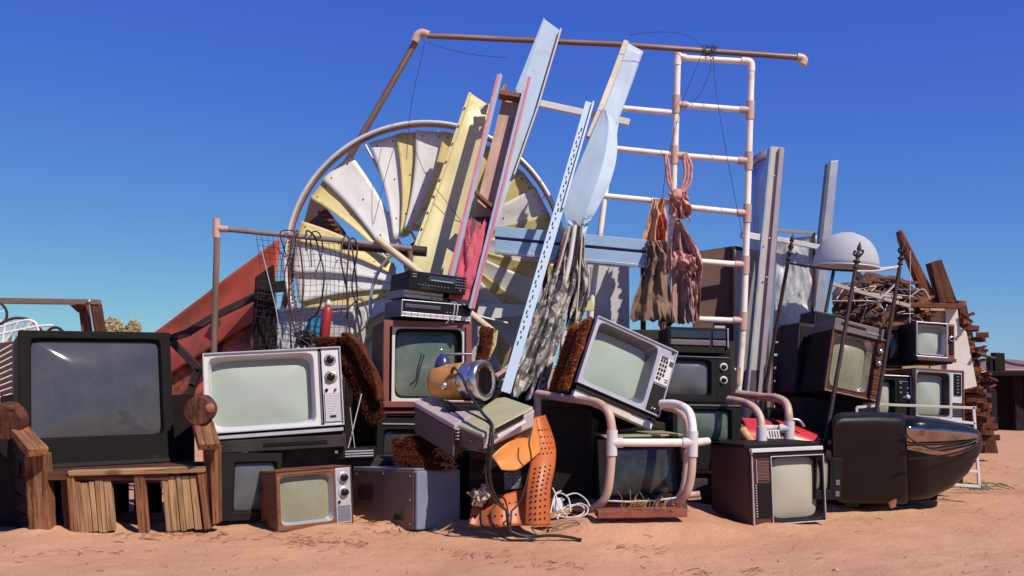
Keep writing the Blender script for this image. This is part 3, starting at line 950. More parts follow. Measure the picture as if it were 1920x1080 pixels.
# dark set tucked behind it
M, W, H = face((416, 850), (530, 850), (524, 972), (412, 978), 5.85, 24, 2)
t = thing('television', 'black television with dim slate screen, between armchair post and small brown set', 'television', M=M, group=TVG)
shell(t, box_secs(W, H, .4, .03, (.15, .7)), black, bevel=.02)
crt(t, W, H, (0, 1, 0, 1), (.2, .93, .11, .88), black, scr_grey, .03, .012, 14, .02)

# flat black boxes that carry the white set
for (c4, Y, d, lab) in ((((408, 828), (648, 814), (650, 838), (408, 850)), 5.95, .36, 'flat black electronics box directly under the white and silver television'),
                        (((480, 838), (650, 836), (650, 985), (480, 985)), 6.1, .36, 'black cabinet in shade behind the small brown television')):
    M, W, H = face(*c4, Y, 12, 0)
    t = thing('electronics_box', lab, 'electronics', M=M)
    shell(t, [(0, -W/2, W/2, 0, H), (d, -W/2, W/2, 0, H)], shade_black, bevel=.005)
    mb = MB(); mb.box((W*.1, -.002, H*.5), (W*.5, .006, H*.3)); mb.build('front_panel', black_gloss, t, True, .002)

# blue grey metal cased monitor turned away
M, W, H = face((782, 883), (864, 877), (859, 989), (776, 994), Yg(994), 44, 3)
t = thing('monitor_cabinet', 'blue grey metal cabinet lying in the sand, its long brown side turned to camera', 'cabinet', M=M)
D = .62
shell(t, [(.012, -W/2, W/2, 0, H), (D, -W/2, W/2, 0, H)], [mat('brown_grey_steel', (.10, .062, .052), .42, .1, .15, dirt=(.20, .09, .05), damt=.28, dscale=4)][0], bevel=.012)
mb = MB(); mb.box((0, .0, H*.5), (W*.985, .024, H*.985)); mb.build('front_plate', bluegrey, t, True, .01, seg=3)
mb = MB(); mb.box((0, D*.5, H+.004), (W*.97, D*.97, .012)); mb.build('lid', bluegrey, t, True, .004)
mb = MB(); mb.box((0, -.010, H*.5), (W*.86, .006, H*.9)); mb.build('face_panel', bluegrey, t, True, .003)
for i, (y, z) in enumerate(((.05, H*.1), (.05, H*.9), (.05, H*.5), (.57, H*.9), (.57, H*.1), (.3, H*.93), (.3, H*.07))):
    mb = MB(); mb.lathe([(.006, 0), (.006, .004)], Matrix.Translation((-W/2, y, z)) @ Matrix.Rotation(R(-90), 4, 'Y'), 10); mb.build('screw', chrome, t, True)
mb = MB(); mb.box((-W/2-.004, .15, H*.2), (.02, .07, .03)); mb.build('cable_clip', black, t, True, .004)
mb = MB()
for k in range(8): mb.box((-W/2-.001, .40 + k*.02, H*.6), (.004, .008, H*.3))
mb.build('vent', black, t, True)

# radio with rabbit ear aerial on the monitor cabinet
M, W, H = face((628, 842), (704, 840), (704, 858), (628, 862), 6.15, 6, 0)
t = thing('radio', 'slim silver and black tabletop radio with raised rods, behind the blue grey cabinet', 'radio', M=M)
shell(t, [(0, -W/2, W/2, 0, H), (.16, -W/2, W/2, 0, H)], black, bevel=.004)
mb = MB()
for z in (.25, .5, .75): mb.box((W*.1, -.002, H*z), (W*.7, .005, H*.13))
mb.build('dial_strip', silver, t, True, .001)
mb = MB(); mb.tube([P(653, 840, 6.2), P(678, 738, 6.3)], .004, 6); mb.tube([P(665, 840, 6.2), P(656, 764, 6.22)], .003, 6)
mb.build('aerial', silver, t)
mb = MB(); mb.box((-W*.46, -.006, H*.75), (.02, .012, .02)); mb.build('knob', chrome, t, True, .003)
# support under radio, added also as dark fill
M, W, H = face((640, 862), (760, 860), (760, 985), (640, 985), 6.25, 4, 0)
t = thing('electronics_box', 'added black box, support and dark fill, carrying the slim silver radio', 'electronics', M=M)
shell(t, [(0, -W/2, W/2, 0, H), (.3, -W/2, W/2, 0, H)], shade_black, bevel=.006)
mb = MB(); mb.box((0, -.002, H*.5), (W*.8, .006, H*.8)); mb.build('front_panel', black_gloss, t, True, .002)

# red brown console in the middle with a pale inner frame
M, W, H = face((720, 600), (884, 606), (882, 778), (716, 781), 6.5, 16, 2)
t = thing('television', 'red brown framed television with pale inner trim, recorders stacked on top of it', 'television', M=M, group=TVG)
shell(t, box_secs(W, H, .5, .03), black, bevel=.008)
crt(t, W, H, (.10, .93, .15, .95), (.125, .905, .175, .93), white_pl, scr_deep, .08, .02, 8, .03, m_wall=black)
trim_rect(t, -W/2, W/2, .09*H, H, W*.065, redbrown, .004, .05, 'wooden_frame')
mb = MB(); mb.box((0, .02, H*.042), (W*.96, .03, H*.035)); mb.build('base_strip', redbrown, t, True, .003)
mb = MB(); mb.box((0, .03, H*.015), (W*.93, .03, H*.03)); mb.build('plinth', black, t, True, .003)
# set beneath it
M, W, H = face((706, 783), (886, 785), (882, 960), (704, 960), 6.52, 14, 0)
t = thing('television', 'black television with thin silver line over its dim screen, under the red brown console', 'television', M=M, group=TVG)
shell(t, box_secs(W, H, .45, .03), black, bevel=.01)
crt(t, W, H, (0, 1, 0, 1), (.06, .85, .3, .88), black, scr_dark, .03, .015, 12, .02)
mb = MB(); mb.box((0, -.003, H*.935), (W*.9, .008, H*.012)); mb.build('trim', silver, t, True)

# recorders stacked on the console
def deck(c4, Y, yaw, tilt, d, mbody, label, cat, name):
    M, W, H = face(*c4, Y, yaw, tilt)
    t = thing(name, label, cat, M=M)
    shell(t, [(.01, -W/2, W/2, 0, H), (d, -W/2, W/2, 0, H)], mbody, bevel=.003)
    return t, W, H
t, W, H = deck(((753, 561), (884, 573), (882, 603), (751, 593)), 6.46, 24, 0, .36, navy_plastic, 'wide video recorder with silver edged front, lowest of the stack on the console', 'video recorder', 'video_recorder')
panel_box(t, -W/2, W/2, H*.0, H, black_gloss, 'front_panel', -.004, .02)
trim_rect(t, -W/2, W/2, H*.0, H, .006, silver, -.007, .008)
mb = MB(); mb.box((0, -.006, H*.16), (W*.97, .01, H*.24)); mb.build('key_strip', silver, t, True, .002)
mb = MB(); mb.box((-W*.2, -.006, H*.66), (W*.5, .006, H*.22)); mb.build('cassette_slot', navy_plastic, t, True, .002)
mb = MB()
for k in range(11): mb.box((-W*.45 + k*W*.09, -.0125, H*.16), (.0015, .004, H*.22))
mb.build('key_gap', black, t, True)
buttons(t, [(W*.15 + k*.022, H*.45) for k in range(4)] + [(W*.38, H*.42)], .012, .003, grille_m, -.005)
t, W, H = deck(((759, 541), (831, 550), (830, 565), (758, 557)), 6.5, 28, 0, .3, silver_dark, 'thin silver tuner sandwiched between black stereo and wide video recorder', 'tuner', 'tuner')
panel_box(t, -W/2, W/2, H*.52, H, silver, 'front_panel', -.004, .016)
panel_box(t, -W/2, W/2, 0, H*.46, silver, 'lower_panel', -.003, .016)
buttons(t, [(W*.2, H*.2), (W*.36, H*.2)], .014, .006, black, -.005)
t, W, H = deck(((770, 506), (874, 521), (872, 553), (769, 541)), 6.42, 26, 0, .38, black, 'black car style stereo with many small buttons, topmost of the stack on console', 'stereo', 'stereo')
panel_box(t, -W/2, W/2, 0, H, black_gloss, 'front_panel', -.004, .016)
mb = MB(); mb.box((W*.06, -.006, H*.68), (W*.5, .005, H*.33)); mb.build('display', win_dark, t, True, .001)
mb = MB(); mb.box((W*.06, -.009, H*.60), (W*.4, .002, H*.05)); mb.build('tuning_scale', grille_m, t, True)
buttons(t, [(W*.32 + (k % 4)*.019, H*(.82 - (k//4)*.16)) for k in range(16)], .012, .005, silver_dark, -.005)
buttons(t, [(-W*.34 + k*.022, H*.28) for k in range(10)], .009, .003, grille_m, -.005)
buttons(t, [(-W*.44, H*.83), (-W*.44, H*.68)], .03, .004, grille_m, -.005, name='legend')
knob(t, W*.4, H*.2, .008, -.004, silver_dark, None, .01, 'volume_knob', False)

# tilted silver set above the pipe chair
M, W, H = face((1114, 585), (1265, 661), (1237, 793), (1084, 735), 5.92, 20, 8)
t = thing('television', 'silver keypad television tipped over to the right above the bent pipe armchair', 'television', M=M, group=TVG)
shell(t, box_secs(W, H, .46, .03), black, bevel=.01)
crt(t, W, H, (0, .80, .09, 1), (.045, .79, .14, .955), silver, scr_green, .095, .03, 9, .022, m_wall=silver_dark)
panel_box(t, W*.302, W*.5, H*.09, H, silver)
trim_rect(t, -W/2, W/2, .085*H, H, .007, silver, -.005, .014)
mb = MB(); mb.box((0, .02, H*.045), (W*.97, .03, H*.07)); mb.build('base_strip', black, t, True, .003)
mb = MB(); mb.box((0, .045, -.015), (W*.95, .05, .05)); mb.build('base_lip', white_pl, t, True, .004)
mb = MB(); mb.box((-W*.05, .018, -.016), (W*.5, .004, .044)); mb.build('tape_strip', cream_pl, t, True, .001)
mb = MB(); mb.box((W*.405, -.003, H*.30), (W*.155, .008, H*.36)); mb.build('control_flap', black, t, True, .002)
mb = MB(); mb.box((W*.405, -.003, H*.68), (W*.17, .006, H*.36)); mb.build('key_plate', white_pl, t, True, .002)
mb = MB(); mb.box((W*.375, -.006, H*.845), (W*.08, .004, H*.035)); mb.build('channel_window', maroon, t, True)
mb = MB(); mb.box((W*.465, -.006, H*.80), (W*.045, .004, H*.07)); mb.build('channel_window', maroon, t, True)
mb = MB(); mb.box((W*.455, -.004, H*.955), (W*.03, .006, H*.03)); mb.build('power_button', black, t, True)
buttons(t, [(W*(.345 + .032*i), H*(.80 - .06*j)) for i in range(3) for j in range(5) if not (i == 2 and j == 4)], .0115, .016, black, -.009)
buttons(t, [(W*.46, H*.575), (W*.46, H*.545)], .02, .003, black, -.008, name='legend')
knob(t, W*.385, H*.16, .008, -.006, chrome, None, .012, 'control_knob', False)
knob(t, W*.415, H*.16, .008, -.006, chrome, None, .012, 'control_knob', False)
TILT_M, TILT_W, TILT_H = M, W, H
# dark boxes added to hold it up and fill the dark behind
for (c4, Y, yaw, d, lab) in ((((1020, 752), (1110, 752), (1110, 985), (1020, 985)), 6.25, 5, .5, 'tall black filler box added for the dark left of the bent pipe armchair'),
                             (((1112, 765), (1240, 800), (1240, 985), (1112, 985)), 6.52, 5, .4, 'black box added as support and dark fill behind the pipe armchair, under the tipped television')):
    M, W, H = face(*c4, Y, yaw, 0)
    t = thing('dark_filler', lab, 'cabinet', M=M)
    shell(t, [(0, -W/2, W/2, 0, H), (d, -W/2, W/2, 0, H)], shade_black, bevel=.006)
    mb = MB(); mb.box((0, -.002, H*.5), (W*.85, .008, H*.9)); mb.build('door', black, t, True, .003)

# small black set with two ringed knobs
M, W, H = face((1236, 664), (1370, 671), (1366, 754), (1232, 752), 6.55, 4, 3)
t = thing('television', 'black television with two white ringed knobs, beside the tipped silver television', 'television', M=M, group=TVG)
shell(t, box_secs(W, H, .4, .03, (.2, .8)), black, bevel=.01)
crt(t, W, H, (0, .82, 0, 1), (.06, .75, .10, .94), black, scr_grey, .035, .014, 6, .03)
panel_box(t, W*.322, W*.5, 0, H, black)
for z in (.78, .49):
    knob(t, W*.415, H*z, .026, 0, black_gloss, white_pl, .02, 'channel_knob', False)
mb = MB(); mb.box((0, -.003, H*.985), (W*.98, .008, H*.02)); mb.build('trim', silver_dark, t, True)
# cassette stereo above it
M, W, H = face((1254, 611), (1366, 617), (1364, 662), (1251, 661), 6.58, 4, 4)
t = thing('cassette_stereo', 'black double cassette stereo sitting on the black television with ringed knobs', 'stereo', M=M)
shell(t, [(.02, -W/2, W/2, 0, H), (.3, -W/2, W/2, 0, H)], black, bevel=.006)
panel_box(t, -W/2, W/2, 0, H, black, 'front_panel', 0, .03)
for (a, b) in ((-.46, .2), (.24, .46)):
    mb = MB(); mb.box((W*(a+b)/2, -.003, H*.72), (W*(b-a), .008, H*.28)); mb.build('cassette_door', win_dark, t, True, .002)
    mb = MB(); mb.box((W*(a+b)/2, -.004, H*.40), (W*(b-a), .010, H*.2)); mb.build('key_row', mat('grey_keys', (.12, .10, .10), .4), t, True, .002)
mb = MB(); mb.box((W*.488, -.01, H*.6), (W*.02, .02, H*.75)); mb.build('side_trim', galv, t, True, .002)
mb = MB(); mb.box((W*.39, .06, H+.01), (W*.18, .05, .02)); mb.build('top_strip', grille_m, t, True, .002)
# green grey set underneath
M, W, H = face((1262, 756), (1392, 760), (1390, 880), (1262, 880), 6.5, 4, 2)
t = thing('television', 'black television with dull green grey screen, under the set with ringed knobs', 'television', M=M, group=TVG)
shell(t, box_secs(W, H, .42, .03), black, bevel=.01)
crt(t, W, H, (0, 1, 0, 1), (.05, .86, .42, .93), black, scr_deep, .03, .014, 10, .025)
mb = MB(); mb.box((0, -.003, H*.985), (W*.98, .008, H*.02)); mb.build('trim', silver_dark, t, True)
# and a darker one below, down to the sand
M, W, H = face((1262, 882), (1392, 882), (1390, 962), (1262, 962), 6.48, 4, 0)
t = thing('television', 'black television at the bottom of the stack behind right arm of pipe chair', 'television', M=M, group=TVG)
shell(t, box_secs(W, H, .42, .03), black, bevel=.01)
crt(t, W, H, (0, 1, 0, 1), (.05, .86, .2, .93), black, scr_dark, .03, .014, 10, .02)

# dark set enclosed by the pipe chair, sand coloured dust on its top
M, W, H = face((1128, 824), (1290, 820), (1284, 938), (1118, 944), 5.92, 2, 6)
t = thing('television', 'black television with a dusty olive top, enclosed in the bent pipe armchair', 'television', M=M, group=TVG)
shell(t, [(.04, -W/2, W/2, 0, H), (.18, -W/2, W/2, 0, H), (.5, -W/2*.85, W/2*.8, .02, H*.97)], black, bevel=.012)
crt(t, W, H, (0, 1, 0, 1), (.07, .93, .1, .9), black, scr_dark, .03, .014, 14, .02, sec_back=.04)
mb = MB()
mb.prism([(-W*.42, .01, H+.008), (W*.49, .01, H+.008), (W*.36, .34, H+.045), (-W*.46, .34, H+.045)], (0, 0, .012)); mb.build('dusty_top', olive, t, True, .004)
mb = MB(); mb.tube([(-W*.47, -.02, H*.04), (-W*.2, -.035, H*.01), (W*.1, -.03, H*.015), (W*.46, -.015, H*.06)], .006, 8); mb.build('base_lip', cream_pl, t, True)
mb = MB(); mb.box((0, .05, -.06), (W*.98, .08, .12)); mb.build('plinth', maroon, t, True, .006)

# dark brown set with screen at the right
M, W, H = face((1413, 837), (1548, 837), (1542, 974), (1406, 990), Yg(989), 20, 1)
t = thing('television', 'maroon sided television with louvred speaker left of its pale screen, front right in sand', 'television', M=M, group=TVG)
shell(t, box_secs(W, H, .44, .03), maroon, bevel=.006)
crt(t, W, H, (.255, 1, .0, .93), (.28, .985, .03, .87), black, scr_taupe, .05, .012, 5.5, .035)
panel_box(t, -W/2, -W*.245, 0, H*.93, walnut)
mb = MB(); mb.box((0, .005, H*.965), (W*.99, .03, H*.05)); mb.build('top_trim', white_pl, t, True, .003)
mb = MB(); mb.box((0, .0, H*.905), (W*.99, .02, H*.025)); mb.build('groove', black, t, True)
trim_rect(t, -W*.243, W*.5, 0, H*.885, .006, silver, -.005, .012)
mb = MB(); mb.box((-W*.49, -.003, H*.47), (.008, .01, H*.93)); mb.build('edge_trim', silver, t, True, .002)
slats(t, -W*.42, -W*.27, H*.58, H*.83, 13, mat('maroon_slat', (.17, .08, .075), .5), -.003, 'speaker_louvre', .008, .5)
mb = MB(); mb.box((-W*.345, -.003, H*.32), (W*.17, .008, H*.44)); mb.build('control_flap', black_gloss, t, True, .002)
mb = MB(); mb.box((-W*.435, -.005, H*.7), (.004, .008, H*.3)); mb.build('slider_rail', silver, t, True)
buttons(t, [(-W*.445, H*(.12 + .033*k)) for k in range(13)], .010, .006, silver, -.004)
mb = MB(); mb.box((0, .22, H+.008), (W*1.05, .36, .02)); mb.build('top_board', black, t, True, .003)

# small set peeking out behind its right edge
M, W, H = face((1530, 858), (1580, 860), (1578, 938), (1530, 936), 6.0, 10, 0)
t = thing('television', 'tiny black set showing only a strip of screen behind the maroon television', 'television', M=M, group=TVG)
shell(t, box_secs(W, H, .2, .03), black, bevel=.008)
crt(t, W, H, (0, .62, 0, 1), (.02, .56, .2, .96), black, scr_olive, .02, .008, 7, .015)
panel_box(t, W*.125, W*.5, 0, H, black)
buttons(t, [(W*.32, H*.15), (W*.32, H*.42)], .024, .03, silver_dark, -.003)

# leaning set with the fat dark cabinet
M, W, H = face((1566, 615), (1664, 641), (1646, 752), (1540, 733), 6.95, 8, 4)
t = thing('television', 'dark wood television with olive screen leaning right behind iron bed rail', 'television', M=M, group=TVG)
shell(t, box_secs(W, H, .85, .03), blackwood, bevel=.01)
crt(t, W, H, (0, .80, 0, 1), (.06, .78, .09, .95), darkwood, scr_olive, .06, .025, 5, .04, m_wall=chrome)
panel_box(t, W*.302, W*.5, 0, H, darkwood)
trim_rect(t, -W/2, W/2, 0, H, .008, mat('bronze_trim', (.2, .13, .09), .35, .5), -.005, .014)
slats(t, W*.33, W*.47, H*.1, H*.4, 9, brownwood, -.002, 'speaker_louvre', .006, .5)
for z in (.8, .6): knob(t, W*.4, H*z, .022, 0, chrome, None, .02, 'channel_knob')
# recorder lying on top of it
M, W, H = face((1566, 596), (1658, 618), (1655, 640), (1563, 616), 6.98, 8, 4)
t = thing('video_recorder', 'dark grey recorder lying slanted on the leaning olive screen television', 'video recorder', M=M)
shell(t, [(.01, -W/2, W/2, 0, H), (.34, -W/2, W/2, 0, H)], mat('grey_brown_plastic', (.12, .09, .085), .5), bevel=.006)
panel_box(t, -W/2, W/2, 0, H, mat('grey_front', (.14, .11, .105), .45), 'front_panel', -.004, .016)
mb = MB(); mb.box((-W*.12, -.006, H*.65), (W*.5, .006, H*.2)); mb.build('cassette_slot', black, t, True, .002)
buttons(t, [(W*(.2 + .06*k), H*.4) for k in range(5)], .014, .01, grille_m, -.006)
# black speakers behind; the lowest box is added support and dark fill
for (c4, Y, yaw, d, lab) in ((((1500, 606), (1560, 612), (1545, 745), (1488, 735)), 7.35, 14, .3, 'slanting black loudspeaker box left of the leaning olive screen television'),
                             (((1530, 583), (1580, 592), (1572, 640), (1522, 630)), 7.6, 10, .25, 'black box standing highest behind the leaning olive screen television'),
                             (((1500, 742), (1650, 755), (1650, 905), (1500, 905)), 7.15, 6, .5, 'black box added as support and dark fill, carrying the leaning olive screen television')):
    M, W, H = face(*c4, Y, yaw, 2)
    t = thing('loudspeaker', lab, 'loudspeaker', M=M)
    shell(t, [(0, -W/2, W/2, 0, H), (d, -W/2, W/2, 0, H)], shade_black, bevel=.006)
    mb = MB(); mb.box((0, -.002, H*.5), (W*.88, .008, H*.92)); mb.build('speaker_cloth', black, t, True, .003)

# stack at the right
M, W, H = face((1712, 601), (1786, 609), (1794, 681), (1723, 679), 7.35, 6, 3)
t = thing('television', 'walnut television with bright steel screen rim, topmost of the right hand stack', 'television', M=M, group=TVG)
shell(t, box_secs(W, H, .42, .03, (.3, .9)), black, bevel=.008)
crt(t, W, H, (.0, .80, .12, 1), (.05, .79, .17, .95), walnut, scr_white, .06, .018, 7, .025, m_wall=silver)
panel_box(t, W*.302, W*.5, .12*H, H, redbrown)
mb = MB(); mb.box((W*.415, -.003, H*.58), (W*.10, .008, H*.72)); mb.build('control_plate', black, t, True, .002)
knob(t, W*.41, H*.62, .02, -.006, black, chrome, .016, 'channel_knob')
trim_rect(t, -W*.5, W*.30, .12*H, H, .007, silver, -.004, .012)
mb = MB(); mb.box((0, .0, H*.075), (W, .05, H*.09)); mb.build('base_strip', maroon, t, True, .003)
mb = MB(); mb.box((0, .05, H*.015), (W*.9, .1, H*.03)); mb.build('plinth', black, t, True, .003)
M, W, H = face((1712, 689), (1804, 695), (1810, 793), (1718, 788), 7.3, 6, 3)
t = thing('television', 'silver and brown television with dark slot panel, under the walnut television at right', 'television', M=M, group=TVG)
shell(t, box_secs(W, H, .45, .03), brownwood, bevel=.006)
crt(t, W, H, (.0, .74, .04, .975), (.035, .72, .08, .94), silver, scr_white, .075, .02, 8, .03, m_wall=maroon)
panel_box(t, W*.242, W*.5, .04*H, .975*H, white_pl)
trim_rect(t, -W/2, W/2, 0, H, .009, brownwood, -.003, .014, 'wooden_frame')
mb = MB(); mb.box((W*.37, -.003, H*.72), (W*.15, .008, H*.42)); mb.build('slot_panel', black_gloss, t, True, .002)
buttons(t, [(W*.365, H*(.57 + .06*k)) for k in range(6)], .016, .006, silver_dark, -.008)
slats(t, W*.27, W*.47, H*.10, H*.38, 8, black, -.002, 'speaker_grille', .006, .5)
M, W, H = face((1640, 702), (1708, 705), (1708, 785), (1640, 782), 7.32, 6, 2)
t = thing('television', 'brown television with pale screen and rows of chrome switches, left of silver brown set', 'television', M=M, group=TVG)
shell(t, box_secs(W, H, .4, .03), brownwood, bevel=.006)
crt(t, W, H, (.0, .6, .0, 1), (.03, .57, .06, .90), black, scr_taupe, .05, .018, 7, .02)
panel_box(t, W*.102, W*.5, 0, H, black)
trim_rect(t, -W/2, W/2, 0, H, .007, silver, -.004, .012)
mb = MB(); mb.box((W*.3, -.003, H*.62), (W*.3, .006, H*.5)); mb.build('switch_plate', black_gloss, t, True, .002)
buttons(t, [(W*(.2 + .1*i), H*(.82 - .11*j)) for i in range(3) for j in range(4) if rnd.random() < .8], .02, .008, silver_dark, -.008, name='switch')
knob(t, W*.4, H*.5, .018, -.006, white_pl, None, .016, 'control_knob', False)
M, W, H = face((1640, 786), (1812, 794), (1812, 880), (1640, 880), 7.34, 4, 0)
t = thing('television', 'dark television at the bottom of the right hand stack behind bulbous black cabinet', 'television', M=M, group=TVG)
shell(t, box_secs(W, H, .5, .03), black, bevel=.006)
crt(t, W, H, (0, 1, 0, 1), (.06, .8, .1, .9), black, scr_dark, .03, .014, 10, .02)
# little set behind the white bed rail near the ground
M, W, H = face((1752, 862), (1806, 868), (1806, 905), (1752, 905), 7.2, 4, 0)
t = thing('television', 'low small television with pale screen behind lower rung of white rail', 'television', M=M, group=TVG)
shell(t, box_secs(W, H, .2, .03), black, bevel=.006)
crt(t, W, H, (0, 1, 0, 1), (.05, .93, .2, .93), black, scr_olive, .02, .01, 8, .015)
# dark set left of top one
M, W, H = face((1664, 612), (1712, 612), (1712, 686), (1662, 684), 7.6, 2, 2)
t = thing('television', 'dim black television left of the walnut television, topmost of the right hand stack', 'television', M=M, group=TVG)
shell(t, box_secs(W, H, .3, .03), black, bevel=.006)
crt(t, W, H, (0, 1, 0, 1), (.08, .9, .12, .9), black, scr_dark, .03, .012, 10, .02)

# bulbous black shell of a projection-size set lying on its back corner
def bulb():
    cY = 6.5
    st = [(1560, 800, 930, .275), (1562, 788, 940, .285), (1568, 782, 946, .295), (1580, 779, 949, .30), (1640, 778, 950, .30), (1686, 780, 950, .298), (1693, 781, 949, .294), (1698, 784, 947, .284),
          (1740, 787, 938, .245), (1780, 793, 918, .20), (1812, 800, 890, .155), (1832, 808, 858, .11), (1839, 814, 846, .075), (1841, 822, 838, .03)]
    root = thing('television_shell', 'bulbous glossy black rear shell of a very large television tapering to the right', 'television', P(1660, 945, cY))
    satin = mat('satin_black', (.0075, .0068, .008), .5, var=.25, dirt=(.03, .024, .02), damt=.13, spec=.25)
    loops = []
    for (px, t_, b_, hd) in st:
        Yc = cY + (px - 1640) / 280 * .22
        top, bot = P(px, t_, Yc - hd), P(px, b_, Yc - hd)
        cz, hz = (top.z + bot.z) / 2, (top.z - bot.z) / 2
        lp = []
        for q in RP:
            s_ = super_r(q[0], q[1], 8 if px < 1697 else 6)
            yy = Yc + q[0] * s_ * hd
            yy += .42 * hz * (1 - q[1] * s_)
            zz = cz + q[1] * s_ * hz
            lp.append(Vector((top.x * (yy / (Yc - hd)), yy, CAMH + (zz - CAMH) * (1 + .42 * hz * (1 - q[1] * s_) / (Yc - hd)))))
        loops.append(lp)
    def loft(a, b, nm, m_):
        m = MB(); N = len(RP)
        vs = [p for l in loops[a:b + 1] for p in l]
        fs = []
        for k in range(b - a):
            for i in range(N):
                j = (i + 1) % N
                fs.append((k*N + i, k*N + j, (k+1)*N + j, (k+1)*N + i))
        fs.append(tuple(range(N))[::-1]); fs.append(tuple((b - a)*N + i for i in range(N)))
        m.add(vs, fs, True, [p.copy() for p in vs])
        o = m.build(nm, m_, root)
        return o
    loft(0, 7, 'front_cabinet', satin)
    loft(7, 13, 'rear_shell', mat('semi_gloss_black', (.009, .008, .009), .36, var=.25, dirt=(.04, .03, .024), damt=.18, spec=.3))
    # recessed gloss panel with cable grooves on the tapering flank
    m = MB()
    for (ya, yb) in ((.30, .34), (.45, .48)):
        pts = []
        for k in range(7, 12):
            lp = loops[k]
            ty = max(p.z for p in lp); by = min(p.z for p in lp)
            fy = min(p.y for p in lp)
            pts.append(Vector((lp[0].x, fy - .004, ty + (by - ty) * ya)))
        m.tube(spline(pts, 4), .006, 8)
    m.build('shell_rib', black_gloss, root)
    m = MB()
    def flank(k, f):       # point on the camera side of section k, f from its top (0) to its bottom (1)
        lp = loops[k]
        side = [p for p, q in zip(lp, RP) if q[0] == -1]
        tz, bz_ = max(p.z for p in lp), min(p.z for p in lp)
        z = tz + (bz_ - tz) * f
        best = min(lp, key=lambda p: abs(p.z - z) + (3 if p.y > sum(r.y for r in lp) / len(lp) else 0))
        return best + Vector((0, -.006, 0))
    top_ = [flank(k, .10) for k in (7, 8, 9, 10, 11)]
    bot_ = [flank(k, f) for k, f in ((7, .34), (8, .40), (9, .46), (10, .48), (11, .50))]
    m.grid(lambda u, v: interp(top_, u).lerp(interp(bot_, u), v), 16, 6); m.build('gloss_panel', mat('mirror_black', (.42, .36, .33), .14, 1.0, .25, dirt=(.1, .07, .06), damt=.3, dscale=8), root, solid=.008)
    m = MB()
    pts = [flank(k, f) + Vector((0, -.012, 0)) for k, f in ((6, .2), (7, .24), (8, .33), (9, .38), (10, .36), (11, .3))]
    m.tube(spline(pts, 8), .005, 8); m.build('cable', wire_b, root)
    m = MB(); m.prism([P(1690, 915, 6.75), P(1768, 890, 6.75), P(1757, 938, 6.7), P(1690, 942, 6.7)], (0, .25, 0)); m.build('foot', black, root, bevel=.004)
    m = MB(); m.prism([P(1575, 925, 6.7), P(1700, 925, 6.7), P(1700, 948, 6.66), P(1575, 948, 6.66)], (0, .3, 0)); m.build('base', black, root, bevel=.004)
bulb()
# ---------------------------------------------------------------- timber armchair
root = thing('timber_armchair', 'rough timber armchair with round arm ends holding the huge black television', 'armchair', G(215, 1000))
Yf = Yg(1000)
def plank(name, pts, Y, d, m_, parent=root, bev=.004, dy=0):
    mb = MB(); mb.prism([P(q[0], q[1], q[2] if len(q) > 2 else Y) for q in pts], (0, d, 0)); return mb.build(name, m_, parent, bevel=bev)
mb = MB(); mb.beam(P(71, 850, Yf + .045), P(81.5, 1003, Yf + .045), .115, .09, (0, 1, 0), 1.02, 12, .0035); mb.build('leg', oldwood, root, bevel=.008)
mb = MB(); mb.beam(P(28, 800, 5.84), P(72, 848, 5.52), .105, .05, (0, 0, 1), 1.0, 6, .003); mb.build('arm', oldwood, root, bevel=.006)
def disc(px, py, Y, r, th, m_, tilt=0):
    mb = MB()
    c = P(px, py, Y)
    M = Matrix.Translation(c) @ Matrix.Rotation(R(90 + tilt), 4, 'X')
    n = 26
    rr = [r * (1 + .05 * noise.noise((math.cos(k / n * 6.283) * 1.5, math.sin(k / n * 6.283) * 1.5, px))) for k in range(n)]
    vs = [M @ Vector((rr[k] * math.cos(k / n * 6.283), rr[k] * math.sin(k / n * 6.283), h)) for h in (0, th) for k in range(n)]
    g = [Vector((p.z * 6, p.x * 1.0 + 3, .3 * p.y)) for p in vs]
    mb.add(vs, [tuple(range(n))[::-1], tuple(range(n, 2 * n))] + [(k, (k + 1) % n, n + (k + 1) % n, n + k) for k in range(n)], False, g)
    return mb.build('arm_end', m_, root, bevel=.005)
disc(22, 784, 5.80, .100, .09, darkwood, 14)
disc(381, 766, 5.74, .080, .10, darkwood, 6)
mb = MB(); mb.beam(P(376, 782, 5.76), P(392, 838, 5.55), .115, .045, (0, 0, 1), 1.0, 6, .003); mb.build('arm', oldwood, root, bevel=.006)
mb = MB(); mb.lathe([(.024, 0), (.030, .008), (.022, .016), (.008, .018)], Matrix.Translation(P(394, 765, 5.65)) @ NY, 12); mb.build('knot', oldwood, root)
plank('leg', [(391, 838), (408, 836), (409, 982), (398, 984)], Yf + .02, .08, oldwood, bev=.006)
plank('leg', [(380, 840), (392, 838), (396, 990), (386, 992)], Yf + .05, .06, oldwood, bev=.004)
plank('seat_rail', [(126, 883), (382, 875), (382, 886), (128, 893)], Yf - .01, .07, palewood)
plank('seat_rail', [(140, 893), (380, 886), (380, 904), (140, 908)], Yf + .09, .04, darkwood)
plank('stile', [(124, 892), (138, 892), (145, 1000), (131, 1002)], Yf, .05, oldwood)
plank('stile', [(112, 893), (124, 893), (132, 992), (120, 990)], Yf + .05, .05, darkwood)
plank('stile', [(369, 887), (380, 886), (393, 992), (383, 994)], Yf, .05, oldwood)
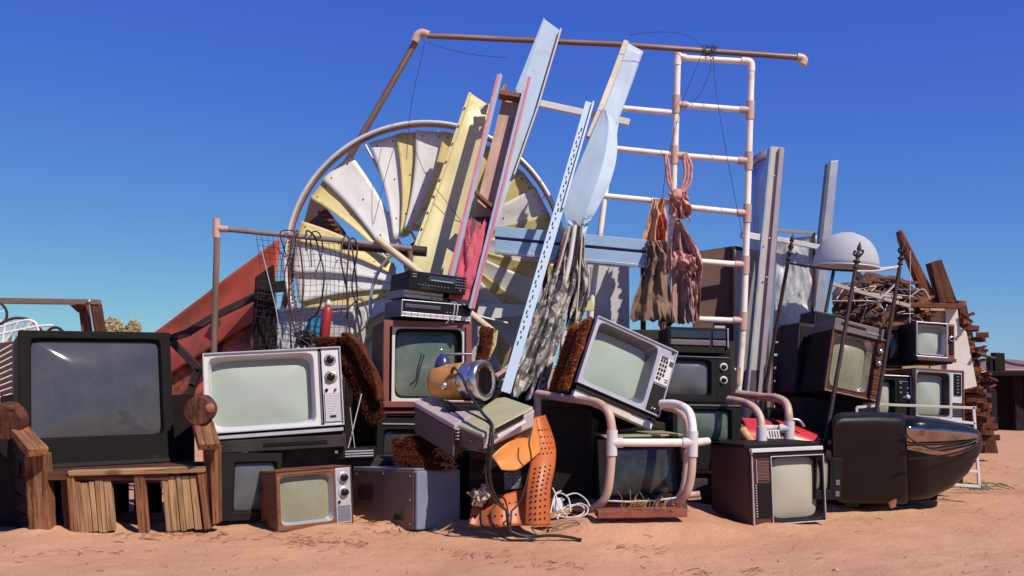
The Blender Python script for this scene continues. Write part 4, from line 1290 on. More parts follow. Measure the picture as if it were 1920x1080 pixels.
def panel_of_planks(c4):
    tl, tr, br, bl = [Vector(q) for q in c4]
    mb = MB()
    cuts = [0, .17, .40, .55, .78, 1.0]
    for a, b in zip(cuts[:-1], cuts[1:]):
        g = .012
        A, B = tl.lerp(tr, a + g), tl.lerp(tr, b - g)
        Cc, D = bl.lerp(br, b - g), bl.lerp(br, a + g)
        dy, dt, db = rnd.uniform(-.006, .006), rnd.uniform(-2, 2), rnd.uniform(-3, 2)
        mb.prism([P(A.x, A.y + dt, Yf + .015 + dy), P(B.x, B.y + dt * .6, Yf + .015 + dy), P(Cc.x, Cc.y + db, Yf + .015 + dy), P(D.x, D.y + db * .5, Yf + .015 + dy)], (0, .03, 0))
    c0_, c1_ = P(tl.x, tl.y + 12, Yf + .055), P(tr.x, tr.y + 12, Yf + .055)
    mb.beam(c0_, c1_, .02, .05, (0, 0, 1))
    mb.build('front_panel', palewood, root, bevel=.002)
panel_of_planks([(137, 904), (208, 901), (216, 996), (147, 1001)])
panel_of_planks([(302, 895), (369, 891), (380, 992), (311, 998)])
plank('front_slat', [(250, 890), (270, 889), (279, 998), (259, 1001)], Yf + .005, .03, oldwood)
# seat; near-black sides and back added to make the inside dark
mb = MB(); mb.box((P(215, 890, 5.9).x, 5.98, P(215, 884, 5.62).z - .03), (.80, .70, .04)); mb.build('seat', darkwood, root, bevel=.004)
mb = MB()
for k in range(5): mb.beam(P(2 + k*1, 815 + k*38, 6.25), P(54 + k*4, 858 + k*32, 5.66), .02, .09, (0, 0, 1))
mb.build('side_panel', blackwood, root, bevel=.003)
mb = MB()
for k in range(5): mb.beam(P(398, 852 + k*28, 5.68), P(398 + k*.5, 830 + k*26, 6.4), .02, .085, (0, 0, 1))
mb.build('side_panel', blackwood, root, bevel=.003)
mb = MB()
for k in range(6): mb.beam(P(30 + k*62, 975, 6.5), P(28 + k*62, 740, 6.6), .17, .03, (0, 1, 0))
mb.build('backrest', blackwood, root, bevel=.003)
# black box added to fill the dark mass at left
M, W, H = face((-40, 800), (48, 806), (60, 985), (-40, 990), 5.95, 20, 0)
t = thing('dark_filler', 'black filler box added for the dark beside left leg of the timber armchair', 'cabinet', M=M)
shell(t, [(0, -W/2, W/2, 0, H), (.4, -W/2, W/2, 0, H)], black, bevel=.006)
mb = MB(); mb.box((0, -.002, H*.5), (W*.85, .008, H*.9)); mb.build('door', black, t, True, .003)

# ---------------------------------------------------------------- far left: timber frame, rims, white rack, shrubs
root = thing('timber_gallows', 'dark timber goalpost frame against sky behind the huge black television', 'frame', G(165, 870))
Y = 9.0
mb = MB(); mb.prism(PX([(-60, 557), (182, 561), (184, 571), (-60, 568)], Y), (0, .09, 0)); mb.build('top_beam', mat('grey_timber', (.17, .115, .09), .8, var=.25, scale=10, stretch=(1, 8, 8)), root, bevel=.004)
mb = MB(); mb.prism(PX([(168, 571), (184, 570), (230, 850), (212, 850)], Y + .01), (0, .09, 0)); mb.build('post', darkwood, root, bevel=.005)
mb = MB(); mb.prism(PX([(146, 571), (160, 571), (196, 850), (180, 850)], Y + .12), (0, .09, 0)); mb.build('post', redwood, root, bevel=.005)
mb = MB(); mb.prism(PX([(130, 572), (158, 571), (152, 584), (146, 586)], Y + .08), (0, .05, 0)); mb.build('bracket', redwood, root, bevel=.003)
mb = MB(); mb.lathe([(.018, 0), (.018, .012)], Matrix.Translation(P(167, 565, Y)) @ NY, 12); mb.build('bolt', galv, root)

def wheel(px, py, Y, rpx, yaw, label, m_, tyre=True, tilt=0):
    r = rpx * S(Y)
    c = P(px, py, Y)
    M = Matrix.Translation(c) @ Matrix.Rotation(R(yaw), 4, 'Z') @ Matrix.Rotation(R(tilt), 4, 'X')
    t = thing('bicycle_wheel', label, 'wheel', c - Vector((0, 0, r)))
    ring = [M @ Vector((r * math.cos(a), 0, r * math.sin(a))) for a in [k / 40 * 6.283 for k in range(40)]]
    mb = MB(); mb.tube(ring, .012, 8, True); mb.build('rim', m_, t)
    mb = MB()
    for k in range(20):
        a = k / 20 * 6.283
        mb.tube([M @ Vector((.02 * math.cos(a + .8), .02 * (-1) ** k, .02 * math.sin(a + .8))), M @ Vector((r * math.cos(a), 0, r * math.sin(a)))], .0022, 4, caps=False)
    mb.build('spoke', galv, t)
    mb = MB(); mb.lathe([(.018, -.04), (.018, .04)], M @ Matrix.Rotation(R(90), 4, 'X'), 10); mb.build('hub', darkiron, t)
wheel(34, 640, 8.4, 44, 20, 'bicycle wheel with dark rim standing behind the top left of the huge television', darkiron)
wheel(-16, 590, 8.8, 26, 25, 'bicycle wheel with dark rim cut by the photo edge under the timber beam', darkiron)
wheel(102, 650, 8.6, 36, -30, 'bicycle wheel with dark rim mostly hidden behind the huge television', darkiron)
root = thing('white_tube_rack', 'white bent tube frame poking out behind top left of the huge television', 'frame', G(40, 880))
for pts in ([(-30, 622), (10, 610), (40, 602), (58, 601), (70, 612), (76, 650)], [(-30, 634), (20, 622), (70, 612), (100, 610)], [(10, 606), (4, 650), (0, 700)], [(34, 604), (24, 622), (10, 640)], [(60, 603), (44, 622)]):
    mb = MB(); mb.tube(spline(PX(pts, 8.0), 6), .010, 8); mb.build('tube', pvc, root)
mb = MB(); mb.tube(spline(PX([(20, 625), (15, 700), (18, 860)], 8.05), 5), .012, 8); mb.build('post', pvc, root)
root = thing('white_wire_rack', 'white wire rack of fanned rods at photo edge beside the huge television', 'rack', G(0, 960))
for k in range(13):
    y0 = 648 + k * 10.5
    mb = MB(); mb.tube(PX([(-40, y0 + 34 - k * 1.2), (22, y0 - 2 + k * 1.0)], 6.6), .0042, 6); mb.build('rod', pvc, root)
mb = MB(); mb.tube(PX([(-8, 610), (-4, 950)], 6.62), .008, 8); mb.build('post', pvc, root)
mb = MB(); mb.tube(PX([(-38, 620), (-36, 955)], 6.62), .008, 8); mb.build('post', pvc, root)
mb = MB(); mb.prism(PX([(-60, 650), (24, 640), (30, 800), (-60, 800)], 7.0), (0, .03, 0)); o = mb.build('rusty_board', maroon); tag(o, 'rust brown board standing behind the white wire rack at the photo edge', 'board')

def shrub(px, py, Y, wpx, hpx, label):
    c = P(px, py, Y)
    s_ = S(Y)
    base = Vector((c.x, Y, 0))
    t = thing('desert_shrub', label, 'shrub', base, group='desert shrubs')
    mb = MB()
    for k in range(9):
        a = rnd.uniform(0, 6.28)
        q = c + Vector((math.cos(a) * wpx * s_ * .4, math.sin(a) * wpx * s_ * .4, rnd.uniform(-.2, .6) * hpx * s_))
        mb.tube([base, base.lerp(q, .5) + Vector((rnd.uniform(-.06, .06), 0, 0)), q], .03, 5, r1=.006)
    mb.build('stem', shrub_d, t)
    mb = MB()
    for k in range(2600):
        a, b = rnd.uniform(0, 6.28), rnd.uniform(-.5, 1.5)
        rr = rnd.uniform(.55, 1.08)
        lump = 1 + .28 * noise.noise((math.cos(a) * 2, math.sin(a) * 2, b * 2 + px))
        p = c + Vector((math.cos(a) * math.cos(b) * wpx / 2 * s_ * rr * lump, math.sin(a) * math.cos(b) * wpx / 2 * s_ * rr * lump, math.sin(b) * hpx * s_ * rr * lump * .7))
        d = Vector((rnd.gauss(0, 1), rnd.gauss(0, 1), rnd.gauss(.4, 1))).normalized() * rnd.uniform(.03, .07)
        e = d.orthogonal().normalized() * .018
        mb.add([p - e, p + e, p + d], [(0, 1, 2)], False, [p] * 3)
    mb.build('foliage', shrub_m, t)
shrub(210, 622, 16, 40, 30, 'pale dry shrub against the sky just right of the timber frame')
shrub(250, 624, 17, 26, 28, 'smaller pale dry shrub against the sky left of the red sheet')

# ---------------------------------------------------------------- red sheet
root = thing('red_metal_sheet', 'sloping red painted metal sheet with rust, behind the white and silver television', 'metal sheet', G(400, 860))
mb = MB()
A, B, Cc, D = P(268, 640, 7.9), P(524, 446, 7.3), P(500, 700, 7.15), P(330, 780, 7.6)
def redfn(u, v):
    p = A.lerp(B, u).lerp(D.lerp(Cc, u), v)
    p.y += .03 * math.sin(v * 9) * (1 - v) + .02 * noise.noise((u * 4, v * 4, 2))
    return p
mb.grid(lambda u, v: redfn(u, v * .54), 30, 16); mb.build('upper_sheet', red_sheet, root, solid=.01)
mb = MB(); mb.grid(lambda u, v: redfn(u, .485 + v * .515) + Vector((0, .05, 0)), 30, 16); mb.build('lower_sheet', red_rust, root, solid=.01)
for pts in ([(315, 636), (352, 624), (404, 592), (470, 560), (500, 545)], [(318, 636), (346, 664), (374, 692)], [(374, 690), (362, 720), (350, 760)]):
    mb = MB()
    q = [P(x, y, 7.22) for x, y in pts]
    for i in range(len(q) - 1): mb.beam(q[i], q[i + 1] + (q[i + 1] - q[i]).normalized() * .02, .05, .045, (0, 1, 0))
    mb.build('brace', darkiron, root, bevel=.003)
mb = MB(); mb.beam(P(408, 600, 7.5), P(430, 855, 7.55), .08, .08, (0, 1, 0)); mb.build('post', darkwood, root, bevel=.004)
# dark upright board right of it
mb = MB(); mb.prism(PX([(478, 520), (512, 496), (518, 660), (505, 850), (470, 850), (474, 600)], 7.05), (0, .05, 0)); o = mb.build('upright_board', blackwood, bevel=.004)
tag(o, 'dark upright board standing between red sheet and white blades of the wheel', 'board')

# ---------------------------------------------------------------- left pipe frame with cables and mesh
root = thing('pipe_scaffold', 'low pipe frame with tan corner fitting carrying tangled cables and wire mesh', 'pipe frame', G(403, 930))
Y = 6.75
mb = MB(); mb.tube(PX([(407, 440), (401, 660), (397, 935)], Y), .021, 16); mb.build('upright_pipe', pipe_brown, root)
mb = MB(); mb.tube(PX([(418, 429), (560, 443), (772, 466)], Y), .0185, 16); mb.build('crossbar', pipe_grey, root)
mb = MB(); mb.tube(PX([(406, 410), (406, 446)], Y), .025, 16); mb.tube(PX([(404, 428), (428, 430)], Y), .0225, 16); mb.build('corner_fitting', pvc_fit, root, bevel=.002)
mb = MB(); mb.tube(PX([(640, 458), (800, 472)], Y + .12), .035, 14); mb.build('rear_crossbar', darkiron, root)
mb = MB(); mb.tube(PX([(768, 466), (778, 700), (780, 930)], Y + .06), .02, 12); mb.build('upright_pipe', pipe_brown, root)

root = thing('wire_mesh', 'rusty wire mesh panel hanging from the low pipe frame', 'wire mesh', P(570, 650, 6.8))
def meshp(u, v):
    p = P(478 + 186 * u + 6 * math.sin(v * 5), 436 + 14 * u + 212 * v, 6.78)
    p.y += .10 * math.sin(u * 3.1 + .5) * math.sin(v * 2.4 + .3) + .05 * noise.noise((u * 3, v * 3, 1))
    p.x += .02 * noise.noise((u * 4, v * 4, 5)); p.z += .02 * noise.noise((u * 4, v * 4, 8))
    return p
mb = MB()
for i in range(19):
    mb.tube([meshp(i / 18, k / 14) for k in range(15)], .0017, 4, caps=False)
for j in range(20):
    mb.tube([meshp(k / 14, j / 19) for k in range(15)], .0017, 4, caps=False)
mb.build('wire_grid', darkiron, root)
mb = MB(); mb.tube([meshp(k / 14, 0) for k in range(15)], .004, 6); mb.build('edge_wire', darkiron, root)
cables = [
    ([(546, 655), (540, 560), (545, 500), (552, 440), (556, 432), (562, 446), (568, 520), (562, 600), (560, 650)], wire_br, .006, 'brown cable looped twice over crossbar near left end of the mesh'),
    ([(574, 470), (572, 446), (578, 434), (590, 444), (596, 470), (610, 520), (598, 580), (576, 600)], wire_b, .006, 'black cable forming a narrow loop over the crossbar in the middle of the mesh'),
    ([(584, 500), (580, 448), (590, 436), (600, 440), (602, 470), (592, 520)], wire_b, .0045, 'thin black cable hooked over the crossbar beside a narrow cable loop'),
    ([(648, 640), (650, 560), (642, 490), (644, 448), (652, 444), (656, 470), (650, 540), (655, 640)], wire_br, .006, 'brown cable hanging nearly straight from the crossbar right of the mesh'),
    ([(662, 640), (668, 560), (664, 480), (656, 452), (662, 446), (672, 470), (660, 540), (676, 600), (664, 660)], wire_b, .0055, 'black cable swinging wide at the right edge of the mesh'),
    ([(520, 466), (534, 480), (528, 440), (540, 432), (552, 442), (536, 520), (548, 600), (560, 640)], wire_br, .0045, 'thin brown cable wandering down beside black power adapter'),
    ([(600, 640), (640, 640), (668, 630), (690, 600), (672, 560), (640, 600)], wire_b, .0055, 'black cable coiled loosely beside the red bottle'),
]
for pts, m_, r, lab in cables:
    mb = MB(); q = PX(pts, 6.72)
    for i, p in enumerate(q): p.y += .05 * math.sin(i * 2.1)
    mb.tube(spline(q, 8), r, 7); o = mb.build('hanging_cable', m_)
    tag(o, lab, 'cable')
# coiled telephone cord
mb = MB()
core = spline(PX([(544, 440), (543, 490), (550, 560), (558, 600), (562, 640)], 6.66), 40)
pts = []
for i, p in enumerate(core):
    a = i * 1.05
    pts.append(p + Vector((math.cos(a) * .014, math.sin(a) * .014, 0)))
mb.tube(pts, .0032, 5); o = mb.build('coiled_cable', wire_br); tag(o, 'coiled spring like telephone cord hanging straight down over the wire mesh', 'cord')
# knot of cables at the foot
mb = MB()
for k in range(9):
    q = [P(565 + rnd.uniform(-14, 30), 640 + rnd.uniform(-22, 14), 6.66 + rnd.uniform(0, .08)) for _ in range(6)]
    mb.tube(spline(q, 6), .005, 6)
o = mb.build('cable_tangle', wire_b); tag(o, 'black knot of cables gathered at the foot of the wire mesh', 'cables')
M, W, H = face((513, 528), (535, 525), (537, 546), (516, 548), 6.62, 12, 0)
t = thing('power_adapter', 'small black power adapter hanging by its cord on the wire mesh', 'adapter', M=M)
shell(t, [(0, -W/2, W/2, 0, H), (.05, -W/2, W/2, 0, H)], black, bevel=.006)
mb = MB(); mb.tube(PX([(526, 526, 6.65), (528, 490, 6.68), (540, 440, 6.7)]), .003, 6); mb.build('cord', wire_b, t)
mb = MB(); mb.tube(PX([(489, 462), (516, 572), (530, 650)], 6.64), .0035, 6); o = mb.build('thin_rod', silver); tag(o, 'thin silver aerial rod slanting across left side of the wire mesh', 'aerial')
# red bottle
c = P(608, 634, 6.72); M = Matrix.Translation(c) @ Matrix.Rotation(R(6), 4, 'Y')
t = thing('red_bottle', 'red bottle with white nozzle hanging at the wire mesh', 'bottle', M=M)
mb = MB(); mb.lathe([(.03, 0), (.034, .01), (.034, .17), (.026, .2), (.016, .215)], Matrix.Identity(4), 20); mb.build('body', mat('dull_red_plastic', (.34, .022, .022), .45, var=.15, dirt=(.2, .05, .04), damt=.25), t, True)
mb = MB(); mb.lathe([(.018, .215), (.02, .228), (.014, .245), (.008, .256)], Matrix.Identity(4), 16); mb.build('nozzle', white_pl, t, True)
# white appliance with blue porthole behind the mesh
M, W, H = face((512, 580), (662, 572), (666, 680), (514, 690), 7.1, -4, 0)
t = thing('white_appliance', 'white enamelled appliance with blue round window behind the wire mesh', 'appliance', M=M)
shell(t, [(0, -W/2, W/2, -.55, H), (.4, -W/2, W/2, -.55, H)], white_pl, bevel=.02)
mb = MB(); mb.lathe([(.082, 0), (.085, .012), (.07, .016)], Matrix.Translation((W*.06, -.001, H*.62)) @ NY, 28); mb.build('window', cyan_m, t, True)
mb = MB(); mb.box((0, -.006, H*.98), (W*.95, .012, .02)); mb.build('top_trim', galv, t, True)

# shaggy rugs -------------------------------------------------
def rug(name, label, quad, Y, n, ln, wd, m_, cat='rug', amp=.04, seed=1.0, backing=None, thick=.02):
    Lp, Rp = PX(quad[0], Y), PX(quad[1], Y)
    Ls, Rs = spline(Lp, 8), spline(Rp, 8)
    def fn(u, v):
        p = interp(Ls, v).lerp(interp(Rs, v), u)
        p.y += amp * noise.noise((u * 3 + seed, v * 3, seed)) - .05 * math.sin(math.pi * u)
        return p
    def pn(u, v):
        e = .01
        p = fn(u, v)
        nr = (fn(min(u + e, 1), v) - fn(max(u - e, 0), v)).cross(fn(u, min(v + e, 1)) - fn(u, max(v - e, 0)))
        if nr.y > 0: nr = -nr
        return p, nr
    t = thing(name, label, cat, fn(.5, 1))
    mb = MB(); mb.grid(fn, 16, 20); mb.build('backing', backing or shag_d, t, solid=thick)
    mb = MB(); shag(mb, pn, n, ln, wd); o = mb.build('pile', m_, t)
rug('shag_rug', 'rust brown shag rug draped between white television and red brown console', ([(592, 632), (600, 650), (640, 690), (680, 760), (700, 790)], [(660, 632), (682, 668), (700, 710), (712, 745), (716, 775)]), 6.45, 11000, .032, .0022, shag_d)  # pile in the dark shag, its shade put into the colour
rug('shag_rug', 'thin strip of lighter shag standing for the sunlit rug edge beside the red brown console', ([(640, 626), (664, 640), (684, 672), (700, 708), (708, 748)], [(656, 626), (678, 644), (695, 676), (712, 712), (718, 752)]), 6.36, 2200, .016, .0016, shag_m, seed=11)  # sunlit edge put in as a separate, lighter coloured strip
def flank_rug(label, y0, y1, z0, z1, n, seed):
    base = TILT_M
    x = -TILT_W / 2 - .012
    def fn(u, v):
        return base @ Vector((x - .012 * noise.noise((u * 3 + seed, v * 4, seed)), y0 + (y1 - y0) * u + .03 * noise.noise((v * 3, seed, 1)), TILT_H * (z1 + (z0 - z1) * v)))
    nr = (base.to_3x3() @ Vector((-1, -.25, 0))).normalized()
    t = thing('shag_rug', label, 'rug', fn(.5, 1))
    mb = MB(); mb.grid(fn, 10, 16); mb.build('backing', shag_d, t, solid=.012)
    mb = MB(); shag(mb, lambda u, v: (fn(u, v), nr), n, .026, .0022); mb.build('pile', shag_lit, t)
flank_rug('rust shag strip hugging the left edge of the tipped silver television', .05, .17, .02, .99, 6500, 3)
flank_rug('second rust shag strip farther back on the flank of the tipped silver television', .23, .36, .05, .97, 6500, 9)
rug('shag_clump', 'torn clump of dark rust shag lying on the blue grey cabinet', ([(744, 822, 6.0), (742, 840, 5.95), (745, 866, 5.9)], [(800, 812, 6.0), (835, 845, 5.95), (848, 872, 5.9)]), 5.95, 8000, .034, .0024, shag_d, 'carpet scrap', seed=5)
rug('shag_clump', 'narrow scrap of rust shag beside white upright strip right of the console', ([(904, 612), (898, 650), (893, 690)], [(924, 615), (918, 650), (908, 695)]), 6.75, 3000, .026, .002, shag_m, 'carpet scrap', seed=8)
mb = MB(); mb.prism(PX([(896, 612), (905, 612), (899, 700), (891, 700)], 6.8), (0, .02, 0)); o = mb.build('white_strip', white_pl, bevel=.002); tag(o, 'narrow white upright strip just right of the red brown console', 'strip')
mb = MB(); mb.prism(PX([(918, 628), (934, 618), (930, 648), (912, 684), (908, 690)], 6.85), (0, .01, 0)); o = mb.build('yellow_scrap', yellow_paint, bevel=.001); tag(o, 'torn scrap of pale yellow sheet right of the rust shag scrap', 'scrap')
# frayed foam scraps
mb = MB()
for k in range(40):
    p = P(835 + rnd.uniform(-12, 20), 855 + rnd.uniform(-16, 18), 5.88 + rnd.uniform(-.03, .03)); mb.tube(spline([p, p + Vector((rnd.uniform(-.04, .04), rnd.uniform(-.03, .03), rnd.uniform(-.02, .03))), p + Vector((rnd.uniform(-.06, .06), rnd.uniform(-.04, .04), rnd.uniform(-.05, .02)))], 4), .002, 4)
o = mb.build('frayed_strands', straw_m); tag(o, 'pale frayed strands sticking out beside the dark rust shag clump', 'strands')
# ---------------------------------------------------------------- windmill wheel
FY = 7.6
FC = P(797, 487, FY); FS = S(FY)
FR = 264 * FS
root = thing('windmill_wheel', 'large windmill wheel with yellow and white curved blades behind the leaning panels', 'windmill wheel', Vector((FC.x, FY, 0)))
def fpol(a, rpx, y=0.0):
    return Vector((FC.x + math.cos(R(a)) * rpx * FS, FY + y, FC.z + math.sin(R(a)) * rpx * FS))
mb = MB(); mb.tube([fpol(k * 4, 264) for k in range(90)], .0155, 10, True); mb.build('outer_ring', rim_paint, root)
mb = MB(); mb.grid(lambda u, v: fpol(u * 360, 260, .012 + v * .08), 90, 2); mb.build('rim_band', rim_shade_brown, root, solid=.006)
mb = MB(); mb.tube([fpol(k * 6, 117, .10) for k in range(60)], .012, 8, True); mb.build('inner_ring', galv, root)
mb = MB(); mb.tube([fpol(k * 12, 40, .10) for k in range(30)], .018, 8, True); mb.lathe([(.10, -.12), (.12, -.05), (.12, .1), (.05, .12)], Matrix.Translation(fpol(0, 0, .12)) @ NY, 20); mb.build('hub', darkiron, root)
blades = [(151.2, 141.8, 'y'), (141.8, 125.8, 'w'), (115.6, 103.3, 'w'), (103.3, 94.4, 'y'), (94.4, 82.2, 'w'), (82.2, 73, 'y'), (73, 61, 'w'), (61, 51, 'y'), (51, 42.4, 'w'),
          (42.4, 33.9, 'y'), (33.9, 21, 'w'), (21, 11, 'y'), (11, -2, 'w'), (-2, -11, 'y'), (-11, -24, 'w'), (-24, -33, 'y'), (-33, -46, 'w'), (-46, -55, 'y'), (-55, -68, 'w'), (-68, -78, 'y'), (-78, -92, 'w'), (-92, -102, 'y'),
          (171, 162.5, 'y'), (185, 171, 'w'), (198, 185, 'w'), (208, 198, 'y'), (222, 208, 'w'), (232, 222, 'y'), (246, 232, 'w'), (257, 246, 'y')]
for (a1, a0, col) in blades:
    ac, wdeg = (a0 + a1) / 2, abs(a1 - a0) + .6
    mb = MB()
    jit = rnd.uniform(-.006, .006)
    def bl(u, v, ac=ac, wdeg=wdeg, jit=jit):
        r = 251 + (56 - 251) * v
        half = math.radians(wdeg) * 258 / 2 * (1 - v * .50)         # half width in photo pixels
        lat = (u - .5) * 2 * half * -1
        bend = 30 * v ** 2.0
        a = R(ac)
        er = Vector((math.cos(a), 0, math.sin(a))); et = Vector((-math.sin(a), 0, math.cos(a)))
        p = FC + er * (r * FS) + et * ((lat + bend) * FS)
        p.y = FY + .085 + jit + (u - .5) * (.035 + .015 * v) + .004 * (1 - (2 * u - 1) ** 2) - .03 * v ** 2 + .006 * noise.noise((u * 3 + ac, v * 5, ac))
        return p
    mb.grid(bl, 8, 14, True, lambda u, v, ac=ac: (u * .3 + ac, ac * .37, v))
    mb.cur = 1
    for (u, v) in ((.22, .05), (.78, .05), (.5, .42), (.3, .8)):
        mb.lathe([(.0042, 0), (.004, .003)], Matrix.Translation(Vector(bl(u, v)) + Vector((0, -.003, 0))) @ NY, 7)
    mb.build('blade', [blade_y if col == 'y' else blade_w, darkiron], root, solid=.004)
for a in (150, 118, 86, 30, -30, -90, 210):
    mb = MB(); mb.tube([fpol(a, 40, .2), fpol(a, 262, .22)], .012, 6); mb.build('spoke', galv, root)
mb = MB(); mb.beam(fpol(-60, 250, .26), Vector((FC.x + .35, FY + .3, 0)), .08, .08, (0, 1, 0)); mb.build('stand_leg', darkwood, root)
mb = MB(); mb.beam(fpol(240, 250, .26), Vector((FC.x - .35, FY + .3, 0)), .08, .08, (0, 1, 0)); mb.build('stand_leg', darkwood, root)
# rust red ribbed object seen through the gap of the wheel
mb = MB()
mb.prism(PX([(566, 430), (582, 372), (600, 376), (648, 436), (646, 444)], 8.0), (0, .04, 0)); o = mb.build('ribbed_board', maroon); tag(o, 'maroon ribbed board glimpsed behind yellow blade at left of the windmill wheel', 'board')
mb2 = MB()
for k in range(6): mb2.prism(PX([(598 + k * 4, 392 + k * 9), (614 + k * 5, 393 + k * 9), (618 + k * 5, 397 + k * 9), (600 + k * 4, 397 + k * 9)], 7.985), (0, .012, 0))
WM[o.name] = Matrix.Translation(o.location)
mb2.build('rib', redwood, o)
# white hose hoop
mb = MB(); mb.tube(spline(PX([(694, 590), (697, 545), (712, 505), (735, 478), (752, 470)], 7.0), 10), .012, 8); o = mb.build('white_hose', galv); tag(o, 'grey white hose curving in a half hoop left of the black stereo', 'hose')

# ---------------------------------------------------------------- tall back pipe frame
root = thing('tall_pipe_scaffold', 'tall brown pipe frame with tan elbows spanning the sky behind the leaning panels', 'pipe frame', P(600, 850, 8.4))
BY = 7.9
mb = MB(); mb.tube(PX([(800, 67), (1150, 83), (1500, 108)], BY), .0235, 18); mb.build('crossbar', pipe_brown, root)
mb = MB(); mb.tube([P(782, 74, BY + .02), P(655, 296, BY + .12), P(560, 452, BY + .2), P(470, 850, BY + .4)], .026, 18); mb.build('sloping_pipe', pipe_brown, root)
mb = MB(); mb.tube(spline(PX([(777, 78), (783, 66), (792, 62), (804, 66)], BY), 5), .034, 16); mb.build('elbow', pvc_fit, root)
mb = MB(); mb.tube(spline(PX([(1494, 107), (1504, 109), (1507, 114), (1504, 121)], BY), 4), .033, 16); mb.build('elbow', pvc_fit, root)

# ---------------------------------------------------------------- leaning panels
def panel(name, label, cat, pts, m_, th=.012, bev=.002, fold=None):
    q = [P(*p) for p in pts]
    nr = (q[1] - q[0]).cross(q[2] - q[0]).normalized()
    if nr.y < 0: nr = -nr
    mb = MB(); mb.prism(q, nr * th)
    o = mb.build(name, m_, bevel=bev)
    return tag(o, label, cat)
# yellow channel, opened flat and torn at the top
root = thing('yellow_sheet_metal', 'long faded yellow metal channel leaning left of the pink edged channel', 'metal panel', P(815, 690, 6.9))
mb = MB()
L_ = PX([(884, 176, 7.35), (826, 344, 7.2), (768, 500, 7.0), (730, 620, 6.9)]); R_ = PX([(926, 196, 7.33), (893, 320, 7.2), (862, 512, 7.0), (835, 630, 6.9)])
def yp(u, v):
    p = interp(L_, v).lerp(interp(R_, v), u)
    p.y += .015 * math.sin(math.pi * u) * (1 + .4 * noise.noise((u * 3, v * 3, 1))) + .006 * noise.noise((u * 4, v * 6, 3))
    if v < .12: p.y += .10 * (1 - v / .12) * u
    return p
mb.grid(yp, 14, 44); mb.build('sheet', yellow_paint, root, solid=.004)
mb = MB()
for i in range(len(L_) - 1):
    mb.beam(L_[i] + Vector((-.01, -.012, 0)), L_[i + 1] + Vector((-.01, -.012, 0)), .022, .04, (0, 1, 0))
mb.build('folded_edge', yellow_paint, root, bevel=.003)
mb = MB()
for i in range(14):
    p = interp(L_, .06 + i * .066); mb.lathe([(.007, 0), (.007, .004)], Matrix.Translation(p + Vector((-.008, -.04, 0))) @ NY, 8)
mb.build('rivets', darkiron, root)
mb = MB(); mb.prism(PX([(898, 200, 7.28), (924, 192, 7.28), (918, 215, 7.25), (902, 213, 7.25)]), (0, .02, 0)); mb.build('torn_flap', yellow_paint, root, bevel=.001)
# pink edged channel
root = thing('pink_edged_channel', 'tall open channel with pink and blue edges, wood lining and torn pink wool', 'channel', P(868, 640, 6.6))
lt, lb = P(938, 144, 7.15), P(846, 526, 6.65)
rt, rb = P(990, 149, 7.15), P(884, 580, 6.6)
ft, fb = P(944, 178, 7.21), P(850, 560, 6.70)
gt, gb = P(984, 180, 7.21), P(884, 570, 6.70)
for (a, b) in ((lt, lb), (rt, rb)):
    mb = MB(); mb.beam(a, b, .010, .10, (0, 1, .1)); o = mb.build('side_flange', mat('lilac_blue_enamel', (.24, .26, .38), .45, var=.1, dirt=(.4, .3, .32), damt=.25, dscale=6), root, bevel=.002)
    lil = o.data.materials[0]
    d = Vector((0, -.055, 0))
    sgn = -1 if a is lt else 1
    mb = MB(); mb.beam(a + d, b + d, .036, .007, (0, 1, .1)); mb.build('edge_strip', lil, root, bevel=.002)
    d2 = Vector((sgn * .014, -.061, 0))
    mb = MB(); mb.beam(a + d2, b + d2, .017, .006, (0, 1, .1)); mb.build('edge_line', pink_edge, root, bevel=.001)
A4, B4 = ft + Vector((-.01, .0, 0)), gt
mb = MB(); mb.prism([ft.lerp(fb, .02), gt.lerp(gb, .02), gt.lerp(gb, .62), ft.lerp(fb, .62)], (0, .015, 0)); mb.build('wood_lining', wood('pinkish_board', (.30, .19, .15), (.47, .32, .26), (.58, .43, .36), .85, .5, .3, .3), root)
for t_, hh, dd in ((.0, .035, .17), (.50, .022, .19)):
    mb = MB(); mb.beam(lt.lerp(lb, t_ + .09) + Vector((0.02, .02, 0)), rt.lerp(rb, t_ + .085) + Vector((-.02, .02, 0)), .09, hh, (0, .2, 1)); mb.build('shelf_slat', brownwood, root, bevel=.003)
mb = MB()
mb.prism([lt.lerp(lb, .10) + Vector((.02, .05, .04)), lt.lerp(lb, .05) + Vector((.055, .06, .04)), lt.lerp(lb, .10) + Vector((.09, .06, .02))], (0, .02, 0)); mb.build('splinter', palewood, root)
mb = MB()
wl = [lt.lerp(lb, t_) + Vector((.015, -.01, 0)) for t_ in (.70, .80, .90, 1.0, 1.08)]
wr = [rt.lerp(rb, t_) + Vector((-.015, -.01, 0)) for t_ in (.63, .74, .84, .91, .97)]
def wool(u, v):
    vv = v
    if v < .35: vv = v + (.35 - v) * .8 * abs(noise.noise((u * 5, 2.2, 0))) * 2
    p = interp(wl, vv).lerp(interp(wr, vv), u)
    p.y += -.04 * math.sin(math.pi * u) * math.sin(math.pi * min(vv * 1.1, 1)) + .035 * noise.noise((u * 4, v * 5, 3)) + .012 * noise.noise((u * 14, v * 14, 3))
    return p
mb.grid(wool, 24, 30); mb.build('torn_wool', pink_wool, root, solid=.012)
mb = MB(); mb.prism([ft.lerp(fb, .62), gt.lerp(gb, .60), gt.lerp(gb, .98), ft.lerp(fb, .98)], (0, .015, 0)); mb.build('rear_board', maroon, root)

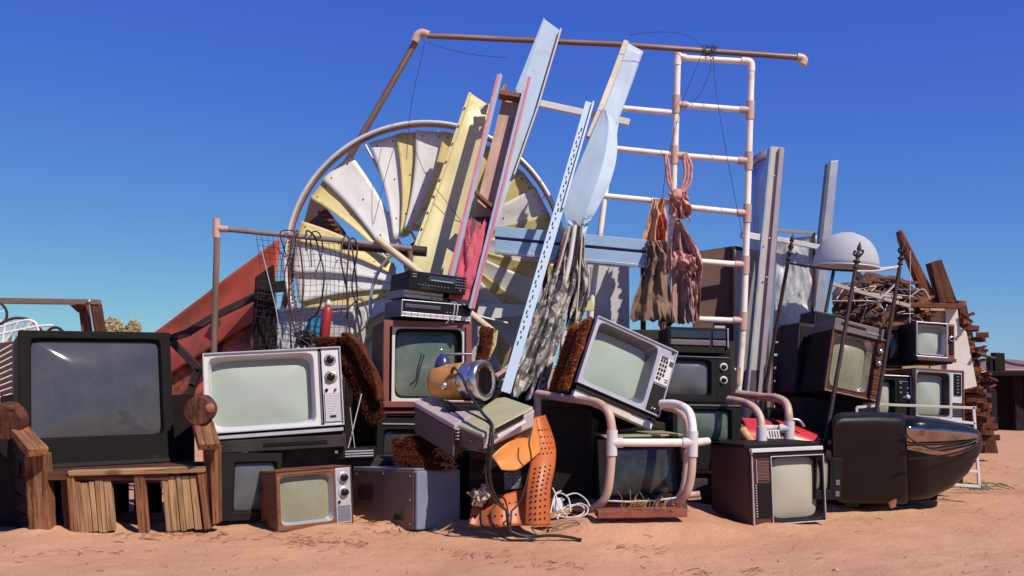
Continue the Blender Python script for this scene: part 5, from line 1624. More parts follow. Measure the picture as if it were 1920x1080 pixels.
# tall blue strips
root = thing('blue_metal_sheet', 'tall pale blue metal strip crossing the top pipe above the pink edged channel', 'metal panel', P(940, 640, 7.1))
q = PX([(x, y, 7.75 - (y - 36) / 520 * .48) for x, y in ((1021, 36), (1050, 57), (1006, 205), (962, 330), (884, 560), (852, 540), (968, 170))])
mb = MB(); mb.prism(q, (0, .006, 0)); mb.build('sheet', blue_paint, root, bevel=.001)
mb = MB(); mb.beam(q[1] + Vector((.006, -.018, 0)), q[2] + Vector((.006, -.018, 0)), .012, .05, (0, 1, 0)); mb.beam(q[2] + Vector((.006, -.018, 0)), q[3] + Vector((.006, -.018, 0)), .012, .05, (0, 1, 0)); mb.build('folded_edge', cream_pl, root, bevel=.002)
mb = MB(); mb.beam(q[0] + Vector((-.004, -.01, 0)), q[6] + Vector((-.004, -.01, 0)), .008, .03, (0, 1, 0)); mb.build('folded_edge', blue_paint, root, bevel=.002)

root = thing('buckled_metal_sheet', 'pale blue metal strip buckled and bulging below its middle, right of the white bar', 'metal panel', P(1060, 640, 7.0))
L_ = PX([(1176, 80, 7.5), (1150, 150, 7.44), (1126, 212, 7.36), (1106, 260, 7.32)])
R_ = PX([(1206, 97, 7.5), (1182, 165, 7.44), (1160, 225, 7.36), (1148, 262, 7.32)])
mb = MB(); mb.grid(lambda u, v: interp(L_, v).lerp(interp(R_, v), u) + Vector((0, .006 * noise.noise((u * 2, v * 4, 6)), 0)), 6, 20); mb.build('upper_sheet', blue_paint, root, solid=.005)
L2 = spline(PX([(1131, 202, 7.30), (1118, 232, 7.27), (1100, 275, 7.22), (1080, 322, 7.17), (1064, 360, 7.12), (1058, 392, 7.08), (1062, 414, 7.06), (1074, 430, 7.05)]), 6)
R2 = spline(PX([(1134, 203, 7.30), (1152, 228, 7.27), (1157, 262, 7.22), (1155, 300, 7.16), (1144, 342, 7.10), (1128, 376, 7.07), (1114, 402, 7.05), (1098, 426, 7.05)]), 6)
def paddle(u, v):
    p = interp(L2, v).lerp(interp(R2, v), u)
    p.y -= .035 * max(0, 1 - abs(u - .66) / (.66 if u < .66 else .34)) * math.sin(math.pi * min(v * 1.05, 1)) ** .6 + .004 * noise.noise((u * 3, v * 4, 6))
    if v > .86: p.y += .05 * noise.noise((u * 6, v * 14, 2)) * min((v - .86) * 9, 1)
    return p
mb = MB(); mb.grid(paddle, 18, 50, False); mb.build('buckled_sheet', blue_paint, root, solid=.004)
mb = MB(); mb.grid(lambda u, v: P(1062 + 40 * u - 42 * v, 425 + 130 * v, 7.06 - .06 * v), 6, 10); mb.build('lower_sheet', blue_paint, root, solid=.005)
mb = MB()
e = [p + Vector((-.012, -.02, 0)) for p in L_[:4]]
for i in range(3): mb.beam(e[i], e[i + 1], .04, .05, (0, 1, 0))
mb.build('folded_edge', cream_pl, root, bevel=.003)
# perforated angle
root = thing('perforated_strip', 'long pale blue perforated angle strip slanting from sky down beside the camouflage cloth', 'metal strip', P(940, 738, 6.4))
a, b = P(1106, 192, 7.2), P(948, 736, 6.42)
mb = MB(); mb.beam(a, b, .064, .006, (0, 1, .1)); mb.build('face_flange', blue_paint, root, bevel=.001)
mb = MB(); mb.beam(a + Vector((-.026, .03, 0)), b + Vector((-.026, .03, 0)), .006, .06, (0, 1, .1)); mb.build('side_flange', blue_paint, root, bevel=.001)
mb = MB(); mb.beam(a + Vector((.024, -.016, .0)), a.lerp(b, .40) + Vector((.024, -.016, 0)), .012, .028, (0, 1, .1)); mb.build('edge_strip', blue_beam, root, bevel=.001)
ax = (b - a).normalized()
mb = MB()
for k in range(46):
    p = a.lerp(b, .10 + k * .0165) + Vector((-.014 if k % 2 else -.004, -.0045, 0))
    mb.beam(p, p + ax * (.018 if k % 3 else .030), .009, .003, (0, 1, .1))
mb.build('holes', win_dark, root)
# white square bar
root = thing('white_bar', 'white square section bar crossing level behind both tall blue panels', 'bar', P(1090, 225, 7.75))
mb = MB(); mb.beam(P(960, 183, 7.72), P(1180, 230, 7.72), .045, .05, (0, 0, 1)); mb.build('bar', blade_w, root, bevel=.003)
mb = MB(); mb.beam(P(1180.5, 230, 7.715), P(1181, 230, 7.715), .03, .035, (0, 0, 1)); mb.build('open_end', darkiron, root)
# blue ribbed beam
root = thing('blue_beam', 'sky blue ribbed metal beam lying level across the front of the windmill wheel', 'beam', P(1072, 500, 7.35))
def bpoly(x0, x1, a0, a1, b0, b1): return PX([(x0, a0), (x1, a1), (x1, b1), (x0, b0)], 7.32)
X0, X1 = 928, 1216
def yl(x, y0): return y0 + (x - X0) * (450 - 423) / (1216 - 928)
for (n_, o0, o1, dy, th, m_) in (('upper_rib', 0, 20, 0, .05, blue_beam), ('groove', 20, 26, .02, .03, blue_dark), ('lower_rib', 26, 47, -.005, .055, blue_beam), ('lip', 47, 53, -.015, .04, galv)):
    mb = MB(); mb.prism([p + Vector((0, dy, 0)) for p in bpoly(X0, X1, yl(X0, 423) + o0, yl(X1, 423) + o0, yl(X0, 423) + o1, yl(X1, 423) + o1)], (0, th, 0)); mb.build(n_, m_, root, bevel=.003)
mb = MB(); mb.prism([p for p in PX([(1214, 450), (1217, 450), (1217, 500), (1214, 499)], 7.30)], (0, .06, 0)); mb.build('end_plate', blue_dark, root)
for px in (1022, 1206):
    mb = MB(); mb.tube(PX([(px, 470), (px, 840)], 7.42), .02, 8); mb.build('prop', darkiron, root)
# white door with rounded top
root = thing('white_door_leaf', 'white metal door panel with arched light patch, under right half of the blue beam', 'door panel', P(1140, 850, 7.75))
mb = MB(); mb.prism(PX([(1100, 492), (1180, 500), (1182, 850), (1104, 850)], 7.75), (0, .05, 0)); mb.build('panel', white_pl, root, bevel=.01)
mb = MB(); mb.beam(P(1110, 500, 7.7), P(1116, 840, 7.7), .03, .03, (0, 1, 0)); mb.build('edge_post', grille_m, root, bevel=.003)
mb = MB(); mb.lathe([(.006, 0), (.006, .004)], Matrix.Translation(P(1150, 600, 7.74)) @ NY, 8); mb.lathe([(.006, 0), (.006, .004)], Matrix.Translation(P(1166, 601, 7.74)) @ NY, 8); mb.build('screw', darkiron, root)
mb = MB(); mb.prism(PX([(1095, 565), (1112, 563), (1114, 582), (1086, 584)], 7.0), (0, .05, 0)); o = mb.build('yellow_block', yellow_paint, bevel=.002); tag(o, 'small yellow block wedged at upper left corner of the tipped television', 'block')
mb = MB(); mb.prism(PX([(890, 600), (900, 568), (1000, 572), (1000, 590)], 7.55), (0, .01, 0)); o = mb.build('white_strip', blade_w); tag(o, 'white painted strip lying level across lower blades of the windmill wheel', 'strip')

# camouflage cloth
root = thing('camouflage_cloth', 'torn camouflage cloth hanging in a long bundle from the buckled blue panel', 'cloth', P(1000, 745, 6.5))
mb = MB()
cloth(mb, PX([(1058, 428, 6.95), (1030, 520, 6.85), (1002, 600, 6.75), (972, 690, 6.6), (950, 752, 6.5)]), PX([(1086, 424, 6.95), (1082, 500, 6.85), (1066, 590, 6.75), (1036, 680, 6.6), (1004, 752, 6.5)]), 40, 64, .045, 3.4, 0, .16, 2.0, .03, .035, .6, .035)
mb.build('front_drape', camo_m, root, solid=.004)
mb = MB()
cloth(mb, PX([(1070, 424, 7.0), (1072, 480, 7.02), (1074, 540, 7.0), (1060, 600, 6.95), (1044, 660, 6.8)]), PX([(1092, 424, 7.0), (1098, 480, 7.0), (1104, 530, 6.98), (1090, 590, 6.9), (1070, 650, 6.8)]), 24, 44, .04, 2.6, 0, .3, 6.0, .02, .03, .6, .03)
mb.build('rear_drape', camo_m, root, solid=.004)
for (pts, r, m_) in (([(1068, 424), (1048, 500), (1024, 560)], .008, cream_pl), ([(1078, 422), (1066, 500), (1040, 600)], .016, blade_w), ([(1086, 424), (1078, 500), (1052, 600)], .010, wire_b), ([(1092, 424), (1086, 520), (1080, 600)], .006, cream_pl), ([(1060, 440), (1042, 510), (1030, 540)], .006, redbrown)):
    mb = MB(); mb.tube(spline(PX(pts, 6.84), 6), r, 8); mb.build('rib', m_, root)
# pale diagonal pipe behind the stereo
mb = MB(); mb.tube(PX([(706, 447, 6.72), (800, 522, 6.82), (924, 622, 6.95)]), .026, 16); o = mb.build('diagonal_pipe', mat('cream_pipe', (.56, .46, .33), .4, dirt=(.4, .26, .15), damt=.25)); tag(o, 'cream pipe slanting down to the right behind the stacked recorders', 'pipe')
mb = MB(); mb.tube(spline(PX([(706, 446, 6.72), (716, 450, 6.72)]), 4), .03, 16); 
mb = MB(); mb.tube(PX([(885, 590), (952, 606)], 7.2), .008, 8); o = mb.build('white_rod', blade_w); tag(o, 'thin white rod pointing right from behind the wide video recorder', 'rod')

# ---------------------------------------------------------------- ladder of white pipe
LY = 7.45
root = thing('pipe_ladder', 'tall white pipe ladder with tan joints standing against the sky', 'pipe ladder', P(1315, 850, LY))
def seg(name, pts, r, m_, seg_=16):
    
    mb = MB(); mb.tube(pts, r, seg_); return mb.build(name, m_, root)
rl = [(1271, 106), (1262, 380), (1250, 560), (1238, 760), (1236, 850)]
rr_ = [(1409, 124), (1401, 400), (1394, 600), (1385, 740), (1384, 850)]
seg('rail', spline(PX(rl, LY), 6), .0245, pvc)
seg('rail', spline(PX(rr_, LY), 6), .0245, pvc)
def onrail(rail, y):
    for i in range(len(rail) - 1):
        if rail[i][1] <= y <= rail[i + 1][1]:
            t = (y - rail[i][1]) / (rail[i + 1][1] - rail[i][1])
            return rail[i][0] + (rail[i + 1][0] - rail[i][0]) * t
    return rail[-1][0]
rungs = [(108, 116), (196, 207), (291, 302), (386, 400), (486, 497), (596, 602)]
for (a, b) in rungs:
    seg('rung', PX([(onrail(rl, max(a, 106)), a), (onrail(rr_, max(b, 124)), b)], LY), .0225, pvc)
for (a, b) in rungs[1:]:
    for rail, y in ((rl, a), (rr_, b)):
        x = onrail(rail, y); s_ = 1 if rail is rl else -1
        mb = MB(); mb.tube(PX([(onrail(rail, y - 17), y - 17), (onrail(rail, y + 17), y + 17)], LY), .031, 16); mb.tube(PX([(x, y), (x + s_ * 20, y + (1 if s_ > 0 else -1) * 1.3)], LY), .029, 16)
        mb.build('tee_joint', pvc_fit, root)
mb = MB(); mb.tube(PX([(onrail(rl, 106), 100), (1270, 122)], LY), .0285, 16); mb.tube(PX([(1271, 107), (1286, 108)], LY), .0265, 16); mb.build('corner_joint', pvc, root)
mb = MB(); mb.tube(spline(PX([(1390, 114), (1402, 115), (1408, 119), (1409, 134)], LY), 6), .0275, 16); mb.build('corner_joint', pvc, root)
# second bay to the left
for (x0, a, b) in ((1158, 202, 212), (1140, 277, 290), (1120, 366, 380)):
    yy = b
    seg('rung', PX([(x0, a), (onrail(rl, yy), yy)], LY + .01), .0215, pvc)
seg('rail', PX([(1160, 196), (1135, 360), (1110, 560), (1090, 850)], LY + .02), .021, pvc)
seg('rail_sleeve', PX([(1385, 688), (1384.6, 722)], LY), .027, pvc_dirty)
mb = MB(); mb.tube(PX([(1385, 694), (1368, 692)], LY), .016, 10); mb.build('rail_clip', silver, root)

# wires tied round the top pipe
wsets = [([(1318, 96), (1296, 150), (1280, 190), (1252, 300), (1238, 400), (1222, 470)], 'thin black wire running down from the top pipe past left ladder rail'),
         ([(1330, 98), (1332, 130), (1310, 180), (1284, 200)], 'black wire curling from the knot on the top pipe to the first tan joint'),
         ([(1338, 96), (1340, 150), (1352, 230), (1370, 330), (1392, 440)], 'thin wire hanging from the top pipe down across ladder rungs'),
         ([(1180, 66), (1230, 60), (1280, 64), (1310, 82), (1326, 98)], 'thin wire arching above the top pipe into a knot'),
         ([(796, 78), (790, 110), (776, 170), (768, 220), (762, 300)], 'thin black wire dropping from the left elbow in front of the windmill wheel'),
         ([(800, 80), (850, 95), (900, 104), (950, 108)], 'thin black wire sagging to the right of the left elbow'),
         ([(700, 420), (752, 250), (800, 330), (850, 395), (905, 470)], 'fine wire sagging over wheel blades and across the yellow channel')]
for pts, lab in wsets:
    mb = MB(); mb.tube(spline(PX(pts, 7.35 if pts[0][0] > 720 else 7.1), 8), .0022, 5); o = mb.build('thin_wire', wire_b); tag(o, lab, 'wire')
mb = MB()
for k in range(12):
    q = [P(1330 + rnd.uniform(-16, 16), 98 + rnd.uniform(-14, 16), 7.42 + rnd.uniform(-.04, .3)) for _ in range(5)]
    mb.tube(spline(q, 6), .0024, 5)
o = mb.build('wire_knot', wire_b); tag(o, 'bird nest knot of black wire tied where ladder meets the top pipe', 'wire')

# ---------------------------------------------------------------- clothes on the ladder
def garment(name, label, pieces, cat='cloth'):
    pts0 = pieces[0][0]
    root = thing(name, label, cat, P(pts0[-1][0], pts0[-1][1], pts0[-1][2]))
    for k, (Lq, Rq, m_, amp, nf, crumple, nm) in enumerate(pieces):
        mb = MB(); cloth(mb, PX(Lq), PX(Rq), 54, 72, amp, nf, 0, .10, k * 3.3 + Lq[0][0] * .01, .02, .028, .5, crumple)
        mb.build(nm, m_, root, solid=.002)
    return root
g = garment('pink_rag', 'pink rag strips knotted around left ladder rail under the third rung', [
    ([(1258, 360, 7.42), (1262, 385, 7.38), (1268, 412, 7.4)], [(1284, 362, 7.4), (1296, 388, 7.36), (1294, 412, 7.38)], pinkcloth, .03, 2.4, .03, 'tail')])
for pts in ([(1246, 288), (1250, 318), (1254, 345), (1266, 366)], [(1250, 290), (1256, 330), (1262, 362)], [(1282, 288), (1290, 310), (1288, 340), (1276, 366)], [(1286, 286), (1296, 312), (1293, 345), (1272, 372)], [(1254, 362), (1266, 372), (1282, 366), (1290, 372)], [(1252, 376), (1268, 364), (1286, 378)], [(1282, 290), (1284, 330), (1274, 360)]):
    mb = MB()
    q = spline(PX(pts, 7.40), 8)
    mb.tube([p + Vector((.006 * noise.noise(p * 30), .01 * noise.noise(p * 22), .006 * noise.noise(p * 40))) for p in q], .013, 7, r1=.010); mb.build('strip', pinkcloth, g)
mb = MB()
M = Matrix.Translation(P(1270, 366, 7.39)); mb.grid(lambda u, v: M @ (Vector((math.cos(u * 6.283) * math.sin(v * 3.1416), math.sin(u * 6.283) * math.sin(v * 3.1416), math.cos(v * 3.1416))) * (.045 + .018 * noise.noise((math.cos(u * 6.28) * 2, math.sin(u * 6.28) * 2, v * 4)))), 18, 12); mb.build('knot', pinkcloth, g)
garment('peach_cloth', 'peach and red cloth hanging from a rung left of the ladder rail', [
    ([(1224, 372, 7.40), (1214, 410, 7.38), (1200, 466, 7.38)], [(1248, 372, 7.38), (1250, 410, 7.35), (1250, 466, 7.35)], peachcloth, .025, 2.0, .01, 'drape'),
    ([(1234, 404, 7.33), (1233, 430, 7.32), (1232, 455, 7.32)], [(1243, 400, 7.33), (1244, 430, 7.32), (1243, 458, 7.32)], redcloth, .01, 1.0, .006, 'red_fold')])
garment('brown_jacket', 'brown canvas jacket hanging in folds left of the ladder rail', [
    ([(1212, 450, 7.32), (1206, 500, 7.30), (1188, 560, 7.28), (1178, 606, 7.27)], [(1248, 452, 7.30), (1253, 500, 7.26), (1258, 560, 7.26), (1258, 604, 7.26)], browncloth, .035, 2.6, .02, 'body'),
    ([(1214, 452, 7.27), (1214, 480, 7.25), (1208, 520, 7.25)], [(1238, 452, 7.24), (1246, 480, 7.22), (1246, 520, 7.24)], browncloth, .03, 2.2, .02, 'sleeve')])
garment('rose_trousers', 'dusty rose cloth bundled and hanging right of the ladder rail', [
    ([(1266, 412, 7.36), (1258, 470, 7.34), (1258, 540, 7.32), (1260, 610, 7.32)], [(1274, 412, 7.36), (1308, 470, 7.32), (1314, 540, 7.30), (1312, 608, 7.32)], mauvecloth, .035, 1.8, .015, 'drape'),
    ([(1268, 418, 7.34), (1284, 450, 7.30), (1300, 490, 7.26), (1302, 520, 7.26)], [(1276, 416, 7.34), (1300, 450, 7.28), (1316, 490, 7.26), (1314, 525, 7.26)], pinkcloth, .03, 1.4, .015, 'rolled_edge'),
    ([(1262, 470, 7.26), (1264, 490, 7.24), (1268, 505, 7.25)], [(1296, 476, 7.24), (1306, 496, 7.22), (1302, 516, 7.24)], pinkcloth, .03, 2.0, .02, 'bunch'),
    ([(1278, 520, 7.28), (1282, 560, 7.27), (1284, 606, 7.28)], [(1304, 520, 7.26), (1308, 560, 7.25), (1306, 606, 7.28)], mauvecloth, .02, 1.5, .01, 'leg')])
garment('rag_strip', 'narrow brown rag twisted round the foot of left ladder rail', [
    ([(1240, 560, 7.36), (1236, 590, 7.34), (1238, 618, 7.36)], [(1262, 560, 7.36), (1262, 590, 7.34), (1256, 622, 7.36)], browncloth, .02, 2, .02, 'drape'),
    ([(1234, 588, 7.34), (1236, 612, 7.33), (1238, 634, 7.34)], [(1240, 588, 7.33), (1244, 612, 7.32), (1242, 634, 7.34)], pinkcloth, .01, 1, .01, 'tail')])
mb = MB(); mb.tube(PX([(1240, 440, 7.37), (1234, 570, 7.37)]), .017, 12); o = mb.build('white_pipe', pvc); tag(o, 'short white pipe piece hanging in front of the brown jacket', 'pipe')

# ---------------------------------------------------------------- bent pipe armchair
def pipe_chair(label, gp, parts):
    root = thing('pipe_armchair', label, 'armchair', gp)
    for (nm, pts, r, m_) in parts:
        q = PX(pts)
        mb = MB(); mb.tube(spline(q, 8) if len(q) > 2 else q, r, 16); mb.build(nm, m_, root)
    return root
pipe_chair('bent white pipe armchair in front holding a black television', G(1200, 965), [
    ('arm', [(1008, 738, 6.25), (1050, 745, 6.1), (1098, 751, 5.88), (1122, 756, 5.78), (1140, 772, 5.7), (1147, 800, 5.68), (1148, 830, 5.68)], .0238, pvc_dirty),
    ('leg', [(1147, 850, 5.68), (1144, 890, 5.68), (1138, 925, 5.7), (1124, 946, 5.74), (1104, 954, 5.85), (1080, 952, 6.05)], .0238, pvc_dirty),
    ('arm', [(1240, 757, 5.98), (1268, 758, 5.88), (1290, 770, 5.78), (1298, 795, 5.72), (1299, 830, 5.7)], .0238, pvc),
    ('leg', [(1298, 850, 5.7), (1296, 890, 5.7), (1288, 922, 5.72), (1272, 940, 5.78), (1250, 948, 5.9)], .0238, pvc_dirty),
    ('arm', [(1246, 763, 6.05), (1268, 768, 5.98), (1286, 785, 5.92), (1291, 812, 5.9), (1290, 845, 5.9)], .022, pvc_dirty),
    ('leg', [(1288, 845, 5.9), (1286, 890, 5.9), (1278, 925, 5.92), (1262, 942, 6.0)], .022, pvc_dirty),
    ('front_bar', [(1148, 830, 5.68), (1299, 830, 5.7)], .0222, pvc),
    ('side_bar', [(1299, 830, 5.7), (1326, 827, 6.0)], .0222, pvc),
    ('tee_joint', [(1148, 806, 5.68), (1147, 854, 5.68)], .0305, pvc_pale),
    ('tee_joint', [(1299, 808, 5.7), (1298, 856, 5.7)], .0305, pvc_pale),
    ('tee_socket', [(1148, 830, 5.675), (1168, 830, 5.675)], .0275, pvc_pale),
    ('tee_socket', [(1299, 830, 5.695), (1280, 830, 5.695)], .0275, pvc_pale),
    ('back_leg', [(1008, 738, 6.25), (1010, 960, 6.3)], .0238, pvc_dirty)])
pipe_chair('second bent white pipe armchair behind the maroon sided television', G(1440, 930), [
    ('arm', [(1382, 738, 6.9), (1430, 744, 6.75), (1458, 747, 6.62), (1474, 757, 6.55), (1479, 780, 6.5), (1479, 806, 6.5)], .026, pvc_dirty),
    ('leg', [(1479, 806, 6.5), (1478, 880, 6.5), (1470, 925, 6.55)], .026, pvc),
    ('arm', [(1366, 749, 6.5), (1392, 754, 6.4), (1414, 765, 6.3), (1426, 785, 6.25), (1428, 812, 6.22)], .024, pvc_dirty),
    ('leg', [(1428, 812, 6.22), (1427, 880, 6.22), (1424, 935, 6.22)], .024, pvc),
    ('side_bar', [(1390, 802, 6.6), (1479, 804, 6.5)], .022, pvc),
    ('tee_joint', [(1480, 790, 6.5), (1479, 828, 6.5)], .034, pvc_pale),
    ('tee_joint', [(1428, 800, 6.22), (1428, 830, 6.22)], .033, pvc_pale),
    ('tee_socket', [(1479, 804, 6.495), (1462, 804, 6.51)], .03, pvc_pale)])
# ---------------------------------------------------------------- old canister vacuum
A0, A1 = P(815, 718, 6.06), P(925, 712, 5.84)
ax = (A1 - A0); LEN = ax.length; ax.normalize()
Zx = ax; Xx = Vector((0, 0, 1)).cross(Zx).normalized(); Yx = Zx.cross(Xx)
M = Matrix((Xx, Yx, Zx)).transposed().to_4x4(); M.translation = A0
root = thing('canister_vacuum', 'old bullet shaped orange and chrome vacuum lying on the beige office machine', 'vacuum cleaner', P(868, 765, 5.97))
mb = MB(); mb.lathe([(.055, .0), (.085, .006), (.098, .03), (.106, .1), (.110, .20), (.110, .245)], M, 36); mb.build('body', mat('amber_enamel', (.58, .27, .06), .35, .05, .2, dirt=(.22, .14, .05), damt=.28, dscale=5), root)
mb = MB(); mb.lathe([(.112, .235), (.115, .24), (.115, .31), (.112, .315)], M, 36); mb.build('chrome_band', chrome, root)
mb = MB(); mb.lathe([(.112, .315), (.119, .32), (.121, .345), (.112, .362), (.09, .365), (.085, .35), (.02, .35)], M, 36); mb.build('front_ring', chrome, root)
mb = MB(); mb.lathe([(.084, .351), (.084, .356)], M, 30); mb.build('outlet', rust, root)
mb = MB()
for k in range(7): 
    xx = -.06 + k * .02
    hw = math.sqrt(max(.08 ** 2 - xx ** 2, 0))
    mb.beam(M @ Vector((xx, -hw, .362)), M @ Vector((xx, hw, .362)), .007, .006, (0, 0, 1))
mb.build('outlet_bars', black, root)
mb = MB(); mb.lathe([(.05, -.008), (.055, .004), (.02, -.015)], M, 24); mb.build('rear_cap', silver, root)
mb = MB(); mb.lathe([(.02, 0), (.022, .012), (.008, .016)], Matrix.Translation(P(832, 724, 5.885)) @ NY, 18); mb.build('switch', chrome, root)
mb = MB(); mb.lathe([(.05, 0), (.05, .02), (.036, .06), (.01, .085)], Matrix.Translation(M @ Vector((0, 0, .06)) + Vector((0, 0, .085))), 22); mb.build('handle_post', mat('blue_black', (.03, .035, .12), .25), root)
top = M @ Vector((0, 0, .06)) + Vector((0, 0, .168))
mb = MB(); mb.lathe([(.006, 0), (.006, .05)], Matrix.Translation(top + Vector((-.01, 0, -.01))), 10); mb.build('handle_pin', chrome, root)
mb = MB(); mb.tube([top + Vector((0, 0, 0)), top + Vector((.17, -.01, .0)), top + Vector((.175, -.01, -.012))], .0075, 10); mb.build('handle', silver_dark, root)
mb = MB(); mb.prism([P(830, 758, 5.82), P(910, 758, 5.82), P(900, 772, 5.82), P(840, 772, 5.82)], (0, .26, 0)); mb.build('sled_base', black, root, bevel=.01)

# ---------------------------------------------------------------- broken beige office machine in two pieces
def hull(name, label, cat, front, back, m_top, m_side, thick, root=None):
    """front/back: lists of (px,py,Y) for the top outline, extruded down"""
q = PX([(782, 750, 5.95), (872, 802, 5.55), (880, 772, 5.75), (905, 760, 5.9), (830, 745, 6.15)])
root = thing('office_machine', 'broken beige fax machine half, grey brown, left under the vacuum', 'office machine', P(830, 850, 5.8))
mb = MB(); mb.prism(PX([(775, 752, 5.95), (852, 796, 5.62), (900, 772, 5.8), (862, 757, 5.95), (806, 742, 6.2)]), (0, 0, -.03)); mb.build('top_cover', mauve_pl, root, bevel=.006)
mb = MB(); mb.prism([p + Vector((0, 0, -.032)) for p in PX([(777, 753, 5.95), (850, 795, 5.63), (898, 772, 5.8), (862, 757, 5.95), (806, 743, 6.2)])], (0, 0, -.15)); mb.build('case', mat('shaded_taupe', (.075, .055, .052), .55), root, bevel=.008)  # case darkened in colour to stand for its shaded side
mb = MB()
for k in range(4): mb.beam(P(856, 806 + k * 6, 5.615), P(872, 798 + k * 6, 5.68), .02, .005)
mb.build('vent', grille_m, root)
root = thing('office_machine', 'sun bleached beige fax machine half with long dark slot, right under the vacuum', 'office machine', P(940, 840, 5.6))
# coordinates of the lid: near-left, near-right, far-right, far-left
a, b, c, d = P(862, 806, 5.50), P(1000, 762, 5.62), P(948, 744, 6.0), P(858, 790, 5.72)
mb = MB(); mb.prism([P(905, 815, 5.42), b, c, P(930, 746, 6.02), P(905, 765, 5.9), P(856, 795, 5.66)], (0, 0, -.022)); mb.build('lid', khaki, root, bevel=.008, seg=3)
mb = MB(); mb.prism([P(905, 822, 5.41), P(1002, 768, 5.61), P(1000, 800, 5.63), P(906, 843, 5.43)], (0, .10, .0)); mb.build('front_face', mat('lilac_beige', (.46, .40, .42), .45), root, bevel=.008)
mb = MB(); mb.prism([P(928, 804, 5.405), P(982, 776, 5.545), P(982, 785, 5.545), P(928, 813, 5.405)], (0, .02, 0)); mb.build('paper_slot', black, root)
mb = MB(); mb.prism([P(932, 815, 5.39), P(984, 787, 5.53), P(988, 792, 5.53), P(934, 822, 5.39)], (0, .02, 0)); mb.build('slot_tray', mat('pale_lilac', (.50, .44, .43), .5), root, bevel=.003)
mb = MB(); mb.prism([P(858, 800, 5.65), P(903, 822, 5.415), P(905, 843, 5.44), P(876, 842, 5.55), P(858, 835, 5.66)], (.02, .14, 0)); mb.build('side', mat('shaded_brown_plastic', (.09, .06, .055), .5), root, bevel=.006)  # side plastic darkened, its shade put into the colour
mb = MB(); mb.prism([P(880, 826, 5.5), P(998, 800, 5.66), P(985, 838, 5.72), P(900, 848, 5.5)], (0, .2, 0)); mb.build('underside', mat('plum_shadow_plastic', (.14, .065, .06), .6), root, bevel=.006)  # underside tinted plum to stand for shade
mb = MB(); mb.prism([P(912, 834, 5.40), P(926, 828, 5.42), P(927, 832, 5.42), P(913, 838, 5.40)], (0, .02, 0)); mb.build('vent', grille_m, root)
# dark crates added under the machine as support and dark fill
for (c4, Y, lab) in ((((790, 845), (880, 845), (880, 975), (790, 975)), 6.15, 'black crate added as support and dark fill behind blue grey cabinet, under the fax machine halves'),
                     (((880, 850), (1000, 850), (1000, 975), (880, 975)), 6.0, 'black crate added as support and dark fill behind the orange chair shell')):
    M, W, H = face(*c4, Y, 2, 0)
    t = thing('crate', lab, 'crate', M=M)
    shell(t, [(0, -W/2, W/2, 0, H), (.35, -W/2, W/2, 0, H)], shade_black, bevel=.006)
    mb = MB()
    for k in range(3): mb.box((0, -.006, H * (.2 + .3 * k)), (W * .95, .012, H * .2))
    mb.build('slat', blackwood, t, True, .002)
# circuit board glimpsed under orange shell
M, W, H = face((946, 885), (978, 880), (978, 915), (944, 918), 5.72, -10, 20)
t = thing('circuit_board', 'small speckled circuit board scrap under the orange chair shell', 'circuit board', M=M)
shell(t, [(0, -W/2, W/2, 0, H), (.01, -W/2, W/2, 0, H)], mat('speckled_board', (.10, .12, .10), .5, var=.6, scale=60), bevel=.001)
mb = MB()
for k in range(14): mb.box((rnd.uniform(-W*.4, W*.4), -.004, rnd.uniform(.1, .9) * H), (.008, .01, .006))
mb.build('components', grille_m, t, True)

# ---------------------------------------------------------------- orange perforated chair shell
root = thing('orange_chair_shell', 'broken orange plastic chair shell with punched holes, leaning in the sand', 'chair', G(960, 985))
def orange(u, v):
    # back: from (1000,790) curling over to base (1035,980)
    Lc = PX([(1003, 782, 5.86), (1000, 830, 5.78), (993, 880, 5.66), (986, 930, 5.60), (984, 984, 5.57)]); Rc = PX([(1022, 778, 5.96), (1040, 830, 5.84), (1041, 870, 5.72), (1032, 920, 5.63), (1031, 984, 5.60)])
    p = interp(spline(Lc, 6), v).lerp(interp(spline(Rc, 6), v), u)
    p.y -= .035 * math.sin(math.pi * u)
    return p
mb = MB(); mb.grid(orange, 16, 40); mb.build('back', orange_dark, root, solid=.006)
mb = MB()
for j in range(11):
    for i in range(4):
        u, v = .22 + i * .19, .50 + j * .043
        p = orange(u, v); mb.lathe([(.0055, 0), (.0055, .004)], Matrix.Translation(p + Vector((0, -.004, 0))) @ NY, 8)
for j in range(5):
    for i in range(5):
        u, v = .12 + i * .17 + (.08 if j % 2 else 0), .14 + j * .055
        p = orange(u, v); mb.lathe([(.0055, 0), (.0055, .004)], Matrix.Translation(p + Vector((0, -.004, 0))) @ NY, 8)
mb.build('holes', black, root)
def seat(u, v):
    Lc = PX([(1005, 782, 5.84), (975, 812, 5.66), (940, 838, 5.52), (922, 856, 5.46)]); Rc = PX([(1014, 846, 5.72), (990, 862, 5.60), (968, 876, 5.52), (940, 880, 5.45)])
    p = interp(spline(Lc, 6), v).lerp(interp(spline(Rc, 6), v), u)
    p.y += .02 * math.sin(math.pi * u) - .015 * math.sin(math.pi * v); p.z -= .015 * math.sin(math.pi * v) * u
    return p
mb = MB(); mb.grid(seat, 14, 24); mb.build('seat', orange_pl, root, solid=.006)
def base(u, v):
    Lc = PX([(893, 936, 5.72), (884, 955, 5.64), (878, 988, 5.585)]); Rc = PX([(988, 918, 5.70), (988, 950, 5.62), (990, 986, 5.57)])
    p = interp(Lc, v).lerp(interp(Rc, v), u)
    p.y += .025 * math.sin(u * 9) * (1 - .3 * v)
    return p
mb = MB(); mb.grid(base, 24, 12); mb.build('lower_shell', orange_dark, root, solid=.006)
mb = MB()
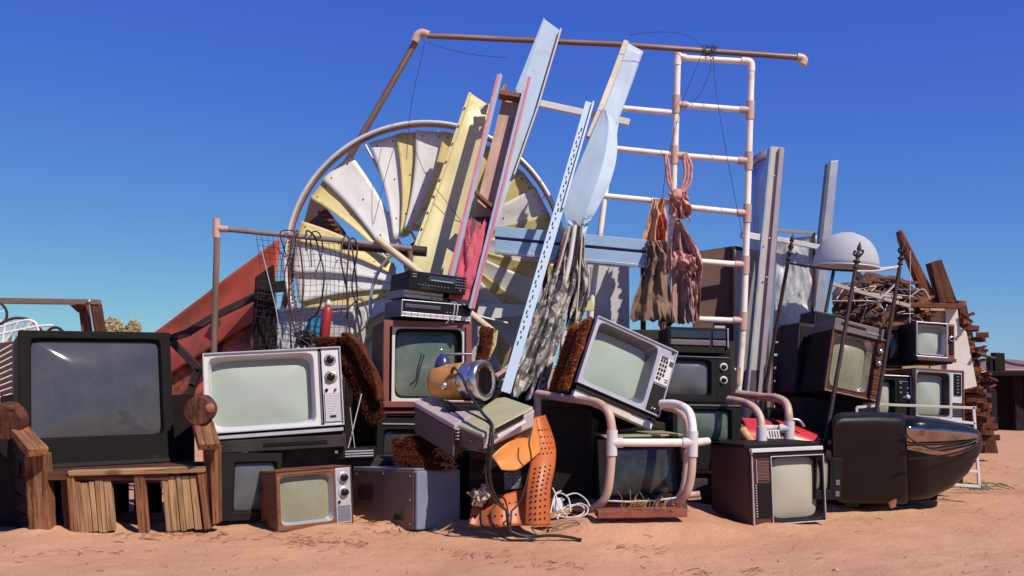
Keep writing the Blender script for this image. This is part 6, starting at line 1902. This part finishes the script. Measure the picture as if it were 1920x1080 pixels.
for i in range(7):
    for j in range(2):
        p = base(.08 + i * .12, .35 + .35 * j); mb.lathe([(.0055, 0), (.0055, .004)], Matrix.Translation(p + Vector((0, -.005, 0))) @ NY, 8)
mb.build('holes', black, root)
for k in range(2):
    mb = MB(); mb.tube(spline([base(.22 + .18 * k, v) + Vector((.01 * math.sin(v * 7), -.014, 0)) for v in (0, .3, .6, 1)], 5), .006, 6); o = mb.build('bent_strap', wire_b); tag(o, ('black strap lying over left end of the orange chair shell base', 'black strap lying over middle of the orange chair shell base')[k], 'strap')

# cables from the vacuum
cb = [([(846, 700, 5.86), (852, 690, 5.84), (866, 706, 5.82), (880, 738, 5.70), (905, 775, 5.5), (922, 795, 5.40), (924, 820, 5.36), (920, 850, 5.36), (918, 890, 5.40), (926, 925, 5.46), (950, 958, 5.5), (985, 978, 5.52), (1040, 978, 5.5), (1090, 990, 5.45)], wire_b, .0085, 'thick black power cord running from vacuum over the fax machine into the sand'),
      ([(838, 752, 5.88), (858, 762, 5.75), (885, 776, 5.6), (912, 790, 5.45), (922, 800, 5.40)], wire_b, .006, 'thin black cord joining the power cord on the beige lid'),
      ([(998, 802, 5.52), (992, 830, 5.5), (996, 860, 5.5), (988, 900, 5.5), (975, 940, 5.52), (955, 962, 5.52)], wire_br, .005, 'brown cord hanging in front of the orange chair back'),
      ([(920, 800, 5.38), (915, 850, 5.38), (912, 900, 5.4), (930, 940, 5.46), (965, 968, 5.5), (1005, 985, 5.5)], wire_b, .006, 'second black cord sagging along the orange chair shell'),
      ([(880, 965, 5.58), (920, 970, 5.56), (960, 985, 5.52), (1000, 988, 5.5)], wire_b, .005, 'black cord lying along bottom edge of the orange chair shell')]
for pts, m_, r, lab in cb:
    q = spline(PX(pts), 8)
    for p in q:
        if p.z < .13: p.z = max(min(p.z, gh(p.x, p.y) + r + .004 + max(0, p.z - .06) * .8), gh(p.x, p.y) + r)
    mb = MB(); mb.tube(q, r, 8); o = mb.build('power_cable', m_); tag(o, lab, 'cord')
# draped grey lead over the video recorder
mb = MB()
mb.tube(spline(PX([(846, 566, 6.42), (852, 572, 6.36), (850, 590, 6.35), (840, 603, 6.36), (836, 606, 6.36)]), 6), .0045, 6); mb.tube(spline(PX([(852, 566, 6.42), (858, 573, 6.35), (856, 590, 6.34), (848, 604, 6.35)]), 6), .0045, 6)
o = mb.build('grey_lead', grille_m); tag(o, 'doubled grey lead hanging over front of the wide video recorder', 'cord')
# white cables beside pipe chair
loops = [[(1032, 962), (1040, 930), (1052, 925), (1066, 935), (1070, 960)], [(1040, 966), (1065, 970), (1096, 966), (1102, 952), (1086, 944), (1062, 955)], [(1036, 915), (1042, 928), (1048, 950), (1064, 968)],
         [(1060, 930), (1080, 925), (1098, 936), (1106, 950)], [(1044, 975), (1060, 950), (1090, 948), (1094, 962), (1070, 972)], [(1034, 940), (1046, 944), (1058, 936)]]
mb = MB()
for k, pts in enumerate(loops): mb.tube(spline([P(x, y, 5.72 - (y - 915) * .0022 + .01 * k) for x, y in pts], 8), .0042, 6)
o = mb.build('white_cables', wire_w); tag(o, 'tangle of white cables in the sand between orange chair shell and pipe armchair', 'cables')
M, W, H = face((1036, 935), (1056, 932), (1058, 956), (1038, 960), 5.68, 20, 10)
t = thing('white_adapter', 'small white plug adapter among the white cables', 'adapter', M=M)
shell(t, [(0, -W/2, W/2, 0, H), (.04, -W/2, W/2, 0, H)], white_pl, bevel=.006)
mb = MB(); mb.tube([(0, 0.02, H), (0.01, 0.02, H + .03), (.04, .02, H + .035)], .004, 6); mb.build('cord', wire_w, t, True)
# dark red plank at the foot of the pipe chair and dry stalks
mb = MB(); mb.beam(P(1118, 962, 5.68), P(1284, 960, 5.72), .12, .04, (0, 0, 1), 1, 6, .002); o = mb.build('red_plank', mat('brick_red_plank', (.24, .06, .035), .7, var=.25, dirt=(.12, .04, .025), damt=.3), bevel=.004); tag(o, 'brick red plank half buried at the foot of the pipe armchair', 'plank')
mb = MB()
for k in range(44):
    x = 1205 + rnd.uniform(-55, 70) * rnd.random()
    p = P(x, 955, 5.64); q = p + Vector((rnd.uniform(-.06, .06), rnd.uniform(-.03, .03), rnd.uniform(.015, .05) + .07 * rnd.random() ** 3))
    mb.tube(spline([p, p.lerp(q, .5) + Vector((rnd.uniform(-.015, .015), 0, .01)), q], 4), .0016, 4, caps=False)
o = mb.build('dry_grass', straw_m); tag(o, 'tuft of dry grass growing in front of the black television in the pipe armchair', 'grass tuft')
# silver knob at right of chair's foot
mb = MB(); mb.tube(PX([(1288, 928, 5.95), (1312, 926, 5.95)]), .018, 12); mb.tube(PX([(1290, 936, 5.95), (1314, 934, 5.95)]), .008, 8); o = mb.build('metal_tube', pvc_dirty); tag(o, 'short tan tube end lying right of the foot of the pipe armchair', 'tube')

# ---------------------------------------------------------------- red plastic shell
root = thing('red_toy_body', 'red plastic toy car body behind the maroon sided television', 'toy car', P(1455, 930, 6.75))
def redb(u, v):
    px = 1388 + 140 * u
    top = 784 + 6 * u + 26 * max(0, u - .45) ** 1.3 * 2
    a = v * math.pi
    z0 = P(px, 850, 6.7); z1 = P(px, top, 6.7)
    s_ = math.sin(a) ** .6
    h = z1.z - z0.z
    return Vector((z0.x, 6.7 - math.cos(a) * .22, z0.z + h * s_))
mb = MB(); mb.grid(redb, 26, 18); mb.build('body', red_pl, root, solid=.006)
mb = MB(); mb.grid(lambda u, v: redb(.38 + u * .07, .1 + v * .45) + Vector((0, -.008, .006)), 4, 14); mb.build('strap', black, root, solid=.003)
mb = MB(); mb.prism([p for p in PX([(1436, 806, 6.45), (1462, 806, 6.45), (1466, 822, 6.43), (1440, 822, 6.43)])], (0, .004, 0)); o = mb.build('sticker', white_pl, root)
mb = MB()
for k in range(5): mb.prism(PX([(1441 + k * 5, 808, 6.446), (1443 + k * 5, 808, 6.446), (1446 + k * 5, 820, 6.43), (1444 + k * 5, 820, 6.43)]), (0, .002, 0))
WM[o.name] = WM[root.name].copy()
mb.build('stripe', black, o)
mb = MB(); mb.tube(spline(PX([(1392, 806, 6.45), (1400, 818, 6.42), (1410, 832, 6.42)]), 5), .03, 12); mb.build('hose', mat('tan_hose', (.5, .3, .13), .5), root)
mb = MB(); mb.tube(spline(PX([(1482, 786, 6.5), (1498, 788, 6.5), (1508, 800, 6.5)]), 5), .008, 8); mb.build('handle', galv, root)
# dark crate added under it as support and dark fill
M, W, H = face((1395, 846), (1560, 846), (1560, 945), (1395, 945), 6.95, 4, 0)
t = thing('crate', 'black crate added as support and dark fill under the red toy car body', 'crate', M=M)
shell(t, [(0, -W/2, W/2, 0, H), (.4, -W/2, W/2, 0, H)], shade_black, bevel=.006)
mb = MB()
for k in range(3): mb.box((0, -.006, H * (.2 + .3 * k)), (W * .95, .012, H * .2))
mb.build('slat', blackwood, t, True, .002)
# dark boxes added as fill: between rug and console, beneath ladder, behind brown set
for (c4, Y, yaw, d, lab) in ((((640, 700), (712, 700), (712, 980), (640, 980)), 6.75, 6, .4, 'tall black filler box added for the dark between the white television and the red brown console'),
                             (((886, 712), (1000, 716), (1000, 960), (886, 960)), 6.75, 0, .4, 'tall black filler box added for the dark behind the vacuum'),
                             (((1160, 618), (1262, 618), (1262, 960), (1160, 960)), 7.05, 0, .35, 'tall black filler box standing under the brown jacket'),
                             (((1262, 640), (1380, 640), (1380, 950), (1262, 950)), 7.1, 0, .3, 'tall black filler box standing behind the cassette stereo'),
                             (((1440, 768), (1540, 768), (1540, 900), (1440, 900)), 7.35, 0, .4, 'black filler box added for the dark under the slanting loudspeaker')):
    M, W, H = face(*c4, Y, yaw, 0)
    t = thing('dark_filler', lab, 'cabinet', M=M)
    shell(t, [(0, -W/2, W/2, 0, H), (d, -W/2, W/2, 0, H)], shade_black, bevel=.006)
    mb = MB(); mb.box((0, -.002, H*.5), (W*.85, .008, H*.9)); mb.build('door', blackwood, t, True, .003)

# ---------------------------------------------------------------- boards and posts right of the ladder
root = thing('brown_board', 'large brown board, shade put into its colour, leaning behind right ladder rail', 'board', P(1340, 850, 8.0))
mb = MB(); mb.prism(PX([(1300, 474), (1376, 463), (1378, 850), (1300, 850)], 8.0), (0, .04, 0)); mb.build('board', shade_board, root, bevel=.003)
mb = MB(); mb.prism(PX([(1374, 462), (1379, 462), (1381, 850), (1376, 850)], 7.985), (0, .06, 0)); mb.build('edge_strip', mat('ochre_strip', (.42, .26, .06), .6), root)
mb = MB(); mb.prism(PX([(1290, 474), (1378, 461), (1420, 468), (1420, 476), (1300, 478)], 8.02), (0, .25, 0)); mb.build('top_sheet', darkiron, root, bevel=.002)
panel('zinc_sheet', 'grey zinc sheet strip just left of the wide painted post', 'sheet', [(1377, 468, 7.9), (1416, 476, 7.9), (1412, 850, 7.9), (1376, 850, 7.9)], mat('dull_zinc', (.30, .31, .31), .5, .3, dirt=(.2, .17, .15), damt=.25))
# curved chrome sheet
root = thing('curved_metal_sheet', 'shiny rolled metal sheet standing behind the wide painted post', 'metal sheet', P(1432, 850, 8.3))
def cyl(u, v):
    a = math.pi * (1 - u)
    t_ = P(1436, 278, 8.3); b_ = P(1416, 850, 8.3)
    p = t_.lerp(b_, v)
    top = .06 * (1 - v) * 0
    return p + Vector((math.cos(a) * .115, -math.sin(a) * .10, -.10 * (1 - u) ** 2 * (1 if v < .01 else 1 - v)))
mb = MB(); mb.grid(cyl, 18, 12); mb.build('sheet', mat('rolled_zinc', (.42, .45, .55), .22, .9, .1), root, solid=.006)
mb = MB(); mb.grid(lambda u, v: cyl(u, v * .03) + Vector((0, -.007, 0)), 18, 2); mb.build('rolled_edge', galv, root, solid=.006)
# wide painted post
root = thing('wide_post', 'wide grey painted channel post leaning slightly left beside the ladder', 'post', P(1412, 850, 7.6))
mb = MB(); mb.prism([P(1446, 274, 7.75), P(1469, 278, 7.75), P(1418, 850, 7.6), P(1388, 850, 7.6)], (0, .012, 0)); mb.build('front_plate', steel_post, root, bevel=.003)
mb = MB(); mb.prism([P(1444, 276, 7.74), P(1448, 273, 7.74), P(1394, 850, 7.59), P(1390, 850, 7.59)], (0, .10, 0)); mb.build('left_flange', galv, root)
mb = MB(); mb.prism([P(1462, 276, 7.72), P(1471, 277, 7.72), P(1421, 850, 7.57), P(1411, 850, 7.57)], (0, .10, 0)); mb.build('right_flange', mat('mauve_grey_paint', (.33, .27, .29), .4), root, bevel=.003)
mb = MB(); mb.prism([P(1410, 655, 7.66), P(1436, 655, 7.66), P(1424, 850, 7.56), P(1392, 850, 7.56)], (0, .006, 0)); mb.build('scuffed_foot', mat('scuffed_steel', (.10, .075, .07), .35, .4, .3), root)
mb = MB()
for y in (330, 447, 520): mb.lathe([(.008, 0), (.008, .006)], Matrix.Translation(P(1455 - (y - 280) * .075, y, 7.66)) @ NY, 10)
mb.build('bolts', galv, root)
mb = MB(); mb.beam(P(1390, 440, 7.7), P(1430, 447, 7.74), .05, .05); mb.build('side_bracket', white_pl, root, bevel=.004)
# far post
root = thing('thin_post', 'narrow grey post standing straight behind the white dome', 'post', P(1528, 850, 9.0))
mb = MB(); mb.prism([P(1558, 302, 9.0), P(1572, 301, 9.0), P(1548, 560, 9.0), P(1546, 850, 9), P(1525, 850, 9), P(1530, 560, 9.0)], (0, .02, 0)); mb.build('front_plate', galv, root, bevel=.002)
mb = MB(); mb.prism([P(1552, 306, 8.99), P(1558, 302, 8.99), P(1530, 560, 8.99), P(1524, 850, 8.99), P(1520, 850, 8.99), P(1524, 560, 8.99)], (0, .08, 0)); mb.build('side_flange', mat('dark_zinc', (.13, .13, .15), .4, .4), root)

# crazed glass window
root = thing('broken_window', 'crazed whitish window pane in thin frame between painted post and white dome', 'window', P(1490, 850, 8.5))
mb = MB()
def pane(u, v):
    p = P(1456 + 76 * u - 6 * v, 448 + 170 * v - 6 * u, 8.5); p.y += .03 * noise.noise((u * 3, v * 4, 4)) + .012 * noise.noise((u * 14, v * 9, 4)); return p
mb.grid(pane, 24, 30); mb.build('pane', crackle_m, root, solid=.004)
def bar(name, pts, w_, m_, Y): 
    mb = MB()
    q = PX(pts, Y)
    for i in range(len(q) - 1): mb.beam(q[i], q[i + 1], w_, w_, (0, 1, 0))
    return mb.build(name, m_, root, bevel=.002)
bar('frame', [(1456, 432), (1528, 438)], .022, mat('tan_frame', (.32, .2, .11), .6), 8.48)
bar('frame', [(1526, 436), (1528, 540), (1520, 620)], .022, darkiron, 8.48)
bar('frame', [(1452, 432), (1440, 620)], .022, darkiron, 8.48)
bar('frame', [(1440, 618), (1522, 622)], .026, darkiron, 8.48)
bar('cross_bar', [(1450, 447), (1538, 464)], .04, white_pl, 8.42)
bar('stand', [(1446, 620), (1446, 850)], .04, darkwood, 8.5); bar('stand', [(1516, 620), (1516, 850)], .04, darkwood, 8.5)
# splash like torn foil strands
mb = MB()
for k in range(26):
    p = P(1500 + rnd.uniform(-36, 6), 565 + rnd.uniform(-30, 40), 8.44)
    mb.tube([p, p + Vector((rnd.uniform(-.05, .05), 0, rnd.uniform(-.12, .12)))], .003, 4)
mb.build('torn_film', blade_w, root)

# ---------------------------------------------------------------- white dome
DY = 8.0
root = thing('white_dome', 'frosted white dome bowl turned upside down on the iron bed end', 'dome', P(1585, 505, DY))
dc = P(1586, 500, DY); dr = 60 * S(DY)
prof = [(dr, 0), (dr * .995, dr * .12), (dr * .96, dr * .32), (dr * .88, dr * .55), (dr * .74, dr * .77), (dr * .55, dr * .93), (dr * .36, dr * 1.01), (dr * .26, dr * 1.03), (dr * .25, dr * 1.06), (dr * .05, dr * 1.065)]
mb = MB(); mb.lathe(prof, Matrix.Translation(dc) @ Matrix.Rotation(R(4), 4, 'Y'), 44); mb.build('bowl', dome_m, root)
mb = MB(); mb.lathe([(dr * .9, -.012), (dr * 1.02, -.012), (dr * 1.03, .0), (dr * .9, .004)], Matrix.Translation(dc) @ Matrix.Rotation(R(4), 4, 'Y'), 44); mb.build('lip', white_pl, root)
mb = MB(); mb.prism(PX([(1640, 502), (1694, 498), (1690, 503), (1646, 508)], DY - .05), (0, .1, 0)); mb.build('flange_tongue', white_pl, root, bevel=.003)
# ---------------------------------------------------------------- iron bed end
root = thing('iron_bed_end', 'rusty iron bed end with three leaf finials on leaning posts', 'bed end', P(1560, 845, 6.9))
def finial(p, axd, sc, root):
    q = axd.to_track_quat('Z', 'Y').to_matrix().to_4x4(); M = Matrix.Translation(p) @ q
    mb = MB(); mb.lathe([(.011, -.09), (.02, -.085), (.02, -.078), (.011, -.07), (.011, -.05), (.024, -.045), (.024, -.035), (.010, -.028), (.014, -.01), (.022, .004), (.014, .02), (.008, .03), (.016, .05), (.013, .07), (.003, .10)], M, 14)
    for s_ in (-1, 1):
        mb.tube(spline([M @ Vector((s_ * .008, 0, .0)), M @ Vector((s_ * .034, 0, .014)), M @ Vector((s_ * .036, 0, .036)), M @ Vector((s_ * .022, 0, .034))], 5), .007, 6)
    mb.build('finial', darkiron, root)
for (tx, ty, tY, bx, by, bY) in ((1481, 472, 7.3, 1440, 700, 7.35), (1607, 488, 6.75, 1544, 850, 6.55), (1690, 482, 7.0, 1640, 790, 6.9)):
    a, b = P(tx, ty, tY), P(bx, by, bY)
    d = (b - a).normalized()
    b = a + d * ((a.z - 0.0) / -d.z)
    mb = MB(); mb.tube([a, b], .0135, 12); mb.build('post', darkiron, root)
    finial(a + d * -.03, -d, 1, root)
mb = MB(); mb.tube(spline(PX([(1482, 494, 7.28), (1520, 500, 7.1), (1560, 505, 6.9), (1603, 508, 6.75)]), 8), .0075, 8); mb.build('top_rail', darkiron, root)
mb = MB(); mb.tube(spline(PX([(1603, 508, 6.75), (1640, 508, 6.85), (1668, 503, 6.95), (1688, 498, 7.0)]), 8), .0065, 8); mb.build('top_rail', wire_w, root)
mb = MB(); mb.tube([P(1563, 508, 6.9), P(1548, 585, 6.85)], .012, 10); mb.build('short_bar', darkiron, root)
# white lightweight bed rail
root = thing('white_rail', 'light white metal rail frame standing behind the bulbous black shell', 'rail frame', P(1835, 912, 7.1))
Yw = 6.98
for nm, pts, m_ in (('upright', [(1825, 762), (1836, 912)], pvc_pale), ('upright', [(1606, 764), (1610, 905)], pvc_pale), ('rung', [(1606, 764), (1650, 760)], pvc_pale), ('top_bar', [(1640, 758), (1830, 765)], cream_pl), ('rung', [(1760, 786), (1828, 794)], pvc_pale), ('rung', [(1800, 882), (1834, 884)], pvc_pale), ('rung', [(1770, 908), (1838, 912)], pvc_pale)):
    mb = MB(); q = PX(pts, Yw); mb.beam(q[0], q[1], .018, .018, (0, 1, 0)); mb.build(nm, m_, root, bevel=.002)
mb = MB()
for k in range(26):
    x = rnd.uniform(1778, 1870); y = 913 + rnd.uniform(-1, 8)
    p = G(x, y) + Vector((0, 0, .02)); mb.tube(spline([p, p + Vector((rnd.uniform(.02, .10), rnd.uniform(-.03, .03), rnd.uniform(0, .02))), p + Vector((rnd.uniform(.08, .2), rnd.uniform(-.06, .02), -.01))], 4), .0035, 5)
o = mb.build('green_stalks', green_pl); tag(o, 'scatter of green grey stalks on the sand at foot of the white rail', 'stalks')
# stone
mb = MB()
c = G(1594, 950)
def stone(u, v):
    a, b = u * 6.283, v * 3.1416
    d = Vector((math.cos(a) * math.sin(b), math.sin(a) * math.sin(b), math.cos(b)))
    r = 1 + .25 * noise.noise(d * 1.6 + Vector((4, 1, 2)))
    return c + Vector((d.x * .06 * r, d.y * .04 * r, .012 + d.z * .022 * r))
mb.grid(stone, 20, 12); o = mb.build('stone', stone_m); tag(o, 'flat pale stone on the sand in front of the bulbous black shell', 'stone')
mb = MB(); mb.prism(PX([(1668, 944, 6.2), (1682, 936, 6.2), (1680, 950, 6.15), (1670, 954, 6.15)]), (0, .03, 0)); o = mb.build('brick_shard', mat('brick_shard', (.3, .1, .05), .9), bevel=.003); tag(o, 'small orange brick shard leaning at the base of the bulbous black shell', 'shard')

# ---------------------------------------------------------------- ruined timber shack
root = thing('log_wall', 'dark red stacked log wall in shade behind the iron bed end', 'wall', P(1500, 860, 8.7))
for k in range(9):
    y0 = 618 + k * 24
    mb = MB(); mb.beam(P(1424, y0 + 12, 8.75 + rnd.uniform(-.03, .03)), P(1720, y0 + 10, 8.75 + rnd.uniform(-.03, .03)), .10, .092, (0, 0, 1), 1, 8, .006); mb.build('log', redwood if k % 3 else darkwood, root, bevel=.01)
root = thing('plank_ruin', 'ruined red timber shack wall with staggered plank ends stepping down to the right', 'shack', P(1780, 850, 10))
ends = [1806, 1800, 1815, 1832, 1822, 1855, 1830, 1830, 1838, 1832, 1842, 1846, 1850, 1856, 1852, 1860, 1858, 1864, 1862, 1866]
for k, xe in enumerate(ends):
    y0 = 566 + k * 13.2
    xl = 1788 + k * 1.8
    xe += rnd.uniform(-9, 7)
    mb = MB(); mb.beam(P(xl - 10, y0 + 6 + rnd.uniform(-2, 2), 9.9 + rnd.uniform(0, .1)), P(xe, y0 + 7 + rnd.uniform(-5, 5), 9.8 + rnd.uniform(-.12, .14)), .12, rnd.uniform(.045, .068), (0, 0, 1), rnd.uniform(.6, 1), 5, .009); mb.build('plank', (redwood, darkwood, redwood)[k % 3], root, bevel=.004)
mb = MB(); mb.prism(PX([(1800, 570), (1812, 570), (1872, 850), (1800, 850)], 10.0), (0, .1, 0)); mb.build('backing', darkwood, root)
mb = MB(); mb.beam(P(1830, 628, 9.8), P(1854, 628, 9.75), .05, .05); mb.build('stub', redwood, root, bevel=.003)
# sheets
for k in range(22):
    px = rnd.uniform(1800, 1850); py = 585 + (px - 1800) * 2.2 + rnd.uniform(-10, 60)
    a = rnd.uniform(-.6, .9); l = rnd.uniform(10, 34)
    mb = MB(); mb.beam(P(px, py, 9.62 + rnd.uniform(-.1, .1)), P(px + l * math.cos(a), py + l * math.sin(a), 9.6 + rnd.uniform(-.2, .2)), rnd.uniform(.02, .06), rnd.uniform(.012, .03), (0, 0, 1), rnd.uniform(.4, 1), 3, .004); mb.build('splinter', rnd.choice((redwood, darkwood, blackwood)), root)
root = thing('rusty_white_sheet', 'tall rust streaked white sheet behind the walnut television at right', 'sheet', P(1770, 850, 9.6))
mb = MB(); mb.prism(PX([(1694, 576), (1742, 576), (1743, 850), (1690, 850)], 9.6), (0, .02, 0)); mb.build('tan_sheet', mat('rust_streaked', (.40, .28, .18), .6, .1, .15, dirt=(.26, .10, .04), damt=.35, dscale=5, stretch=(1, 1, .4)), root)
mb = MB(); mb.prism(PX([(1744.5, 576), (1772, 577), (1776, 850), (1745, 850)], 9.59), (0, .02, 0)); mb.build('tan_sheet', mat('rust_streaked_pale', (.46, .34, .23), .6, .1, .15, dirt=(.28, .11, .05), damt=.3, dscale=5), root)
mb = MB(); mb.prism(PX([(1773, 577), (1795, 577), (1799, 612), (1812, 622), (1832, 724), (1808, 730), (1776, 700)], 9.55), (0, .02, 0)); mb.build('white_sheet', mat('peeling_white', (.60, .56, .51), .6, 0, .08, dirt=(.36, .17, .08), damt=.16, dscale=4), root)
mb = MB(); mb.beam(P(1686, 572, 9.5), P(1800, 574, 9.5), .1, .045); mb.build('top_ledge', redwood, root, bevel=.004)
# timbers
def timber(label, pts, Y, d, m_):
    mb = MB(); mb.prism(PX(pts, Y), (0, d, 0)); o = mb.build('timber', m_, bevel=.008); return tag(o, label, 'timber')
timber('long thin red timber leaning up against the sky at right', [(1686, 434), (1692, 430), (1698, 442), (1762, 568), (1738, 572), (1690, 452)], 9.9, .10, redwood)
timber('short thick dark timber standing up against the sky at far right', [(1745, 493), (1766, 486), (1801, 580), (1770, 582)], 9.95, .14, darkwood)
timber('split narrow timber leaning on the short thick dark timber', [(1748, 512), (1753, 514), (1776, 574), (1764, 574)], 9.85, .05, darkwood)
timber('broken brown timber poking up at left of the scrap heap', [(1602, 512), (1612, 508), (1650, 560), (1636, 566)], 10.2, .08, darkwood)
timber('rust coloured timber block in the middle of the scrap heap', [(1640, 546), (1660, 526), (1672, 540), (1650, 562)], 9.8, .10, redwood)
# heap
root = thing('scrap_heap', 'heap of rusty scrap, broken laths and hoops on top of the log wall', 'scrap heap', P(1660, 620, 10))
mb = MB()
def heap(u, v):
    px = 1560 + 190 * u
    top = 575 - 62 * math.sin(math.pi * min(max(u * .9 + .1, 0), 1)) ** .8
    y = 640 + (top - 640) * math.sin(v * math.pi / 2)
    p = P(px, y + 14 * noise.noise((u * 7, v * 4, 1)), 10 + .5 * math.cos(v * 1.5) * -1)
    p.y += .12 * noise.noise((u * 8, v * 6, 3)); return p
mb.grid(heap, 40, 14); mb.build('rubble_core', mat('scrap_core', (.13, .05, .03), .9, 0, .5, scale=18, dirt=(.03, .02, .018), damt=.5, dscale=12, bump=.8), root)
for k in range(70):
    px, py = rnd.uniform(1570, 1735), rnd.uniform(525, 612)
    if py < 575 - 55 * math.sin(math.pi * (px - 1560) / 190): continue
    a = rnd.uniform(-.9, .9); l = rnd.uniform(14, 46)
    p = P(px, py, 9.75 + rnd.uniform(-.35, .2)); q = P(px + l * math.cos(a), py + l * math.sin(a) * .8, 9.7 + rnd.uniform(-.3, .3))
    mb = MB(); mb.beam(p, q, rnd.uniform(.03, .07), rnd.uniform(.012, .03), (0, 0, 1), rnd.uniform(.6, 1), 2, .002); mb.build('lath', rnd.choice((redwood, darkwood, redwood, oldwood)), root)
for (cx, cy, r, m_) in ((1650, 572, 52, darkwood), (1638, 580, 58, darkiron), (1660, 566, 46, blackwood), (1626, 590, 50, oldwood)):
    mb = MB(); mb.tube([P(cx + r * math.cos(a) * 1.15, cy - r * math.sin(a) * .9, 9.55 + rnd.uniform(-.01, .01)) for a in [.3 + k * .13 for k in range(20)]], .016, 7); mb.build('hoop', m_, root)
for k in range(16):
    px, py = rnd.uniform(1590, 1715), rnd.uniform(530, 600)
    p = P(px, py, 9.45); mb = MB(); mb.tube(spline([p, p + Vector((rnd.uniform(-.2, .2), rnd.uniform(-.1, .1), rnd.uniform(-.1, .16))), p + Vector((rnd.uniform(-.34, .34), 0, rnd.uniform(-.16, .1)))], 5), .0045, 5); mb.build('wire', rnd.choice((galv, wire_w, darkiron)), root)
mb = MB(); mb.beam(P(1560, 532, 9.3), P(1705, 574, 9.3), .05, .03, (0, 0, 1)); mb.build('pale_lath', mat('grey_white_lath', (.42, .36, .34), .7), root)
mb = MB(); mb.beam(P(1590, 545, 9.35), P(1690, 558, 9.35), .03, .02, (0, 0, 1)); mb.build('pale_lath', mat('grey_white_lath2', (.45, .40, .38), .7), root)
mb = MB(); mb.tube(spline(PX([(1688, 498), (1680, 530), (1655, 556)], 9.2), 5), .008, 7); mb.build('white_rod', wire_w, root)
mb = MB(); mb.tube(PX([(1707, 470), (1706, 605)], 9.2), .0035, 5); mb.build('wire', wire_w, root)
mb = MB(); mb.prism(PX([(1555, 600), (1745, 600), (1745, 862), (1555, 862)], 10.4), (0, .1, 0)); mb.build('rear_boards', blackwood, root)

# ---------------------------------------------------------------- far right: low dark shed and fence posts
root = thing('low_shed', 'low dark timber shed at the right edge with a flat roof', 'shed', P(1940, 800, 15))
SY = 15.0
mb = MB()
a, b = P(1850, 700, SY), P(2300, 700, SY - 1)
for k in range(8):
    z0 = 0.02 + k * (a.z - .02) / 8; z1 = 0.02 + (k + 1) * (a.z - .02) / 8 - .003
    off = rnd.uniform(-.01, .01)
    mb.prism([Vector((a.x, a.y + off, z0)), Vector((b.x, b.y + off, z0)), Vector((b.x, b.y + off, z1)), Vector((a.x, a.y + off, z1))], (0, .12, 0))
mb.prism([Vector((a.x, a.y + .2, 0)), Vector((b.x, b.y + .2, 0)), Vector((b.x, b.y + .2, a.z)), Vector((a.x, a.y + .2, a.z))], (0, .05, 0))
mb.build('front_boards', blackwood, root, bevel=.006)  # boards near-black in colour to stand for the shaded front
mb = MB(); mb.prism([P(1846, 697, SY - .3), P(2320, 697, SY - 1.3), P(2280, 694, SY + 3), P(1860, 694, SY + 3)], (0, 0, -.06)); mb.build('roof', blackwood, root, bevel=.006)
for px in (1856, 1905, 2010):
    mb = MB(); mb.beam(P(px, 699, SY - .2), Vector((P(px, 699, SY - .2).x, SY - .2, 0)), .12, .12, (0, 1, 0)); mb.build('post', blackwood, root, bevel=.006)
def fpost(label, x0, x1, y0, Y, m_=blackwood):
    mb = MB(); mb.prism([P(x0, y0, Y), P(x1, y0 + 1, Y), Vector((P(x1, y0, Y).x, Y, 0)), Vector((P(x0, y0, Y).x, Y, 0))], (0, .14, 0)); o = mb.build('fence_post', m_, bevel=.006); return tag(o, label, 'post')
fpost('thick dark post with flat top rising over the low shed at far right', 1865, 1884, 661, 15.6)
fpost('thin dark post between the plank ruin and the thick dark post', 1856, 1861, 671, 15.6)
mb = MB(); mb.tube(spline(PX([(1836, 664), (1850, 668), (1866, 672)], 13.9), 4), .02, 8); o = mb.build('handrail', darkiron); tag(o, 'thin dark rail running from plank ruin to the thick dark post', 'rail')
mb = MB(); mb.tube(spline(PX([(1884, 678), (1905, 683), (1940, 687)], 13.9), 4), .02, 8); o = mb.build('handrail', darkiron); tag(o, 'thin dark rail running right from the thick dark post', 'rail')

# crumpled cream rag and dead sticks at the foot of the heap
mb = MB()
cloth(mb, PX([(880, 925, 5.62), (886, 936, 5.58), (890, 950, 5.60)]), PX([(908, 908, 5.62), (916, 918, 5.57), (914, 940, 5.6)]), 18, 16, .02, 2.2, 0, .1, 4.4, .02, .03, .4, .03)
o = mb.build('crumpled_rag', mat('cream_rag', (.48, .38, .26), .9, var=.2, scale=12, dirt=(.16, .07, .04), damt=.4, dscale=14), solid=.004); tag(o, 'crumpled dirty cream rag at left end of the orange chair shell', 'rag')
for (pts, r, lab) in (([(650, 984), (690, 974), (722, 972)], .004, 'dark stick lying on the sand just right of the small brown television'), ([(690, 962), (700, 972), (712, 980)], .003, 'short pale stick leaning on sand at corner of the blue grey cabinet'),
                      ([(216, 988), (236, 978), (252, 972)], .005, 'dry stick lying under the seat of the timber armchair'), ([(840, 1000), (862, 992), (880, 1000)], .004, 'curved dark twig on the sand in front of the blue grey cabinet corner')):
    q = [G(x, y) for x, y in pts]
    for p in q: p.z = gh(p.x, p.y) + .012
    q[0].z += .01
    mb = MB(); mb.tube(spline(q, 5), r, 6, r1=r * .5); o = mb.build('stick', rnd.choice((twig_m, straw_m))); tag(o, lab, 'stick')
